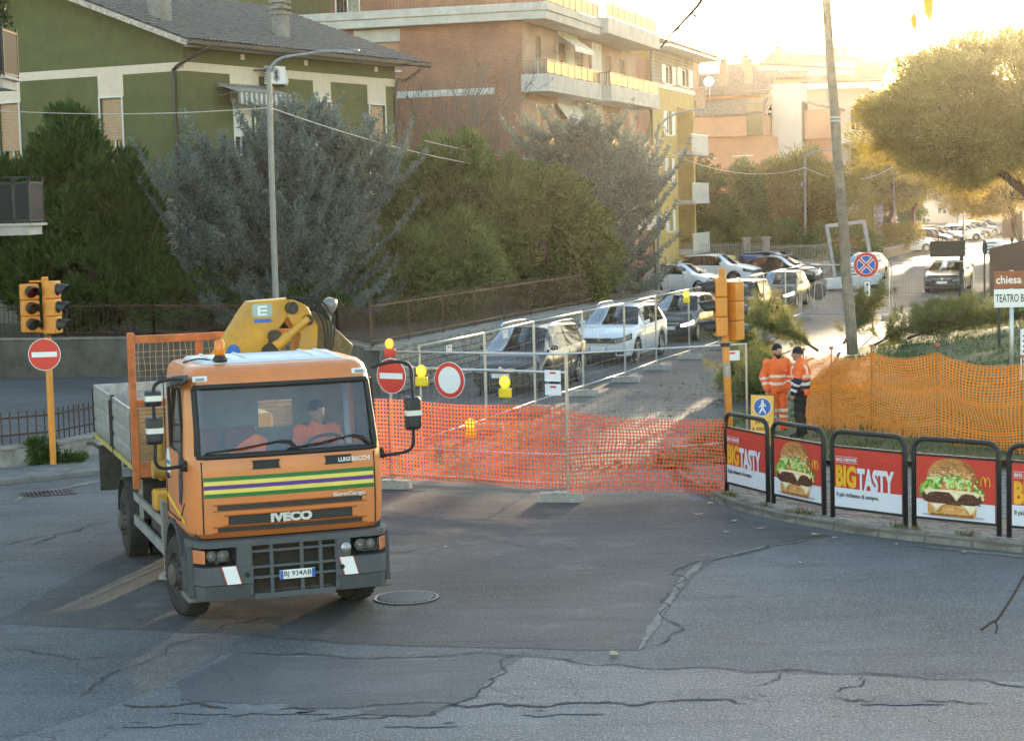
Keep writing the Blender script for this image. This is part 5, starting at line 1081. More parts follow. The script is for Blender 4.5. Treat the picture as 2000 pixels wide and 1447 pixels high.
# ---- wipers
for x0, x1, zz in ((.95, .1, 2.14), (.02, -.75, 2.15)):
    b = MB(); p0, p1 = surf(x0, 2.05, .04), surf(x1, zz, .03); b.tube([p0, p0.lerp(p1, .5) + Vector((0, .03, -.01)), p1], [.01, .012, .01], 5)
    a, c = surf(x1 + .35, 2.06, .04), surf(x1 - .25 if x1 > -.7 else x1, 2.02, .04); b.tube([surf(x1 - .22, 2.03, .035), surf(x1 - .12, 2.13, .035), p1], .016, 5); b.build('wiper', TBK, tk)
# ---- mirrors
for s_, big, small in ((1, (2.17, 2.5), (2.6, 2.8)), (-1, (2.15, 2.56), None)):
    xm = 1.5 * s_; b = MB()
    if s_ > 0: arm = [(1.1, .92, 2.86), (1.25, 1.08, 2.9), (1.46, 1.16, 2.86), (1.5, 1.18, 2.7), (1.5, 1.18, 2.2), (1.5, 1.16, 1.98), (1.4, 1.1, 1.9), (1.16, .98, 1.9)]
    else: arm = [(-1.08, .92, 2.9), (-1.3, 1.05, 2.96), (-1.47, 1.14, 2.92), (-1.5, 1.16, 2.75), (-1.5, 1.16, 2.2), (-1.49, 1.14, 1.98), (-1.4, 1.1, 1.9), (-1.15, .98, 1.86)]
    b.tube(catmull(arm, 5), .021, 7); b.hexa([(1.1 * s_, .8, 1.82), (1.18 * s_, .8, 1.82), (1.2 * s_, 1.02, 1.84), (1.1 * s_, 1.02, 1.84)], [(1.1 * s_, .84, 1.98), (1.15 * s_, .84, 1.98), (1.17 * s_, 1.0, 1.95), (1.1 * s_, 1.0, 1.95)]); mr_ = b.build('mirror_arm', TBK, tk, smooth=True)
    for q_ in (big, small):
        if not q_: continue
        z0, z1 = q_; b = MB(); wx = .1
        b.hexa([(xm - wx, 1.1, z0), (xm + wx, 1.1, z0), (xm + wx * .85, 1.23, z0 + .03), (xm - wx * .85, 1.23, z0 + .03)], [(xm - wx, 1.1, z1), (xm + wx, 1.1, z1), (xm + wx * .85, 1.23, z1 - .03), (xm - wx * .85, 1.23, z1 - .03)]); h_ = b.build('mirror_housing', mat('mirror_black', (.028, .028, .03), .5), mr_, bevel=.035, seg=3)
        zc = z0 + (z1 - z0) * .52; b = MB(); b.hexa([(xm - .096, 1.12, zc - .03), (xm + .096, 1.12, zc - .03), (xm + .09, 1.236, zc - .03), (xm - .09, 1.236, zc - .03)], [(xm - .096, 1.12, zc + .03), (xm + .096, 1.12, zc + .03), (xm + .09, 1.236, zc + .03), (xm - .09, 1.236, zc + .03)]); b.build('tape', mat('tape_white', (.7, .68, .62), .5), h_)
        b = MB(); b.box(xm - wx * .85, xm + wx * .85, 1.094, 1.0995, z0 + .03, z1 - .03); b.build('mirror_glass', CHRM, h_)
b = MB(); b.hexa([(1.06, .55, 2.78), (1.26, .5, 2.74), (1.3, .98, 2.8), (1.1, 1.0, 2.84)], [(1.04, .55, 2.86), (1.22, .5, 2.88), (1.24, .95, 2.92), (1.06, .98, 2.93)]); b.build('wind_deflector', mat('smoked_plastic', (.05, .055, .06), .4), tk, bevel=.02)
# ---- wheels
def wheel(par, x, y, s_, R=.485, wd_=.29, name='wheel', steer=0.):
    e = bpy.data.objects.new(name, None); COL.objects.link(e); e.parent = par; e.location = (x, y, R); e.rotation_euler = (0, 0, steer)
    M = RY(PI / 2 * s_); pr = [(R * .56, -wd_ / 2), (R * .8, -wd_ / 2 - .004), (R * .95, -wd_ / 2 + .02), (R, -wd_ / 2 + .06), (R, wd_ / 2 - .06), (R * .95, wd_ / 2 - .02), (R * .8, wd_ / 2 + .004), (R * .56, wd_ / 2)]
    b = MB(); b.lathe(pr, 40, M, cap=False)
    for k in range(40):
        a = 2 * PI * k / 40
        for zz in (-.09, 0, .09): b.box(R - .006, R + .006, -.022, .022, zz - .035, zz + .035, M @ RZ(a + (.04 if zz else 0)))
    b.build('tyre', TYRE, e, sharp=.7)
    b = MB(); b.lathe([(R * .565, wd_ / 2 - .01), (R * .54, wd_ / 2 - .0), (R * .5, wd_ / 2 - .05), (R * .42, wd_ / 2 - .07), (R * .28, wd_ / 2 + .02), (R * .27, wd_ / 2 + .06), (R * .2, wd_ / 2 + .08), (0, wd_ / 2 + .085)], 28, M, cap=False)
    b.lathe([(R * .565, -wd_ / 2 + .02), (0, -wd_ / 2 + .03)], 20, M, cap=False)
    for k in range(10): a = 2 * PI * k / 10; b.cyl(M @ Vector((R * .35 * math.cos(a), R * .35 * math.sin(a), wd_ / 2 - .04)), M @ Vector((R * .35 * math.cos(a), R * .35 * math.sin(a), wd_ / 2 + .03)), .018, n=6)
    b.build('rim', mat('truck_rim', (.1, .09, .08), .7, .4, var=.3, vs=8, dirt=.7, dcol=(.13, .1, .08)), e, sharp=.6); return e
for s_ in (1, -1):
    wheel(tk, 1.0 * s_, 0, s_, steer=.17); wheel(tk, 1.03 * s_, -4.3, s_); wheel(tk, .7 * s_, -4.3, s_)
# ---- mudguards, steps, chassis
for s_ in (1, -1):
    b = MB(); n = 12
    for k in range(n):
        a0, a1 = PI * (-.05 + 1.02 * k / n), PI * (-.05 + 1.02 * (k + 1) / n); r0, r1 = .6, .655
        c = [(math.cos(a) * r, .5 + math.sin(a) * r) for a, r in ((a0, r0), (a1, r0), (a1, r1), (a0, r1))]
        x0, x1 = sorted((.82 * s_, 1.17 * s_)); b.hexa([(x0, y, z) for y, z in c], [(x1, y, z) for y, z in c])
    x0, x1 = sorted((1.12 * s_, 1.17 * s_)); b.hexa([(x0, .6, .45), (x1, .6, .45), (x1, 1.14, .42), (x0, 1.14, .42)], [(x0, .64, .8), (x1, .64, .8), (x1, 1.12, 1.0), (x0, 1.12, 1.0)])
    b.build('front_mudguard', mat('mudguard_grey', (.06, .063, .07), .65, dirt=.5, dcol=(.13, .12, .1)), tk, sharp=.6)
    b = MB(); x0, x1 = sorted((.8 * s_, 1.19 * s_)); b.box(x0, x1, .62, 1.1, .34, .4); b.box(x0 + .02, x1 - .02, .66, 1.06, .62, .65); b.build('step', mat('step_grey', (.16, .16, .15), .6, .3, dirt=.5), tk, bevel=.02)
    b = MB(); n = 10
    for k in range(n):
        a0, a1 = PI * (.05 + .92 * k / n), PI * (.05 + .92 * (k + 1) / n); c = [(-4.3 + math.cos(a) * r, .5 + math.sin(a) * r) for a, r in ((a0, .58), (a1, .58), (a1, .6), (a0, .6))]
        x0, x1 = sorted((.55 * s_, 1.18 * s_)); b.hexa([(x0, y, z) for y, z in c], [(x1, y, z) for y, z in c])
    b.build('rear_mudguard', CHAS, tk)
    b = MB(); b.bar((1.12 * s_, -3.55, .62), (1.12 * s_, -.95, .62), .04, .13); b.bar((1.12 * s_, -3.5, .95), (1.12 * s_, -1.0, .95), .04, .1)
    for y in (-3.2, -1.3): b.bar((1.08 * s_, y, .55), (1.08 * s_, y, 1.2), .05, .05, up=(0, 1, 0))
    b.build('side_guard', ALU, tk)
    b = MB(); b.box(.42 * s_ - .04, .42 * s_ + .04, -6.9, .9, .78, 1.02); b.build('chassis_rail', CHAS, tk)
    b = MB(); b.bar((1.1 * s_, -.98, .35), (1.1 * s_, -.98, 1.2), .07, .07, up=(0, 1, 0)); b.lathe([(.0, 0), (.12, 0), (.1, .05), (.04, .09)], 14, T(1.1 * s_, -.98, .26)); b.build('outrigger_leg', mat('outrigger', (.25, .22, .19), .7, .3, dirt=.5), tk)
b = MB(); b.box(.5, 1.05, -2.6, -1.5, .5, 1.0); b.build('fuel_tank', CHAS, tk, bevel=.08, seg=3)
b = MB(); b.box(-.9, .9, -.2, .2, .42, .56); b.box(-.9, .9, -4.45, -4.15, .4, .62); b.box(-.38, .38, -.8, .9, .6, 1.06); b.each('axle', CHAS, tk)
# ---- cargo bed
BL = (-7.05, -2.78)
b = MB(); b.box(-1.18, 1.18, BL[0], BL[1], 1.34, 1.46); b.build('bed_floor', mat('bed_floor', (.16, .13, .1), .9, var=.3, vs=4, dirt=.6), tk)
for k in range(6): b = MB(); y = BL[0] + .3 + k * .7; b.box(-1.1, 1.1, y - .04, y + .04, 1.2, 1.339); b.build('cross_member', CHAS, tk)
for s_ in (1, -1):
    for (y0, y1) in ((BL[0] + .02, -4.95), (-4.88, BL[1] - .02)):
        b = MB(); prof = [(1.19, 1.44), (1.215, 1.5), (1.215, 1.62), (1.195, 1.64), (1.195, 1.68), (1.215, 1.7), (1.215, 1.84), (1.195, 1.86), (1.195, 1.9), (1.215, 1.92), (1.215, 2.08), (1.2, 2.1), (1.2, 2.17), (1.17, 2.17), (1.17, 1.44)]
        b.add([(x * s_, y, z) for y in (y0, y1) for x, z in prof], [(i, (i + 1) % 15, 15 + (i + 1) % 15, 15 + i) for i in range(15)] + [tuple(range(14, -1, -1)), tuple(range(15, 30))]); sd_ = b.build('side_board', ALU, tk, sharp=.5)
        b = MB()
        for y in (y0 + .05, y1 - .05): b.box(min(1.215 * s_, 1.235 * s_), max(1.215 * s_, 1.235 * s_), y - .03, y + .03, 1.46, 2.12)
        b.each('latch_post', TBK, sd_)
    b = MB(); b.box(min(1.17 * s_, 1.21 * s_), max(1.17 * s_, 1.21 * s_), BL[0], BL[1], 1.36, 1.43); b.build('yellow_rail', mat('bed_rail', (.42, .33, .09), .7, var=.3, dirt=.7, dcol=(.14, .12, .1)), tk)
    b = MB(); b.box(min(1.17 * s_, 1.22 * s_), max(1.17 * s_, 1.22 * s_), -4.945, -4.885, 1.3, 2.2); b.build('stanchion', CHAS, tk)
b = MB(); b.box(-1.17, 1.17, BL[0] - .03, BL[0], 1.44, 2.17); b.build('tailboard', mat('bed_inner', (.5, .47, .43), .8, var=.35, vs=5, dirt=.7, dcol=(.16, .14, .12), ds=4), tk)
b = MB(); b.box(.9, 1.22, BL[0] + .5, BL[0] + .56, .62, 1.3); b.tube([(1.2, BL[0] + .45, 1.25), (1.28, BL[0] + .2, 1.3), (1.32, BL[0] + .05, 1.28)], .03, 6); b.build('rear_bracket', CHAS, tk)
# ---- headboard: orange frame with wire lattice
b = MB(); HY = -2.68
for x in (1.2, -1.24): b.box(x - .045, x + .045, HY - .06, HY + .04, 1.15, 3.2)
for z in (1.3, 2.22, 3.06): b.box(-1.195, 1.155, HY - .04, HY + .03, z, z + .1)
b.box(.28, .36, HY - .04, HY + .03, 2.32, 3.06); b.box(-1.195, 1.155, HY - .03, HY + .02, 1.4, 1.5); hb = b.build('headboard', TOR, tk, bevel=.006)
b = MB()
for k in range(13): z = 1.52 + k * .053; b.box(-1.19, 1.15, HY - .02, HY + .01, z, z + .045)
b.build('slatted_panel', mat('rusty_yellow', (.33, .2, .08), .8, var=.3, dirt=.7), hb)
b = MB(); q = random.Random(4)
for k in range(30): x = -1.15 + k * .078; b.tube([(x + q.uniform(-.012, .012), HY + q.uniform(-.02, .02), z) for z in (2.32, 2.5, 2.7, 2.9, 3.06)], .004, 3)
for k in range(8): z = 2.36 + k * .085; b.tube([(x, HY + q.uniform(-.02, .02), z + q.uniform(-.015, .015)) for x in (-1.15, -.6, 0, .6, 1.15)], .004, 3)
b.build('wire_lattice', mat('lattice_wire', (.5, .36, .2), .5, .6), hb)
# ---- loading crane behind the cab
CY = mat('crane_yellow', (.56, .28, .022), .5, var=.15, vs=4, dirt=.75, dcol=(.3, .2, .08), ds=2.5); CD = mat('crane_dark', (.05, .045, .04), .6, .4, var=.4, dirt=.5, dcol=(.16, .1, .05))
b = MB(); b.box(-.35, .35, -1.95, -1.25, 1.0, 2.2); b.box(-1.15, 1.15, -1.75, -1.45, 1.02, 1.28); b.build('crane_base', CY, tk, bevel=.04)
Mx = Matrix(((1, 0, 0, 0), (0, 0, 1, 0), (0, 1, 0, 0), (0, 0, 0, 1)))
b = MB()
b.prism([(.52, 2.6), (.3, 2.95), (-.06, 3.48), (-.16, 3.6), (-.66, 3.62), (-.74, 3.5), (-.36, 3.05), (-.38, 2.6)], -1.85, -1.5, Mx); cr_ = b.build('crane_arm', CY, tk, bevel=.02)
b = MB(); b.prism([(-.67, 3.63), (-.88, 3.52), (-1.02, 3.25), (-.98, 2.7), (-.7, 2.7), (-.78, 3.15), (-.62, 3.4)], -1.92, -1.45, Mx); b.build('crane_knuckle', CY, tk, bevel=.02)
b = MB(); b.prism([(-.92, 3.46), (-1.08, 3.4), (-1.5, 2.98), (-1.42, 2.75), (-1.05, 2.7), (-.98, 3.1)], -1.8, -1.55, Mx); b.build('crane_jib', mat('crane_greasy', (.16, .11, .04), .6, var=.5, vs=9, dirt=.7), tk, bevel=.02)
b = MB()
for x, z, r in ((-.68, 3.5, .08), (-.45, 3.15, .085), (-.88, 3.34, .07), (-.38, 2.96, .1)):
    b.cyl((x, -1.95, z), (x, -1.4, z), r, n=14); b.cyl((x, -1.4, z), (x, -1.37, z), r * .5, n=10)
b.build('crane_pins', CD, cr_, sharp=.6)
b = MB(); b.cyl((-.44, -1.4, 3.02), (-.88, -1.4, 3.36), .05, n=12); b.cyl((-.44, -1.4, 3.02), (-.62, -1.4, 3.16), .07, n=12); b.build('crane_ram', CY, cr_)
b = MB(); b.lathe([(.0, 0), (.06, .02), (.1, .1), (.1, .15), (.04, .2), (0, .2)], 14, T(-1.2, -1.5, 3.42) @ RX(.5)); b.cyl((-1.2, -1.6, 3.2), (-1.2, -1.55, 3.44), .02, n=6); b.build('work_lamp', mat('lamp_grey', (.2, .2, .2), .4, .3), cr_, smooth=True)
b = MB()
for k in range(4): b.tube(catmull([(-.6 - .05 * k, -1.38, 3.63), (-.86 - .06 * k, -1.36, 3.58), (-1.06 - .05 * k, -1.38, 3.3), (-1.08 - .03 * k, -1.4, 2.95)], 5), .014, 5)
b.build('hydraulic_hose', TBK, cr_)
b = MB(); b.prism([(.08 + .09 * math.cos(a), 2.97 + .1 * math.sin(a)) for a in [2 * PI * k / 24 for k in range(24)]], -1.499, -1.494, Mx); b.build('round_emblem', mat('emblem_blue', (.03, .13, .5), .5), cr_)
b = MB(); b.prism([(-.2, 3.4), (-.42, 3.4), (-.44, 3.43), (-.44, 3.54), (-.41, 3.57), (-.21, 3.57), (-.18, 3.54), (-.18, 3.43)], -1.4995, -1.495, Mx); e1 = b.build('emblem', mat('emblem_pale', (.3, .42, .4), .5), cr_)
b = MB()
for z in (3.42, 3.47, 3.52): b.box(-.37, -.25, -1.494, -1.49, z, z + .022)
b.box(-.28, -.25, -1.494, -1.4905, 3.44, 3.525); b.build('emblem_letter', RETRO, e1)
b = MB(); b.box(-.42, -.2, -1.499, -1.495, 3.33, 3.375); b.build('emblem_bar', mat('emblem_blue', (.03, .13, .5)), cr_)
b = MB(); b.cyl((.95, -2.2, 1.35), (.6, -1.5, 2.0), .06, n=10); b.cyl((.98, -2.0, 1.45), (1.0, -1.75, 2.05), .045, n=10); b.lathe([(.0, -.1), (.12, -.1), (.12, .1), (0, .1)], 14, T(1.0, -1.9, 1.5) @ RY(PI / 2)); b.build('crane_control', mat('control_yellow', (.5, .3, .05), .6, dirt=.6), tk)
# ---- cab interior
DG = mat('dash_black', (.03, .03, .032), .7); b = MB(); b.hexa([(-1.05, .6, 1.5), (1.05, .6, 1.5), (1.05, 1.15, 1.5), (-1.05, 1.15, 1.5)], [(-1.05, .72, 2.0), (1.05, .72, 2.0), (1.05, 1.1, 1.98), (-1.05, 1.1, 1.98)]); b.build('dashboard', DG, tk, bevel=.03)
b = MB(); b.box(-1.08, 1.08, -.42, 1.1, 1.0, 1.3); b.build('cab_floor', DG, tk)
SE = mat('seat_maroon', (.16, .06, .07), .9)
for x in (-.62, .25, .72):
    b = MB(); b.box(x - .22, x + .22, -.3, .25, 1.31, 1.55); so = b.build('seat', SE, tk, bevel=.05); b = MB(); b.hexa([(x - .22, -.38, 1.5), (x + .22, -.38, 1.5), (x + .22, -.24, 1.5), (x - .22, -.24, 1.5)], [(x - .2, -.42, 2.15), (x + .2, -.42, 2.15), (x + .2, -.32, 2.15), (x - .2, -.32, 2.15)]); b.build('backrest', SE, so, bevel=.04)
b = MB(); b.tube([(-.6 + .23 * math.cos(a), .5 + .16 * math.sin(a), 1.98 + .13 * math.sin(a)) for a in [2 * PI * k / 28 for k in range(28)]], .019, 8, closed=True); sw2 = b.build('steering_wheel', DG, tk, smooth=True)
b = MB(); b.tube([(-.6, .5, 1.97), (-.6, .75, 1.7)], .03, 8)
for a in (0, PI * .7, PI * 1.3): b.bar((-.6, .5, 1.97), (-.6 + .22 * math.cos(a), .5 + .155 * math.sin(a), 1.97 + .125 * math.sin(a)), .03, .015)
b.build('steering_column', DG, sw2)
vz = MB(); vz.add([(.62, .92, 2.0), (.2, .9, 2.0), (.18, .95, 2.14), (.3, .93, 2.2), (.45, .95, 2.12)], [(0, 1, 2, 3, 4)]); vz.add([(.62, .92, 2.0), (.2, .9, 2.0), (.18, .8, 2.1), (.3, .8, 2.19), (.45, .82, 2.11)], [(0, 1, 2, 3, 4)])
hv = vz.build('folded_vest', mat('vest_orange', (.9, .17, .04), .8)); hv.matrix_world = Matrix.Translation(TR_LOC) @ RZ(TR_RZ); tag(hv, 'crumpled orange vest lying on the truck dashboard', 'vest')
# ================================================================== cars (local +Y forward, +X right, origin on the ground at the middle)
CGL = glassmat('car_glass', (.3, .35, .37), .75, top=.55); CTRIM = mat('car_trim', (.018, .018, .019), .55); CTYRE = mat('car_tyre', (.02, .02, .02), .85)
CRIM = mat('alloy_rim', (.42, .42, .43), .35, .8, var=.1); CLENS = mat('car_lens', (.62, .65, .68), .12, .2, var=.2, spec=.8); CLIT = mat('lit_lens', (.9, .88, .8), .2, emit=(1., .93, .8), es=3.)
TAIL = mat('tail_lens', (.35, .02, .015), .2)
def car_paint(n, c, metal=.3, rough=.3): return mat('paint_' + n, c, rough, metal, var=.05, vs=2, coat=.45, dirt=.12, dcol=(.2, .18, .15))
def lerp_prof(pr, y):
    for (y0, z0), (y1, z1) in zip(pr, pr[1:]):
        if y0 >= y >= y1:
            t = (y0 - y) / (y0 - y1); t = t * t * (3 - 2 * t) * .35 + t * .65; return z0 + (z1 - z0) * t
    return pr[-1][1] if y < pr[-1][0] else pr[0][1]
STY = dict(
    mpv=dict(L=4.45, W=1.80, H=1.62, nose=.78, hood=.9, cowl=(1.35, 1.03), rf=.55, rr=-1.75, rb=(-2.1, 1.05), wb=2.7, wr=.33, roofw=.74, belt=.93, clear=.2),
    suv=dict(L=4.44, W=1.86, H=1.64, nose=.9, hood=1.0, cowl=(1.05, 1.1), rf=.3, rr=-1.6, rb=(-2.08, 1.12), wb=2.64, wr=.36, roofw=.73, belt=1.0, clear=.24),
    mini=dict(L=3.75, W=1.66, H=1.53, nose=.76, hood=.9, cowl=(1.0, 1.0), rf=.32, rr=-1.4, rb=(-1.72, 1.02), wb=2.3, wr=.3, roofw=.75, belt=.92, clear=.19),
    hatch=dict(L=4.1, W=1.74, H=1.47, nose=.7, hood=.82, cowl=(.98, .96), rf=.1, rr=-1.3, rb=(-1.85, 1.0), wb=2.5, wr=.31, roofw=.71, belt=.9, clear=.17),
    wagon=dict(L=4.77, W=1.83, H=1.5, nose=.76, hood=.86, cowl=(1.05, 1.0), rf=.1, rr=-1.85, rb=(-2.2, .98), wb=2.79, wr=.33, roofw=.71, belt=.92, clear=.16))
def make_car(name, label, style, paint, loc, rz, group, lit=False, rails=False, chrome=True, plate='', parts=True, cat='car'):
    S = STY[style]; L, W, H = S['L'], S['W'] / 2, S['H']; o = thing(name, label, cat, loc, rz, group)
    yf, yr = L / 2, -L / 2; ya, yb = S['wb'] / 2 + .05, -S['wb'] / 2 + .05; R = S['wr']
    top = [(yf, S['nose'] - .1), (yf - .06, S['nose'] - .02), (yf - .25, S['nose'] + .05), (S['cowl'][0] + .45, S['hood'] + .05), (S['cowl'][0], S['cowl'][1]), (S['rf'], H - .06), (S['rf'] - .5, H - .005), (-.5, H), (S['rr'], H - .06), (S['rb'][0], S['rb'][1]), (yr + .02, S['rb'][1] - .12), (yr, .7)]
    belt = [(yf, S['nose'] - .16), (yf - .5, S['nose'] - .03), (S['cowl'][0], S['belt'] + .02), (0, S['belt'] + .04), (yr + .3, S['belt'] + .08), (yr, S['belt'] - .1)]
    def hw(y):
        w_ = W
        if y > yf - .75: w_ *= 1 - .2 * ((y - yf + .75) / .75) ** 2.6
        if y < yr + .6: w_ *= 1 - .13 * ((yr + .6 - y) / .6) ** 2.4
        return w_
    def warp(x, y):
        if y > yf - .7: y += .13 * ((y - yf + .7) / .7) ** 2 * (1 - (x / W) ** 2)
        if y < yr + .5: y -= .07 * ((yr + .5 - y) / .5) ** 2 * (1 - (x / W) ** 2)
        return y
    ys = sorted({round(v, 3) for v in list(np.arange(yr, yf, .085)) + [yf, yf - .03, yr + .02, S['cowl'][0], S['rf'], S['rr'], S['rb'][0]] + [ya + R * 1.15 * math.cos(a) for a in np.linspace(0, PI, 9)] + [yb + R * 1.15 * math.cos(a) for a in np.linspace(0, PI, 9)]}, reverse=True)
    ys = [y for i, y in enumerate(ys) if i == 0 or ys[i - 1] - y > .012]
    def sect(y):
        w_ = hw(y); zt = lerp_prof(top, y); zs = min(lerp_prof(belt, y), zt - .03); zb = S['clear'] + (.1 * max(0, (y - yf + .5) / .5) if y > yf - .5 else 0) * .4
        arch = 0
        for c in (ya, yb):
            d = abs(y - c)
            if d < R * 1.16: arch = max(arch, R + math.sqrt(max(0, (R * 1.16) ** 2 - d * d)))
        z0 = max(zb, arch); cab = max(0, min(1, (zt - zs - .12) / .35)); wr_ = w_ * (.88 + (S['roofw'] - .88) * cab)
        z1 = min(z0 + .1, zs - .06) if not arch else min(z0 + .02, zs - .05)
        zm = max((zb + zs) * .52, min(z1 + .03, zs - .03))
        return [(w_ * (.95 if not arch else .985), z0), (w_ * (.995), z1), (w_, zm), (w_ * .985, zs - .015), (w_ * .955, zs + .015 * (zt > zs + .05)), (wr_ + (w_ * .955 - wr_) * .45, zs + (zt - zs) * .52), (wr_, zt - (zt - zs) * .12 - .006), (wr_ * .88, zt - .012), (wr_ * .5, zt - .002), (0, zt)]
    secs = [sect(y) for y in ys]; NS = 10
    def vert(i, k, sg): x, z = secs[i][k]; return (x * sg, warp(x, ys[i]), z)
    def cells(sel, off=0.):
        b = MB(); idx = {}
        def vid(i, k, sg):
            key = (i, k, sg if k < NS - 1 else 1)
            if key not in idx:
                idx[key] = len(b.v); x, y, z = vert(i, k, sg); b.v.append((x * (1 - off), y, z - off * .6))
            return idx[key]
        for i in range(len(ys) - 1):
            ym = (ys[i] + ys[i + 1]) / 2
            for k in range(NS - 1):
                for sg in (1, -1):
                    if sel(ym, k, i): b.f.append((vid(i, k, sg), vid(i + 1, k, sg), vid(i + 1, k + 1, sg), vid(i, k + 1, sg))); b.m.append(0)
        return b
    ws = lambda y, k, i: S['rf'] < y < S['cowl'][0] and k >= 6
    rw = lambda y, k, i: S['rb'][0] < y < S['rr'] and k >= 6
    mid = (S['rf'] + S['rr']) / 2
    sw = lambda y, k, i: S['rr'] - .1 < y < S['rf'] + .42 * (S['cowl'][0] - S['rf']) and 4 <= k <= 5 and not (abs(y - mid - .12) < .05)
    pil = lambda y, k, i: 4 <= k <= 5 and abs(y - mid - .12) < .05
    b = cells(lambda y, k, i: not (ws(y, k, i) or rw(y, k, i) or sw(y, k, i) or pil(y, k, i)))
    for i, sgn in ((0, 1), (len(ys) - 1, -1)):
        o0 = len(b.v); lp = [vert(i, k, 1) for k in range(NS)] + [vert(i, k, -1) for k in range(NS - 2, -1, -1)]; b.v += lp; b.f.append(tuple(range(o0, o0 + len(lp)))); b.m.append(0)
    body = b.build('body', paint, o, sharp=.75)
    for nm, f in (('windscreen', ws), ('rear_window', rw), ('side_window', sw)): cells(f, .004).each(nm, CGL, o, smooth=True)
    cells(pil, .002).each('pillar', CTRIM, o)
    b = MB(); b.box(-W + .24, W - .24, yr + .12, yf - .16, S['clear'] - .02, S['belt'] - .12); b.box(-W + .14, W - .14, yb + .45, ya - .5, S['clear'] + .01, S['belt'] - .1); b.build('underbody', CTRIM, o)
    b = MB()
    for sx in (-.38, .38): b.box(sx - .24, sx + .24, -.35, .0, .5, 1.1); b.box(sx - .13, sx + .13, -.36, -.27, 1.1, 1.3)
    b.box(-.65, .65, -1.3, -1.0, .5, 1.05); b.box(-W + .2, W - .2, S['cowl'][0] - .55, S['cowl'][0] - .02, .7, S['cowl'][1] - .1); b.build('seats', mat('car_seat', (.03, .03, .033), .9), o)
    # ---- front end: a path round the nose on which lamps and grilles lie
    def nose(u): # u 0 at centre .. 1 at nose corner .. 2 back along the side
        if u <= 1: x = hw(yf) * u; return Vector((x, warp(x, yf), 0))
        y = yf - (u - 1) * .5; return Vector((hw(y), warp(hw(y), y), 0))
    def strip(b, u0, u1, za0, za1, zb0, zb1, sg, off=.012, n=8):
        vs = []
        for o_ in (-.02, off):
            for t in range(n + 1):
                u = u0 + (u1 - u0) * t / n; p = nose(u); d = Vector((min(1, max(0, u - .75) * 2), 1 if u < 1.2 else .4, 0)).normalized() * o_
                z0, z1 = za0 + (zb0 - za0) * t / n, za1 + (zb1 - za1) * t / n
                vs += [((p.x + d.x) * sg, p.y + d.y, z0), ((p.x + d.x) * sg, p.y + d.y, z1)]
        m_ = 2 * (n + 1); fs = []
        for t in range(n): fs += [(m_ + 2 * t, m_ + 2 * t + 2, m_ + 2 * t + 3, m_ + 2 * t + 1), (2 * t, 2 * t + 2, m_ + 2 * t + 2, m_ + 2 * t), (2 * t + 1, 2 * t + 3, m_ + 2 * t + 3, m_ + 2 * t + 1)]
        fs += [(0, 1, m_ + 1, m_), (2 * n, 2 * n + 1, m_ + 2 * n + 1, m_ + 2 * n)]; b.add(vs, fs)
    zn = S['nose']
    for sg in (1, -1):
        b = MB(); strip(b, .58, 1.62, zn - .26, zn - .14, zn - .16, zn + .0, sg); h_ = b.build('headlight', CTRIM, o, smooth=True)
        b = MB(); strip(b, .64, 1.45, zn - .245, zn - .155, zn - .15, zn - .03, sg, .02); b.build('lens', CLIT if lit else CLENS, h_, smooth=True)
        b = MB(); strip(b, .72, 1.0, .32, .42, .33, .42, sg, .014); b.build('fog_lamp', CTRIM, o)
    b = MB()
    for sg in (1, -1): strip(b, 0, .55, zn - .25, zn - .13, zn - .25, zn - .13, sg, .014)
    gr_ = b.build('grille', CTRIM, o)
    b = MB()
    for sg in (1, -1): strip(b, 0, .55, zn - .135, zn - .105, zn - .135, zn - .105, sg, .024); strip(b, 0, .5, zn - .2, zn - .19, zn - .2, zn - .19, sg, .02)
    b.build('grille_bar', CHRM if chrome else CTRIM, gr_)
    b = MB()
    for sg in (1, -1): strip(b, 0, .68, .26, .4, .28, .4, sg, .012)
    b.build('lower_intake', CTRIM, o)
    p = nose(0); b = MB(); b.lathe([(0, 0), (.055, 0), (.05, .012), (0, .014)], 16, T(0, p.y + .02, zn - .12) @ RX(-PI / 2)); b.build('badge', CHRM, o)
    b = MB(); b.box(-.26, .26, p.y + .012, p.y + .024, .43, .54); pl_ = b.build('number_plate', mat('plate_white', (.75, .75, .74)), o)
    b = MB(); b.box(-.258, -.225, p.y + .0245, p.y + .026, .433, .537); b.box(.225, .258, p.y + .0245, p.y + .026, .433, .537); b.each('plate_band', PBL, pl_)
    if plate: text('plate_lettering', plate, PBK, (-.2, .2, .45, .52), Matrix(((-1, 0, 0, 0), (0, 0, 1, p.y + .0245), (0, 1, 0, 0), (0, 0, 0, 1))), pl_, .004, .002)
    for sg in (1, -1):
        ym = S['rf'] + .42 * (S['cowl'][0] - S['rf']) + .05; x0 = hw(ym) * .94; b = MB(); z0 = S['belt'] + .08
        b.hexa([(x0 * sg, ym - .04, z0), ((x0 + .2) * sg, ym - .06, z0), ((x0 + .19) * sg, ym + .06, z0 + .01), (x0 * sg, ym + .06, z0 + .02)], [(x0 * sg, ym - .04, z0 + .09), ((x0 + .2) * sg, ym - .06, z0 + .15), ((x0 + .18) * sg, ym + .05, z0 + .14), (x0 * sg, ym + .05, z0 + .08)]); b.build('door_mirror', paint, o, bevel=.03)
        b = MB(); yd = [ym - .08, mid + .12, S['rr'] + .25]
        for y in yd: b.tube([(hw(y) * k * sg, y, z) for k, z in ((.995, S['clear'] + .12), (1.001, .55), (.99, S['belt'] + .0))], .006, 4)
        b.tube([(hw(y) * 1.0 * sg, y, S['clear'] + .13) for y in (yd[0], yd[1], yd[2])], .006, 4); b.build('door_gap', CTRIM, body)
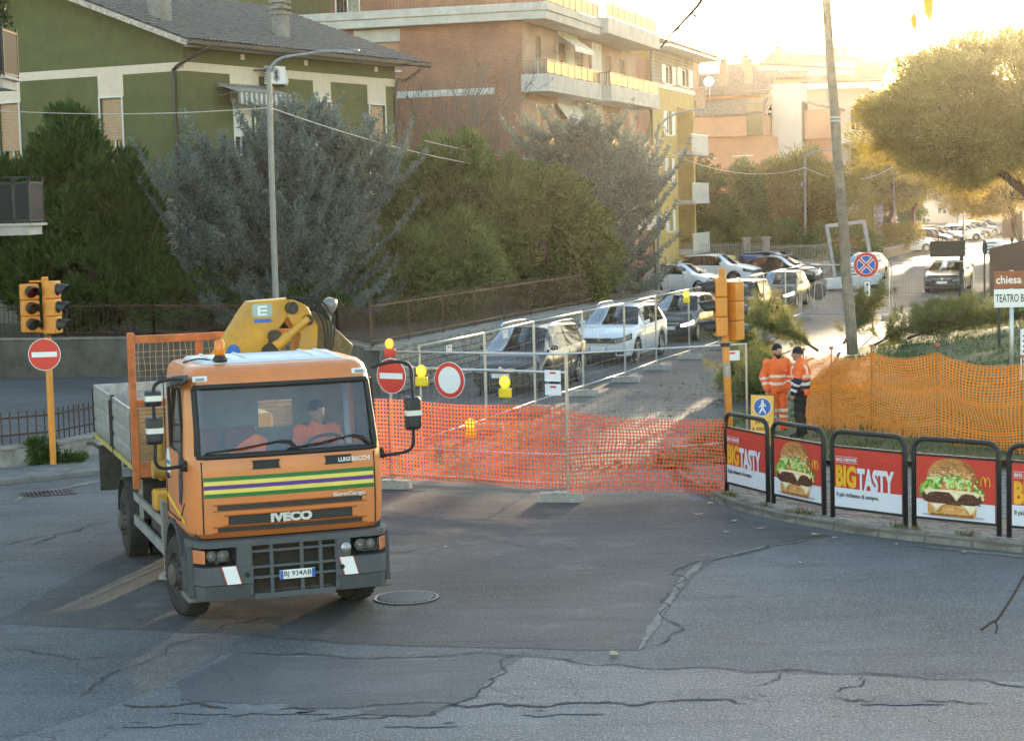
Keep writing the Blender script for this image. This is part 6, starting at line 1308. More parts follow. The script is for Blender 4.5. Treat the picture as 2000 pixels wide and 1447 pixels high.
        for y in (mid + .28, mid - .62): b = MB(); x = hw(y); b.hexa([(x * .985 * sg, y - .09, S['belt'] - .14), (x * 1.015 * sg, y - .09, S['belt'] - .14), (x * 1.015 * sg, y + .09, S['belt'] - .14), (x * .985 * sg, y + .09, S['belt'] - .14)], [(x * .985 * sg, y - .09, S['belt'] - .11), (x * 1.012 * sg, y - .09, S['belt'] - .11), (x * 1.012 * sg, y + .09, S['belt'] - .11), (x * .985 * sg, y + .09, S['belt'] - .11)]); b.build('door_handle', paint, body)
        b = MB(); y = yr + .1; b.box(sg * (hw(y) - .1) - .06, sg * (hw(y) - .1) + .06, yr - .05, yr + .1, .75, 1.0); b.build('tail_light', TAIL, o, bevel=.02)
        if rails: b = MB(); b.tube([(W * S['roofw'] * .97 * sg, y, H + dz) for y, dz in ((S['rf'] - .15, -.05), (S['rf'] - .3, .02), (-.6, .035), (S['rr'] + .25, .01), (S['rr'] + .1, -.06))], .018, 6); b.build('roof_rail', CHRM, o)
        for yc in (ya, yb):
            e = bpy.data.objects.new('wheel', None); COL.objects.link(e); e.parent = o; e.location = ((W - .105) * sg, yc, R); M = RY(PI / 2 * sg)
            b = MB(); b.lathe([(R * .64, -.095), (R * .9, -.1), (R, -.07), (R, .07), (R * .9, .1), (R * .64, .095)], 30, M, cap=False); b.build('tyre', CTYRE, e, sharp=.7)
            b = MB(); b.lathe([(R * .65, .09), (R * .6, .095), (R * .57, .06)], 30, M, cap=False); b.lathe([(R * .2, .07), (R * .16, .085), (0, .085)], 14, M, cap=False)
            for k in range(10 if style != 'mpv' else 5):
                a = 2 * PI * k / (10 if style != 'mpv' else 5); b.add([(R * .12, -.03, .08), (R * .6, -.022, .075), (R * .6, .022, .075), (R * .12, .03, .08)], [(0, 1, 2, 3)], M @ RZ(a))
            b.build('rim', CRIM, e); b = MB(); b.lathe([(R * .62, .02), (0, .02)], 24, M, cap=False); b.build('brake_disc', CTRIM, e)
    return o
QRZ = PI - _A
def queue(style, s, t, *a, **k): L = STY[style]['L']; return make_car('queued_car', a[0], style, a[1], RT(s + L / 2, t), QRZ + k.pop('dr', 0.), 'cars queueing on the closed street', **k)
BLK = car_paint('black', (.012, .012, .014), .2); DGR = car_paint('dark_grey', (.022, .022, .025), .2); WHT = car_paint('white', (.72, .73, .75), .0, .35); SLV = car_paint('silver', (.42, .43, .45), .7, .35); GRY = car_paint('grey', (.12, .115, .11), .6); BLU = car_paint('blue', (.03, .05, .11), .4)
queue('mpv', 15.7, -6.55, 'black people carrier with chrome grille at the head of the car queue', DGR, rails=True)
queue('suv', 24.0, -6.55, 'white crossover second in the queue behind the black people carrier', WHT, rails=True)
queue('mini', 32.4, -6.7, 'small black hatchback with lit headlights third in the queue', BLK, lit=True)
queue('mpv', 40.2, -6.6, 'dark grey family car fourth in the queue behind the orange signal', GRY, lit=True, chrome=False)
queue('mini', 50.2, -6.9, 'dark upright small car with lit headlights last in the queue', DGR, lit=True, chrome=False)
make_car('approaching_car', 'grey estate car facing us alone on the sunlit lane', 'wagon', GRY, RT(62 + 2.4, -1.5), QRZ, 'cars beyond the road closure')
make_car('approaching_car', 'silver car with a lit headlight behind the steel portal frame', 'hatch', SLV, RT(76, -7.3), QRZ - .08, 'cars beyond the road closure', lit=True)
for i, (px_, s, t, st_, pn, az, lab) in enumerate([(0, 64.0, -14.2, 'hatch', WHT, 128, 'white hatchback parked beyond the end of the stone wall'), (0, 72.5, -14.6, 'suv', WHT, 122, 'white tall hatchback parked behind the queue'), (0, 73.5, -11.3, 'hatch', DGR, 130, 'dark hatchback parked third from the stone wall'), (0, 80.5, -13.0, 'wagon', BLK, 122, 'long black estate parked beside the recycling bins')]):
    a = math.radians(az); make_car('parked_car', lab, st_, pn, RT(s, t), PI - a + PI if 0 else -a, 'cars parked by the bins')
# ---- far row of parked cars: three prototypes, copied
protos = []; _q = random.Random(9); far = []
for r, (s0, t0, n, st_) in enumerate([(122, -11.5, 9, 3.0), (127, -16.8, 7, 3.4), (152, -10.8, 9, 3.2)]):
    for k in range(n): far.append((s0 + k * st_, t0 + _q.uniform(-.3, .3) - .05 * k))
NAMES = ['first', 'second', 'third', 'fourth', 'fifth', 'sixth', 'seventh', 'eighth', 'ninth']
for i, (s, t) in enumerate(far):
    row = 0 if i < 9 else 1 if i < 16 else 2; k = i - (0, 9, 16)[row]; c = i % 4
    cn = ('white', 'silver', 'grey', 'dark')[c]
    lab = '%s car parked %s from the hedge in the %s row down the street' % (cn, NAMES[k], ('front', 'rear', 'farther')[row])
    rz = ROAD_RZ - math.radians(62) + _q.uniform(-.06, .06)
    if i < 4: o = make_car('far_parked_car', lab, ('hatch', 'mini', 'wagon', 'suv')[c], (WHT, SLV, GRY, BLU)[c], RT(s, t), rz, 'far row of parked cars'); protos.append(o)
    else:
        o = copy_tree(protos[c]); o.location = RT(s, t); o.rotation_euler = (0, 0, rz); o['label'] = lab
# ================================================================== site fences, nets, signs, lights
STEEL = mat('fence_steel', (.5, .51, .52), .35, .8, var=.1, vs=8); CFOOT = mat('fence_foot_concrete', (.36, .34, .31), .9, var=.2, vs=6, bump=.4, dirt=.5)
def heras(name, label, a, c, group, z0=.12, h=1.95, rot=0.):
    a, c = Vector(a), Vector(c); o = thing(name, label, 'fence panel', (a.x, a.y, 0), math.atan2(c.y - a.y, c.x - a.x), group); L = (c - a).length - .05
    b = MB(); r = .02
    b.tube([(0, 0, z0), (0, 0, z0 + h)], r, 7); b.tube([(L, 0, z0), (L, 0, z0 + h)], r, 7); b.each('post', STEEL, o, sharp=.8)
    b = MB(); b.tube([(0, 0, z0 + h - .02), (L, 0, z0 + h - .02)], r, 7); b.build('top_rail', STEEL, o, smooth=True)
    b = MB(); b.tube([(0, 0, z0 + .13), (L, 0, z0 + .13)], r, 7); b.build('bottom_rail', STEEL, o, smooth=True)
    b = MB(); n = int(L / .11)
    for k in range(1, n): b.tube([(L * k / n, 0, z0 + .13), (L * k / n, 0, z0 + h - .02)], .0026, 3, cap=False)
    for k in range(1, 8): b.tube([(0, .004, z0 + .13 + (h - .15) * k / 8), (L, .004, z0 + .13 + (h - .15) * k / 8)], .0026, 3, cap=False)
    b.build('wire_mesh', mat('fence_wire', (.2, .2, .2), .6, .3), o); return o
ffm = MB(); ffm.hexa([(-.36, -.12, 0), (.36, -.12, 0), (.36, .12, 0), (-.36, .12, 0)], [(-.33, -.095, .14), (.33, -.095, .14), (.33, .095, .14), (-.33, .095, .14)])
ffm.box(-.12, -.03, -.12, .12, .141, .15); ffm.box(.03, .12, -.12, .12, .141, .15)
def foot(label, x, y, rz, mesh=[None]):
    if mesh[0] is None: o = ffm.build('concrete_block', CFOOT, bevel=.015); mesh[0] = o
    else: o = mesh[0].copy(); COL.objects.link(o)
    o.location = (x, y, .001); o.rotation_euler = (0, 0, rz); tag(o, label, 'concrete block', 'concrete blocks under the fences')
NTH = ['first', 'second', 'third', 'fourth', 'fifth', 'sixth', 'seventh', 'eighth', 'ninth', 'tenth', 'eleventh', 'twelfth', 'thirteenth']
S0 = 5.2; NP = 11
for k in range(NP):
    a, c = RT(S0 + 3.5 * k, -4.45 + .06 * math.sin(k * 2.1)), RT(S0 + 3.5 * (k + 1), -4.45 + .06 * math.sin(k * 2.1 + 2.1))
    heras('mesh_fence', '%s mesh panel from the crossing in the fence beside the car queue' % NTH[k], a.xy, c.xy, 'mesh fence along the car queue')
    foot('concrete block under the end of the %s panel of the queue fence' % NTH[k], c.x, c.y, ROAD_RZ + .15)
heras('mesh_fence', 'mesh panel in front carrying the round signs and orange net', (.85, 30.75), (-2.1, 32.65), 'mesh fence across the street end')
heras('mesh_fence', 'mesh panel behind the one with round signs', (.95, 34.4), (-2.3, 36.0), 'mesh fence across the street end')
heras('mesh_fence', 'mesh panel reaching from the signs to the two workers', (.98, 34.5), (4.35, 35.6), 'mesh fence across the street end')
foot('concrete block under the front fence post near the middle of the crossing', .72, 30.68, -.25); foot('concrete block beside the truck cab under the front fence', -2.1, 32.6, -.25)
foot('concrete block at the workers fence post', 4.4, 35.65, .3)
heras('mesh_fence', 'far mesh panel across the street left of the no stopping sign', (10.9, 73.2), (14.25, 72.8), 'mesh fence across the far street')
heras('mesh_fence', 'far mesh panel across the street in front of the grey estate', (14.3, 72.8), (17.6, 73.6), 'mesh fence across the far street')
foot('far concrete block between the two cross panels', 14.27, 72.8, 0.)
# ---- plastic net with rounded holes
def net(name, label, fn, nu, nv, m, hole=.72, group='orange plastic nets', squarish=.8, strap=()):
    """fn(u, v) -> point; every cell is a flat ring of plastic round its hole"""
    V = []; F = []
    ring_ = [(-1, -1), (0, -1), (1, -1), (1, 0), (1, 1), (0, 1), (-1, 1), (-1, 0)]
    for j in range(nv):
        hj = hole * (.55 if j in strap else 1)
        for i in range(nu):
            o = len(V)
            for (x, y) in ring_: V.append(fn((i + .5 + x * .5) / nu, (j + .5 + y * .5) / nv))
            for (x, y) in ring_:
                q = squarish if x and y else 1.; V.append(fn((i + .5 + x * .5 * hole * q) / nu, (j + .5 + y * .5 * hj * q) / nv))
            for k in range(8): k2 = (k + 1) % 8; F.append((o + k, o + k2, o + 8 + k2, o + 8 + k))
    ob = np_mesh(name, np.array([tuple(v) for v in V]), F, m, None); return tag(ob, label, 'safety net', group)
def netmat(name, c, t=.45):
    m = leafmat(name, tuple(v * .85 for v in c), c, t, .5, tcol=c); return m
NETR = netmat('net_red_orange', (.85, .15, .06), .4); NETO = netmat('net_orange', (.85, .27, .03), .45)
pA, pB, pC = Vector((-2.6, 32.9, 0)), Vector((.85, 30.68, 0)), Vector((3.33, 30.62, 0))
def n1(u, v):
    p = pA.lerp(pB, u) + Vector((-.03, -.045, 0)); zt = 1.5 + .02 * math.sin(u * 9); return Vector((p.x, p.y - .01 * math.sin(v * 11 + u * 7), .2 + (zt - .2) * v + .012 * math.sin(u * 14) * (1 - v)))
net('safety_net', 'red orange plastic net with round holes tied to the front fence panel', n1, 62, 20, NETR, .75)
def n2(u, v):
    p = pB.lerp(pC, u); sag = math.sin(PI * u); zt = 1.46 - .2 * u - .06 * sag; zb = .14 - .08 * u + .03 * sag
    vv = v + .09 * math.sin(PI * v) * math.sin(u * 2.6); x = p.x + .02 * math.sin(v * 9 + u * 5)
    return Vector((x, p.y - .06 + .13 * sag * math.sin(v * PI * 1.5 + u * 3), zb + (zt - zb) * vv))
net('safety_net', 'sagging orange net stretched from the fence post to the poster barrier', n2, 46, 20, NETR, .8)
RP = [(5.72, 38.0), (6.17, 37.4), (6.74, 36.3), (7.6, 34.6), (8.6, 32.6), (9.5, 31.0)]
RTOP = [1.62, 1.68, 1.79, 1.9, 1.84, 1.84]
def n3(u, v):
    t = u * (len(RP) - 1); i = min(int(t), len(RP) - 2); f = t - i; p = Vector((*RP[i], 0)).lerp(Vector((*RP[i + 1], 0)), f); zt = RTOP[i] + (RTOP[i + 1] - RTOP[i]) * f - .07 * math.sin(PI * f) * (1 + i * .35); zb = .06
    w_ = v + .035 * math.sin(v * 9 + u * 6) * math.sin(PI * v) - .04 * math.sin(PI * f) * math.sin(PI * v)
    return Vector((p.x + .05 * math.sin(v * 8 + u * 17) * math.sin(PI * f), p.y + .1 * math.sin(PI * f) * math.sin(v * 5 + i), zb + (zt - zb) * w_))
net('safety_net', 'long orange net on rusty rods in front of the grass bank', n3, 120, 40, NETO, .62, squarish=.95, strap=(12, 25, 26))
RROD = mat('rusty_rod', (.12, .06, .04), .8, .3)
for i, lab in enumerate(['behind the worker in the navy jacket', 'first right of the workers', 'second right of the workers', 'third right of the workers', 'near the church sign post']):
    x, y = RP[i]; o = thing('steel_stake', 'rusty rod holding the orange net, %s' % lab, 'rod', (x, y + .03, 0), 0, 'rods holding the orange net')
    MB().cyl((0, 0, 0), (0, 0, RTOP[i] + .1), .011, n=6).build('rod', RROD, o); MB().lathe([(.0, 0), (.035, .01), (.05, .05), (.05, .06), (0, .065)], 10, T(0, 0, RTOP[i] + .08)).build('cap', mat('rod_cap', (.5, .17, .09), .6), o, smooth=True)
# ---- round signs, lamps and notices hung on the front fence
SRED = mat('sign_red', (.62, .035, .025), .4, var=.05); SWH = mat('sign_white', (.78, .78, .78), .4, var=.03); SBL = mat('sign_blue', (.04, .17, .55), .4); SGREY = mat('sign_back', (.3, .3, .31), .5, .5); SYEL = mat('sign_amber', (.85, .45, .06), .45); SBK = mat('sign_black', (.02, .02, .02), .5)
def disc(b, r, y, n=40, th=.003, cx=0, cz=0): b.prism([(cx + r * math.cos(2 * PI * k / n), cz + r * math.sin(2 * PI * k / n)) for k in range(n)], -y - th, -y, Matrix(((1, 0, 0, 0), (0, 0, 1, 0), (0, 1, 0, 0), (0, 0, 0, 1))))
def ringp(b, r0, r1, y, n=40, th=.003):
    vs = []; 
    for yy in (-y, -y - th):
        for r in (r0, r1): vs += [(r * math.cos(2 * PI * k / n), yy, r * math.sin(2 * PI * k / n)) for k in range(n)]
    fs = []
    for k in range(n):
        k2 = (k + 1) % n; fs += [(2 * n + k, 2 * n + k2, 3 * n + k2, 3 * n + k), (n + k, n + k2, 3 * n + k2, 3 * n + k), (k, k2, n + k2, n + k)]
    b.add(vs, fs)
def round_sign(name, label, loc, rz, r, kind, group=None, parent=None):
    """faces local -Y"""
    o = thing(name, label, 'road sign', loc, rz, group) if parent is None else None
    if parent is not None: o = bpy.data.objects.new(name, None); COL.objects.link(o); o.parent = parent; o.location = loc; o.rotation_euler = (0, 0, rz)
    b = MB(); disc(b, r, -.012, th=.012); b.build('back_plate', SGREY, o)
    b = MB(); disc(b, r, .0005); b.build('rim', SWH, o)
    if kind == 'noentry':
        b = MB(); disc(b, r * .96, .004); b.build('face', SRED, o); b = MB(); b.box(-r * .78, r * .78, -.011, -.0075, -r * .16, r * .16); b.build('bar', SWH, o)
    if kind == 'closed':
        b = MB(); ringp(b, r * .74, r * .97, .004); b.build('border', SRED, o)
    if kind == 'nostop':
        b = MB(); disc(b, r * .97, .004); b.build('face', SRED, o); b = MB(); disc(b, r * .74, .008); b.build('field', mat('sign_blue_white', (.75, .75, .76), .4), o)
        b = MB(); n = 10
        for q_ in range(4):
            a0 = PI / 4 + q_ * PI / 2 + .2; a1 = a0 + PI / 2 - .4; P_ = [(.16 * r * math.cos((a0 + a1) / 2) * 1.15, .16 * r * math.sin((a0 + a1) / 2) * 1.15)] + [(r * .7 * math.cos(a0 + (a1 - a0) * k / n), r * .7 * math.sin(a0 + (a1 - a0) * k / n)) for k in range(n + 1)]
            b.prism(P_, -.015, -.0115, Matrix(((1, 0, 0, 0), (0, 0, 1, 0), (0, 1, 0, 0), (0, 0, 0, 1))))
        b.each('blue_sector', SBL, o); b = MB()
        for a in (PI / 4, -PI / 4): b.box(-r * .76, r * .76, -.018 - (.001 if a > 0 else 0), -.0155, -r * .06, r * .06, RY(a))
        b.each('cross_bar', SRED, o)
    return o
FRZ = math.atan2(-1.9, 2.95)
round_sign('no_entry_sign', 'round red no entry sign on the front fence half hidden by the truck', (-2.02, 32.42, 1.92), FRZ, .3, 'noentry', 'signs hung on the front fence')
round_sign('road_closed_sign', 'round white road closed sign with red border on the front fence', (-1.03, 31.82, 1.88), FRZ, .3, 'closed', 'signs hung on the front fence')
LYEL = mat('lamp_yellow', (.85, .62, .02), .35, var=.05); 
def warn_lamp(label, x, y, z, rz, m1=LYEL, mb=LYEL):
    o = thing('warning_lamp', label, 'warning lamp', (x, y, z), rz, 'yellow warning lamps'); b = MB(); b.box(-.1, .1, -.05, .05, -.09, .06); bx_ = b.build('battery_box', mb, o, bevel=.015)
    M = T(0, 0, .16) @ RX(PI / 2)
    b = MB(); b.lathe([(.0, -.05), (.07, -.045), (.09, -.02), (.095, .0), (.09, .02), (.07, .045), (0, .05)], 20, M, cap=False); b.build('lens', mat('lamp_lens_yellow', (.9, .68, .03), .15, emit=(1, .7, .05), es=.25), o, smooth=True)
    b = MB()
    for k in range(4): b.tube([M @ Vector((r * math.cos(a), r * math.sin(a), .045 - r * .25)) for r in (.025 + .018 * k,) for a in [2 * PI * j / 18 for j in range(18)]], .004, 4, closed=True)
    b.build('lens_ring', m1, o); b = MB(); b.lathe([(.095, -.012), (.105, -.008), (.105, .008), (.095, .012)], 22, M, cap=False); b.box(-.025, .025, -.02, .02, .061, .075); b.build('bezel', mb, o); return o
warn_lamp('yellow warning lamp beside the truck mirror on the front fence', -1.5, 32.08, 1.86, FRZ); warn_lamp('yellow warning lamp right of the road closed sign', -.12, 31.22, 1.72, FRZ)
warn_lamp('yellow warning lamp on the ground seen through the red net', -.75, 33.9, .75, FRZ); x_ = RT(S0 + 3.5 * 7, -4.5); warn_lamp('yellow warning lamp on the queue fence before the black hatchback', x_.x - 1.2, x_.y - 3.4, 1.75, 0)
warn_lamp('red warning lamp on the fence corner above the truck roof', -2.25, 35.9, 2.05, FRZ, SRED, SRED)
NOTE = mat('paper_notice', (.75, .75, .78), .7)
for i, (x, y, z, rz, lab) in enumerate([(.66, 30.82, 2.0, FRZ, 'white paper notice at the top of the front fence post'), (.66, 30.8, 1.78, FRZ, 'white paper notice below another on the front fence'), (4.02, 35.48, 1.86, .3, 'white paper notice on the fence beside the bearded worker'), (-1.32, 40.2, 1.75, 1.2, 'small white notice on the queue fence left of the people carrier'), (-.15, 43.6, 1.8, 1.2, 'second small white notice on the queue fence')]):
    o = thing('paper_notice', lab, 'notice', (x, y, z), rz, 'notices on the fences'); b = MB(); b.box(-.15, .15, -.032, -.029, -.09, .09); b.build('sheet', NOTE, o); b = MB(); b.box(-.05, .06, -.034, -.0325, .03, .06); b.build('red_mark', SRED, o)
# ---- poster barriers
BAR = mat('barrier_iron', (.035, .034, .034), .5, .4, var=.2, vs=10, bump=.15); PRED = mat('poster_red', (.56, .045, .03), .45, var=.06, vs=2); PWH = mat('poster_white', (.66, .68, .76), .45, var=.03); PYE = mat('poster_yellow', (.78, .4, .02), .45); PTX = mat('poster_text', (.03, .03, .035), .5)
BUN = mat('bun_crust', (.46, .19, .05), .5, var=.35, vs=7); BUN2 = mat('bun_side', (.62, .3, .09), .5, var=.25, vs=6); LET = mat('lettuce', (.28, .48, .07), .5, var=.45, vs=14); LET2 = mat('lettuce_pale', (.55, .68, .25), .5, var=.3, vs=14); TOM = mat('tomato', (.6, .07, .03), .4, var=.25, vs=6); CHS = mat('cheese_pale', (.78, .62, .38), .45, var=.12, vs=5); PAT = mat('patty', (.1, .035, .018), .55, var=.6, vs=30); SES = mat('sesame', (.72, .5, .24), .5); ONI = mat('sauce_onion', (.7, .55, .36), .5, var=.3, vs=20); SHD = mat('print_grey', (.38, .38, .42), .5)
def blobpoly(cx, cz, rx, rz_, n=40, jit=0., seed=0, a0=0., a1=2 * PI, pw=1.):
    q = random.Random(seed); out = []
    for k in range(n):
        a = a0 + (a1 - a0) * k / (n - 1 if a1 - a0 < 6 else n); c, s_ = math.cos(a), math.sin(a); e = lambda v: math.copysign(abs(v) ** pw, v)
        out.append((cx + rx * e(c) * (1 + q.uniform(-jit, jit)), cz + rz_ * e(s_) * (1 + q.uniform(-jit, jit))))
    return out
XZ = Matrix(((1, 0, 0, 0), (0, 0, 1, 0), (0, 1, 0, 0), (0, 0, 0, 1)))
BMATS = [SHD, BUN, BUN2, SES, ONI, TOM, LET, LET2, CHS, PAT, mat('patty_char', (.035, .014, .01), .6), mat('patty_brown', (.2, .075, .035), .55), mat('bun_dark', (.3, .1, .025), .5), mat('lettuce_dark', (.1, .24, .03), .5), mat('bun_light', (.72, .42, .17), .5), mat('tomato_light', (.75, .2, .09), .45), mat('cheese_light', (.85, .75, .55), .45)]
def burger(o, cx, zb, w_, h):
    """printed burger: one film of coloured patches, each 0.05 mm over the last"""
    b = MB(); cnt = [0]; X = lambda u: cx + (u - .5) * w_; Z = lambda v: zb + v * h; q = random.Random(3)
    def lay(m, poly): cnt[0] += 1; y = -.0195 - .00002 * cnt[0]; b.cm = m; b.add([(x, y, z) for x, z in poly], [tuple(range(len(poly)))])
    def spot(m, u, v, ru, rv, n=9, j=.3): lay(m, blobpoly(X(u), Z(v), ru * w_, rv * h, n, j, q.randrange(9999)))
    lay(0, blobpoly(X(.52), Z(.03), w_ * .52, h * .035))
    lay(1, blobpoly(X(.5), Z(.6), w_ * .42, h * .4, 50, pw=.88)); lay(12, [(X(.5 + .42 * math.cos(t) * r), Z(.6 + .4 * math.sin(t) * r)) for r, t in [(1, -.3 + .09 * k) for k in range(16)] + [(.86, 1.05 - .09 * k) for k in range(16)]])
    for _ in range(60): t = q.uniform(.15, PI - .15); r = q.uniform(.1, .95); spot(q.choice((12, 14, 14, 1)), .5 + .4 * r * math.cos(t), .62 + .36 * r * math.sin(t), q.uniform(.01, .04), q.uniform(.008, .022))
    for _ in range(90): t = q.uniform(.12, PI - .12); r = q.uniform(.3, .97); spot(q.choice((3, 3, 14)), .5 + .4 * r * math.cos(t), .64 + .34 * r * math.sin(t), .009, .0065, 6)
    lay(2, [(X(u), Z(v)) for u, v in ((.15, .02), (.85, .02), (.9, .07), (.9, .2), (.87, .27), (.13, .27), (.1, .2), (.1, .07))])
    for _ in range(40): spot(q.choice((1, 14, 2)), q.uniform(.16, .84), q.uniform(.04, .2), q.uniform(.02, .06), q.uniform(.01, .025))
    lay(12, [(X(.14 + .72 * k / 12), Z(.025)) for k in range(13)] + [(X(.86 - .72 * k / 12), Z(.055 + .012 * (k % 2))) for k in range(13)])
    lay(5, [(X(u), Z(v)) for u, v in ((.05, .42), (.95, .42), (.97, .52), (.9, .6), (.1, .6), (.03, .52))])
    for _ in range(26): spot(q.choice((15, 5, 15)), q.uniform(.1, .9), q.uniform(.44, .56), q.uniform(.02, .06), q.uniform(.01, .02))
    for _ in range(46): u = q.uniform(.08, .92); spot(q.choice((4, 4, 13, 7)), u, .70 - .5 * (u - .5) ** 2 + q.uniform(-.06, .07), q.uniform(.015, .045), q.uniform(.012, .03), 8, .4)
    for k in range(150):
        u = q.uniform(-.02, 1.02); v = .60 - .62 * (u - .5) ** 2 + q.uniform(-.07, .075); a = q.uniform(-.9, .9) + (PI / 2); l = q.uniform(.025, .06); n = 5; c, s_ = math.cos(a), math.sin(a)
        lay(q.choice((6, 6, 7, 13, 7)), [(X(u) + w_ * (x * c - z * s_) * l, Z(v) + w_ * (x * s_ + z * c) * l) for x, z in ((-1, 0), (-.4, .5), (.1, .3), (.5, .55), (1, .1), (.4, -.4), (0, -.25), (-.5, -.45))])
    lay(9, blobpoly(X(.5), Z(.34), w_ * .49, h * .12, 60, .03, 4, pw=.6))
    for _ in range(150): u = q.uniform(.04, .96); spot(q.choice((10, 10, 11, 9)), u, .34 + q.uniform(-.1, .09), q.uniform(.008, .025), q.uniform(.006, .016), 7, .4)
    lay(8, [(X(u), Z(v)) for u, v in ((.03, .44), (.12, .475), (.3, .47), (.5, .48), (.75, .475), (.9, .47), (.97, .43), (.93, .37), (.86, .42), (.74, .43), (.66, .4), (.58, .29), (.53, .36), (.46, .43), (.25, .43), (.14, .41), (.09, .36))])
    lay(16, [(X(u), Z(v)) for u, v in ((.08, .448), (.3, .455), (.55, .46), (.85, .455), (.8, .445), (.5, .44), (.2, .44))]); lay(16, [(X(u), Z(v)) for u, v in ((.5, .42), (.6, .42), (.585, .33))])
    for p in (((.12, .235), (.42, .235), (.33, .2), (.29, .14), (.24, .1), (.2, .16), (.17, .2)), ((.64, .235), (.93, .235), (.9, .18), (.86, .12), (.8, .08), (.76, .15), (.7, .2))): lay(8, [(X(u), Z(v)) for u, v in p])
    for p in (((.17, .22), (.36, .22), (.25, .15)), ((.7, .22), (.9, .22), (.81, .14))): lay(16, [(X(u), Z(v)) for u, v in p])
    b.build('printed_burger', BMATS, o)
def barrier(i, a, c, kind, label):
    a, c = Vector(a), Vector(c); W_ = (c - a).length; o = thing('poster_barrier', label, 'barrier', (a.x, a.y, .1), math.atan2(c.y - a.y, c.x - a.x), 'poster barriers along the kerb'); H_ = 1.26; r = .036; R_c = .17
    path = [(0, 0, -.02), (0, 0, H_ - R_c)] + [(R_c - R_c * math.cos(t), 0, H_ - R_c + R_c * math.sin(t)) for t in [PI / 2 * k / 6 for k in range(1, 7)]] + [(W_ - R_c + R_c * math.sin(t), 0, H_ - R_c + R_c * math.cos(t)) for t in [PI / 2 * k / 6 for k in range(0, 7)]] + [(W_, 0, -.02)]
    b = MB(); b.tube(path, r, 10); b.build('frame', BAR, o, smooth=True)
    z0, z1 = .17, 1.02; x0, x1 = .05, W_ - .05
    b = MB(); b.box(x0 - .012, x1 + .012, -.02, .02, z1, z1 + .035); b.box(x0 - .012, x1 + .012, -.02, .02, z0 - .035, z0); b.each('poster_rail', BAR, o)
    b = MB(); b.box(x0, x1, -.014, .014, z0 + .001, z1 - .001); po = b.build('poster', PRED, o)
    wl = .33 if kind == 'text' else .30
    b = MB(); b.hexa([(x0, -.0175, z0 + .002), (x1, -.0175, z0 + .002), (x1, -.0145, z0 + .002), (x0, -.0145, z0 + .002)], [(x0, -.0175, z0 + wl * .85), (x1, -.0175, z0 + wl * .82), (x1, -.0145, z0 + wl * .82), (x0, -.0145, z0 + wl * .85)]); b.build('poster_band', PWH, po)
    P0 = Matrix(((1, 0, 0, 0), (0, 0, -1, -.0215), (0, 1, 0, 0), (0, 0, 0, 1)))
    if kind == 'text':
        text('poster_headline', 'BIG', PYE, (x0 + .03, x0 + .03 + .37 * (x1 - x0) / 1.2, .46, .78), P0, po, .05, .003); text('poster_headline', 'TASTY', PWH, (x0 + .035 + .38 * (x1 - x0) / 1.2, x0 + 1.07 * (x1 - x0) / 1.2, .43, .76), P0, po, .045, .003)
        text('poster_small_line', 'BIG NEWS!', PWH, (x0 + .035, x0 + .40, .835, .885), P0, po, .03, .003); text('poster_tagline', 'Il più richiesto di sempre.', PTX, (x0 + .04, x0 + .79, .305, .385), P0, po, .012, .003)
        b = MB(); b.box(x0 + .025, x0 + .42, -.021, -.0185, .9, .905); b.box(x0 + .025, x0 + .42, -.021, -.0185, .815, .82); b.each('poster_rule', PWH, po)
    else:
        burger(po, (x0 + x1) / 2 - .05, .19, .93, .82)
        b = MB(); cxm, zm = x1 - .14, .66
        for s_ in (-1, 1): b.tube([(cxm + s_ * .034 + .034 * math.cos(t) * 1.0, -.0215, zm + .13 * math.sin(t) ** .8) for t in [PI * (.0 + 1.0 * k / 14) for k in range(15)]], .0075, 5)
        b.build('printed_emblem', PYE, po)
    return o
AD = [((3.36, 30.6), (3.86, 29.4), 'text', 'leftmost poster barrier with yellow and white lettering next to the net'), ((3.92, 29.25), (4.5, 28.08), 'burger', 'burger poster barrier between two lettering posters, second from left'), ((4.6, 27.92), (5.46, 26.97), 'text', 'lettering poster barrier between the two burger posters'), ((5.56, 26.87), (6.53, 26.01), 'burger', 'largest burger poster barrier, nearest the right edge'), ((6.64, 25.91), (7.65, 25.08), 'text', 'lettering poster barrier cut off by the right edge')]
for i, (a, c, k, lab) in enumerate(AD): barrier(i, a, c, k, lab)
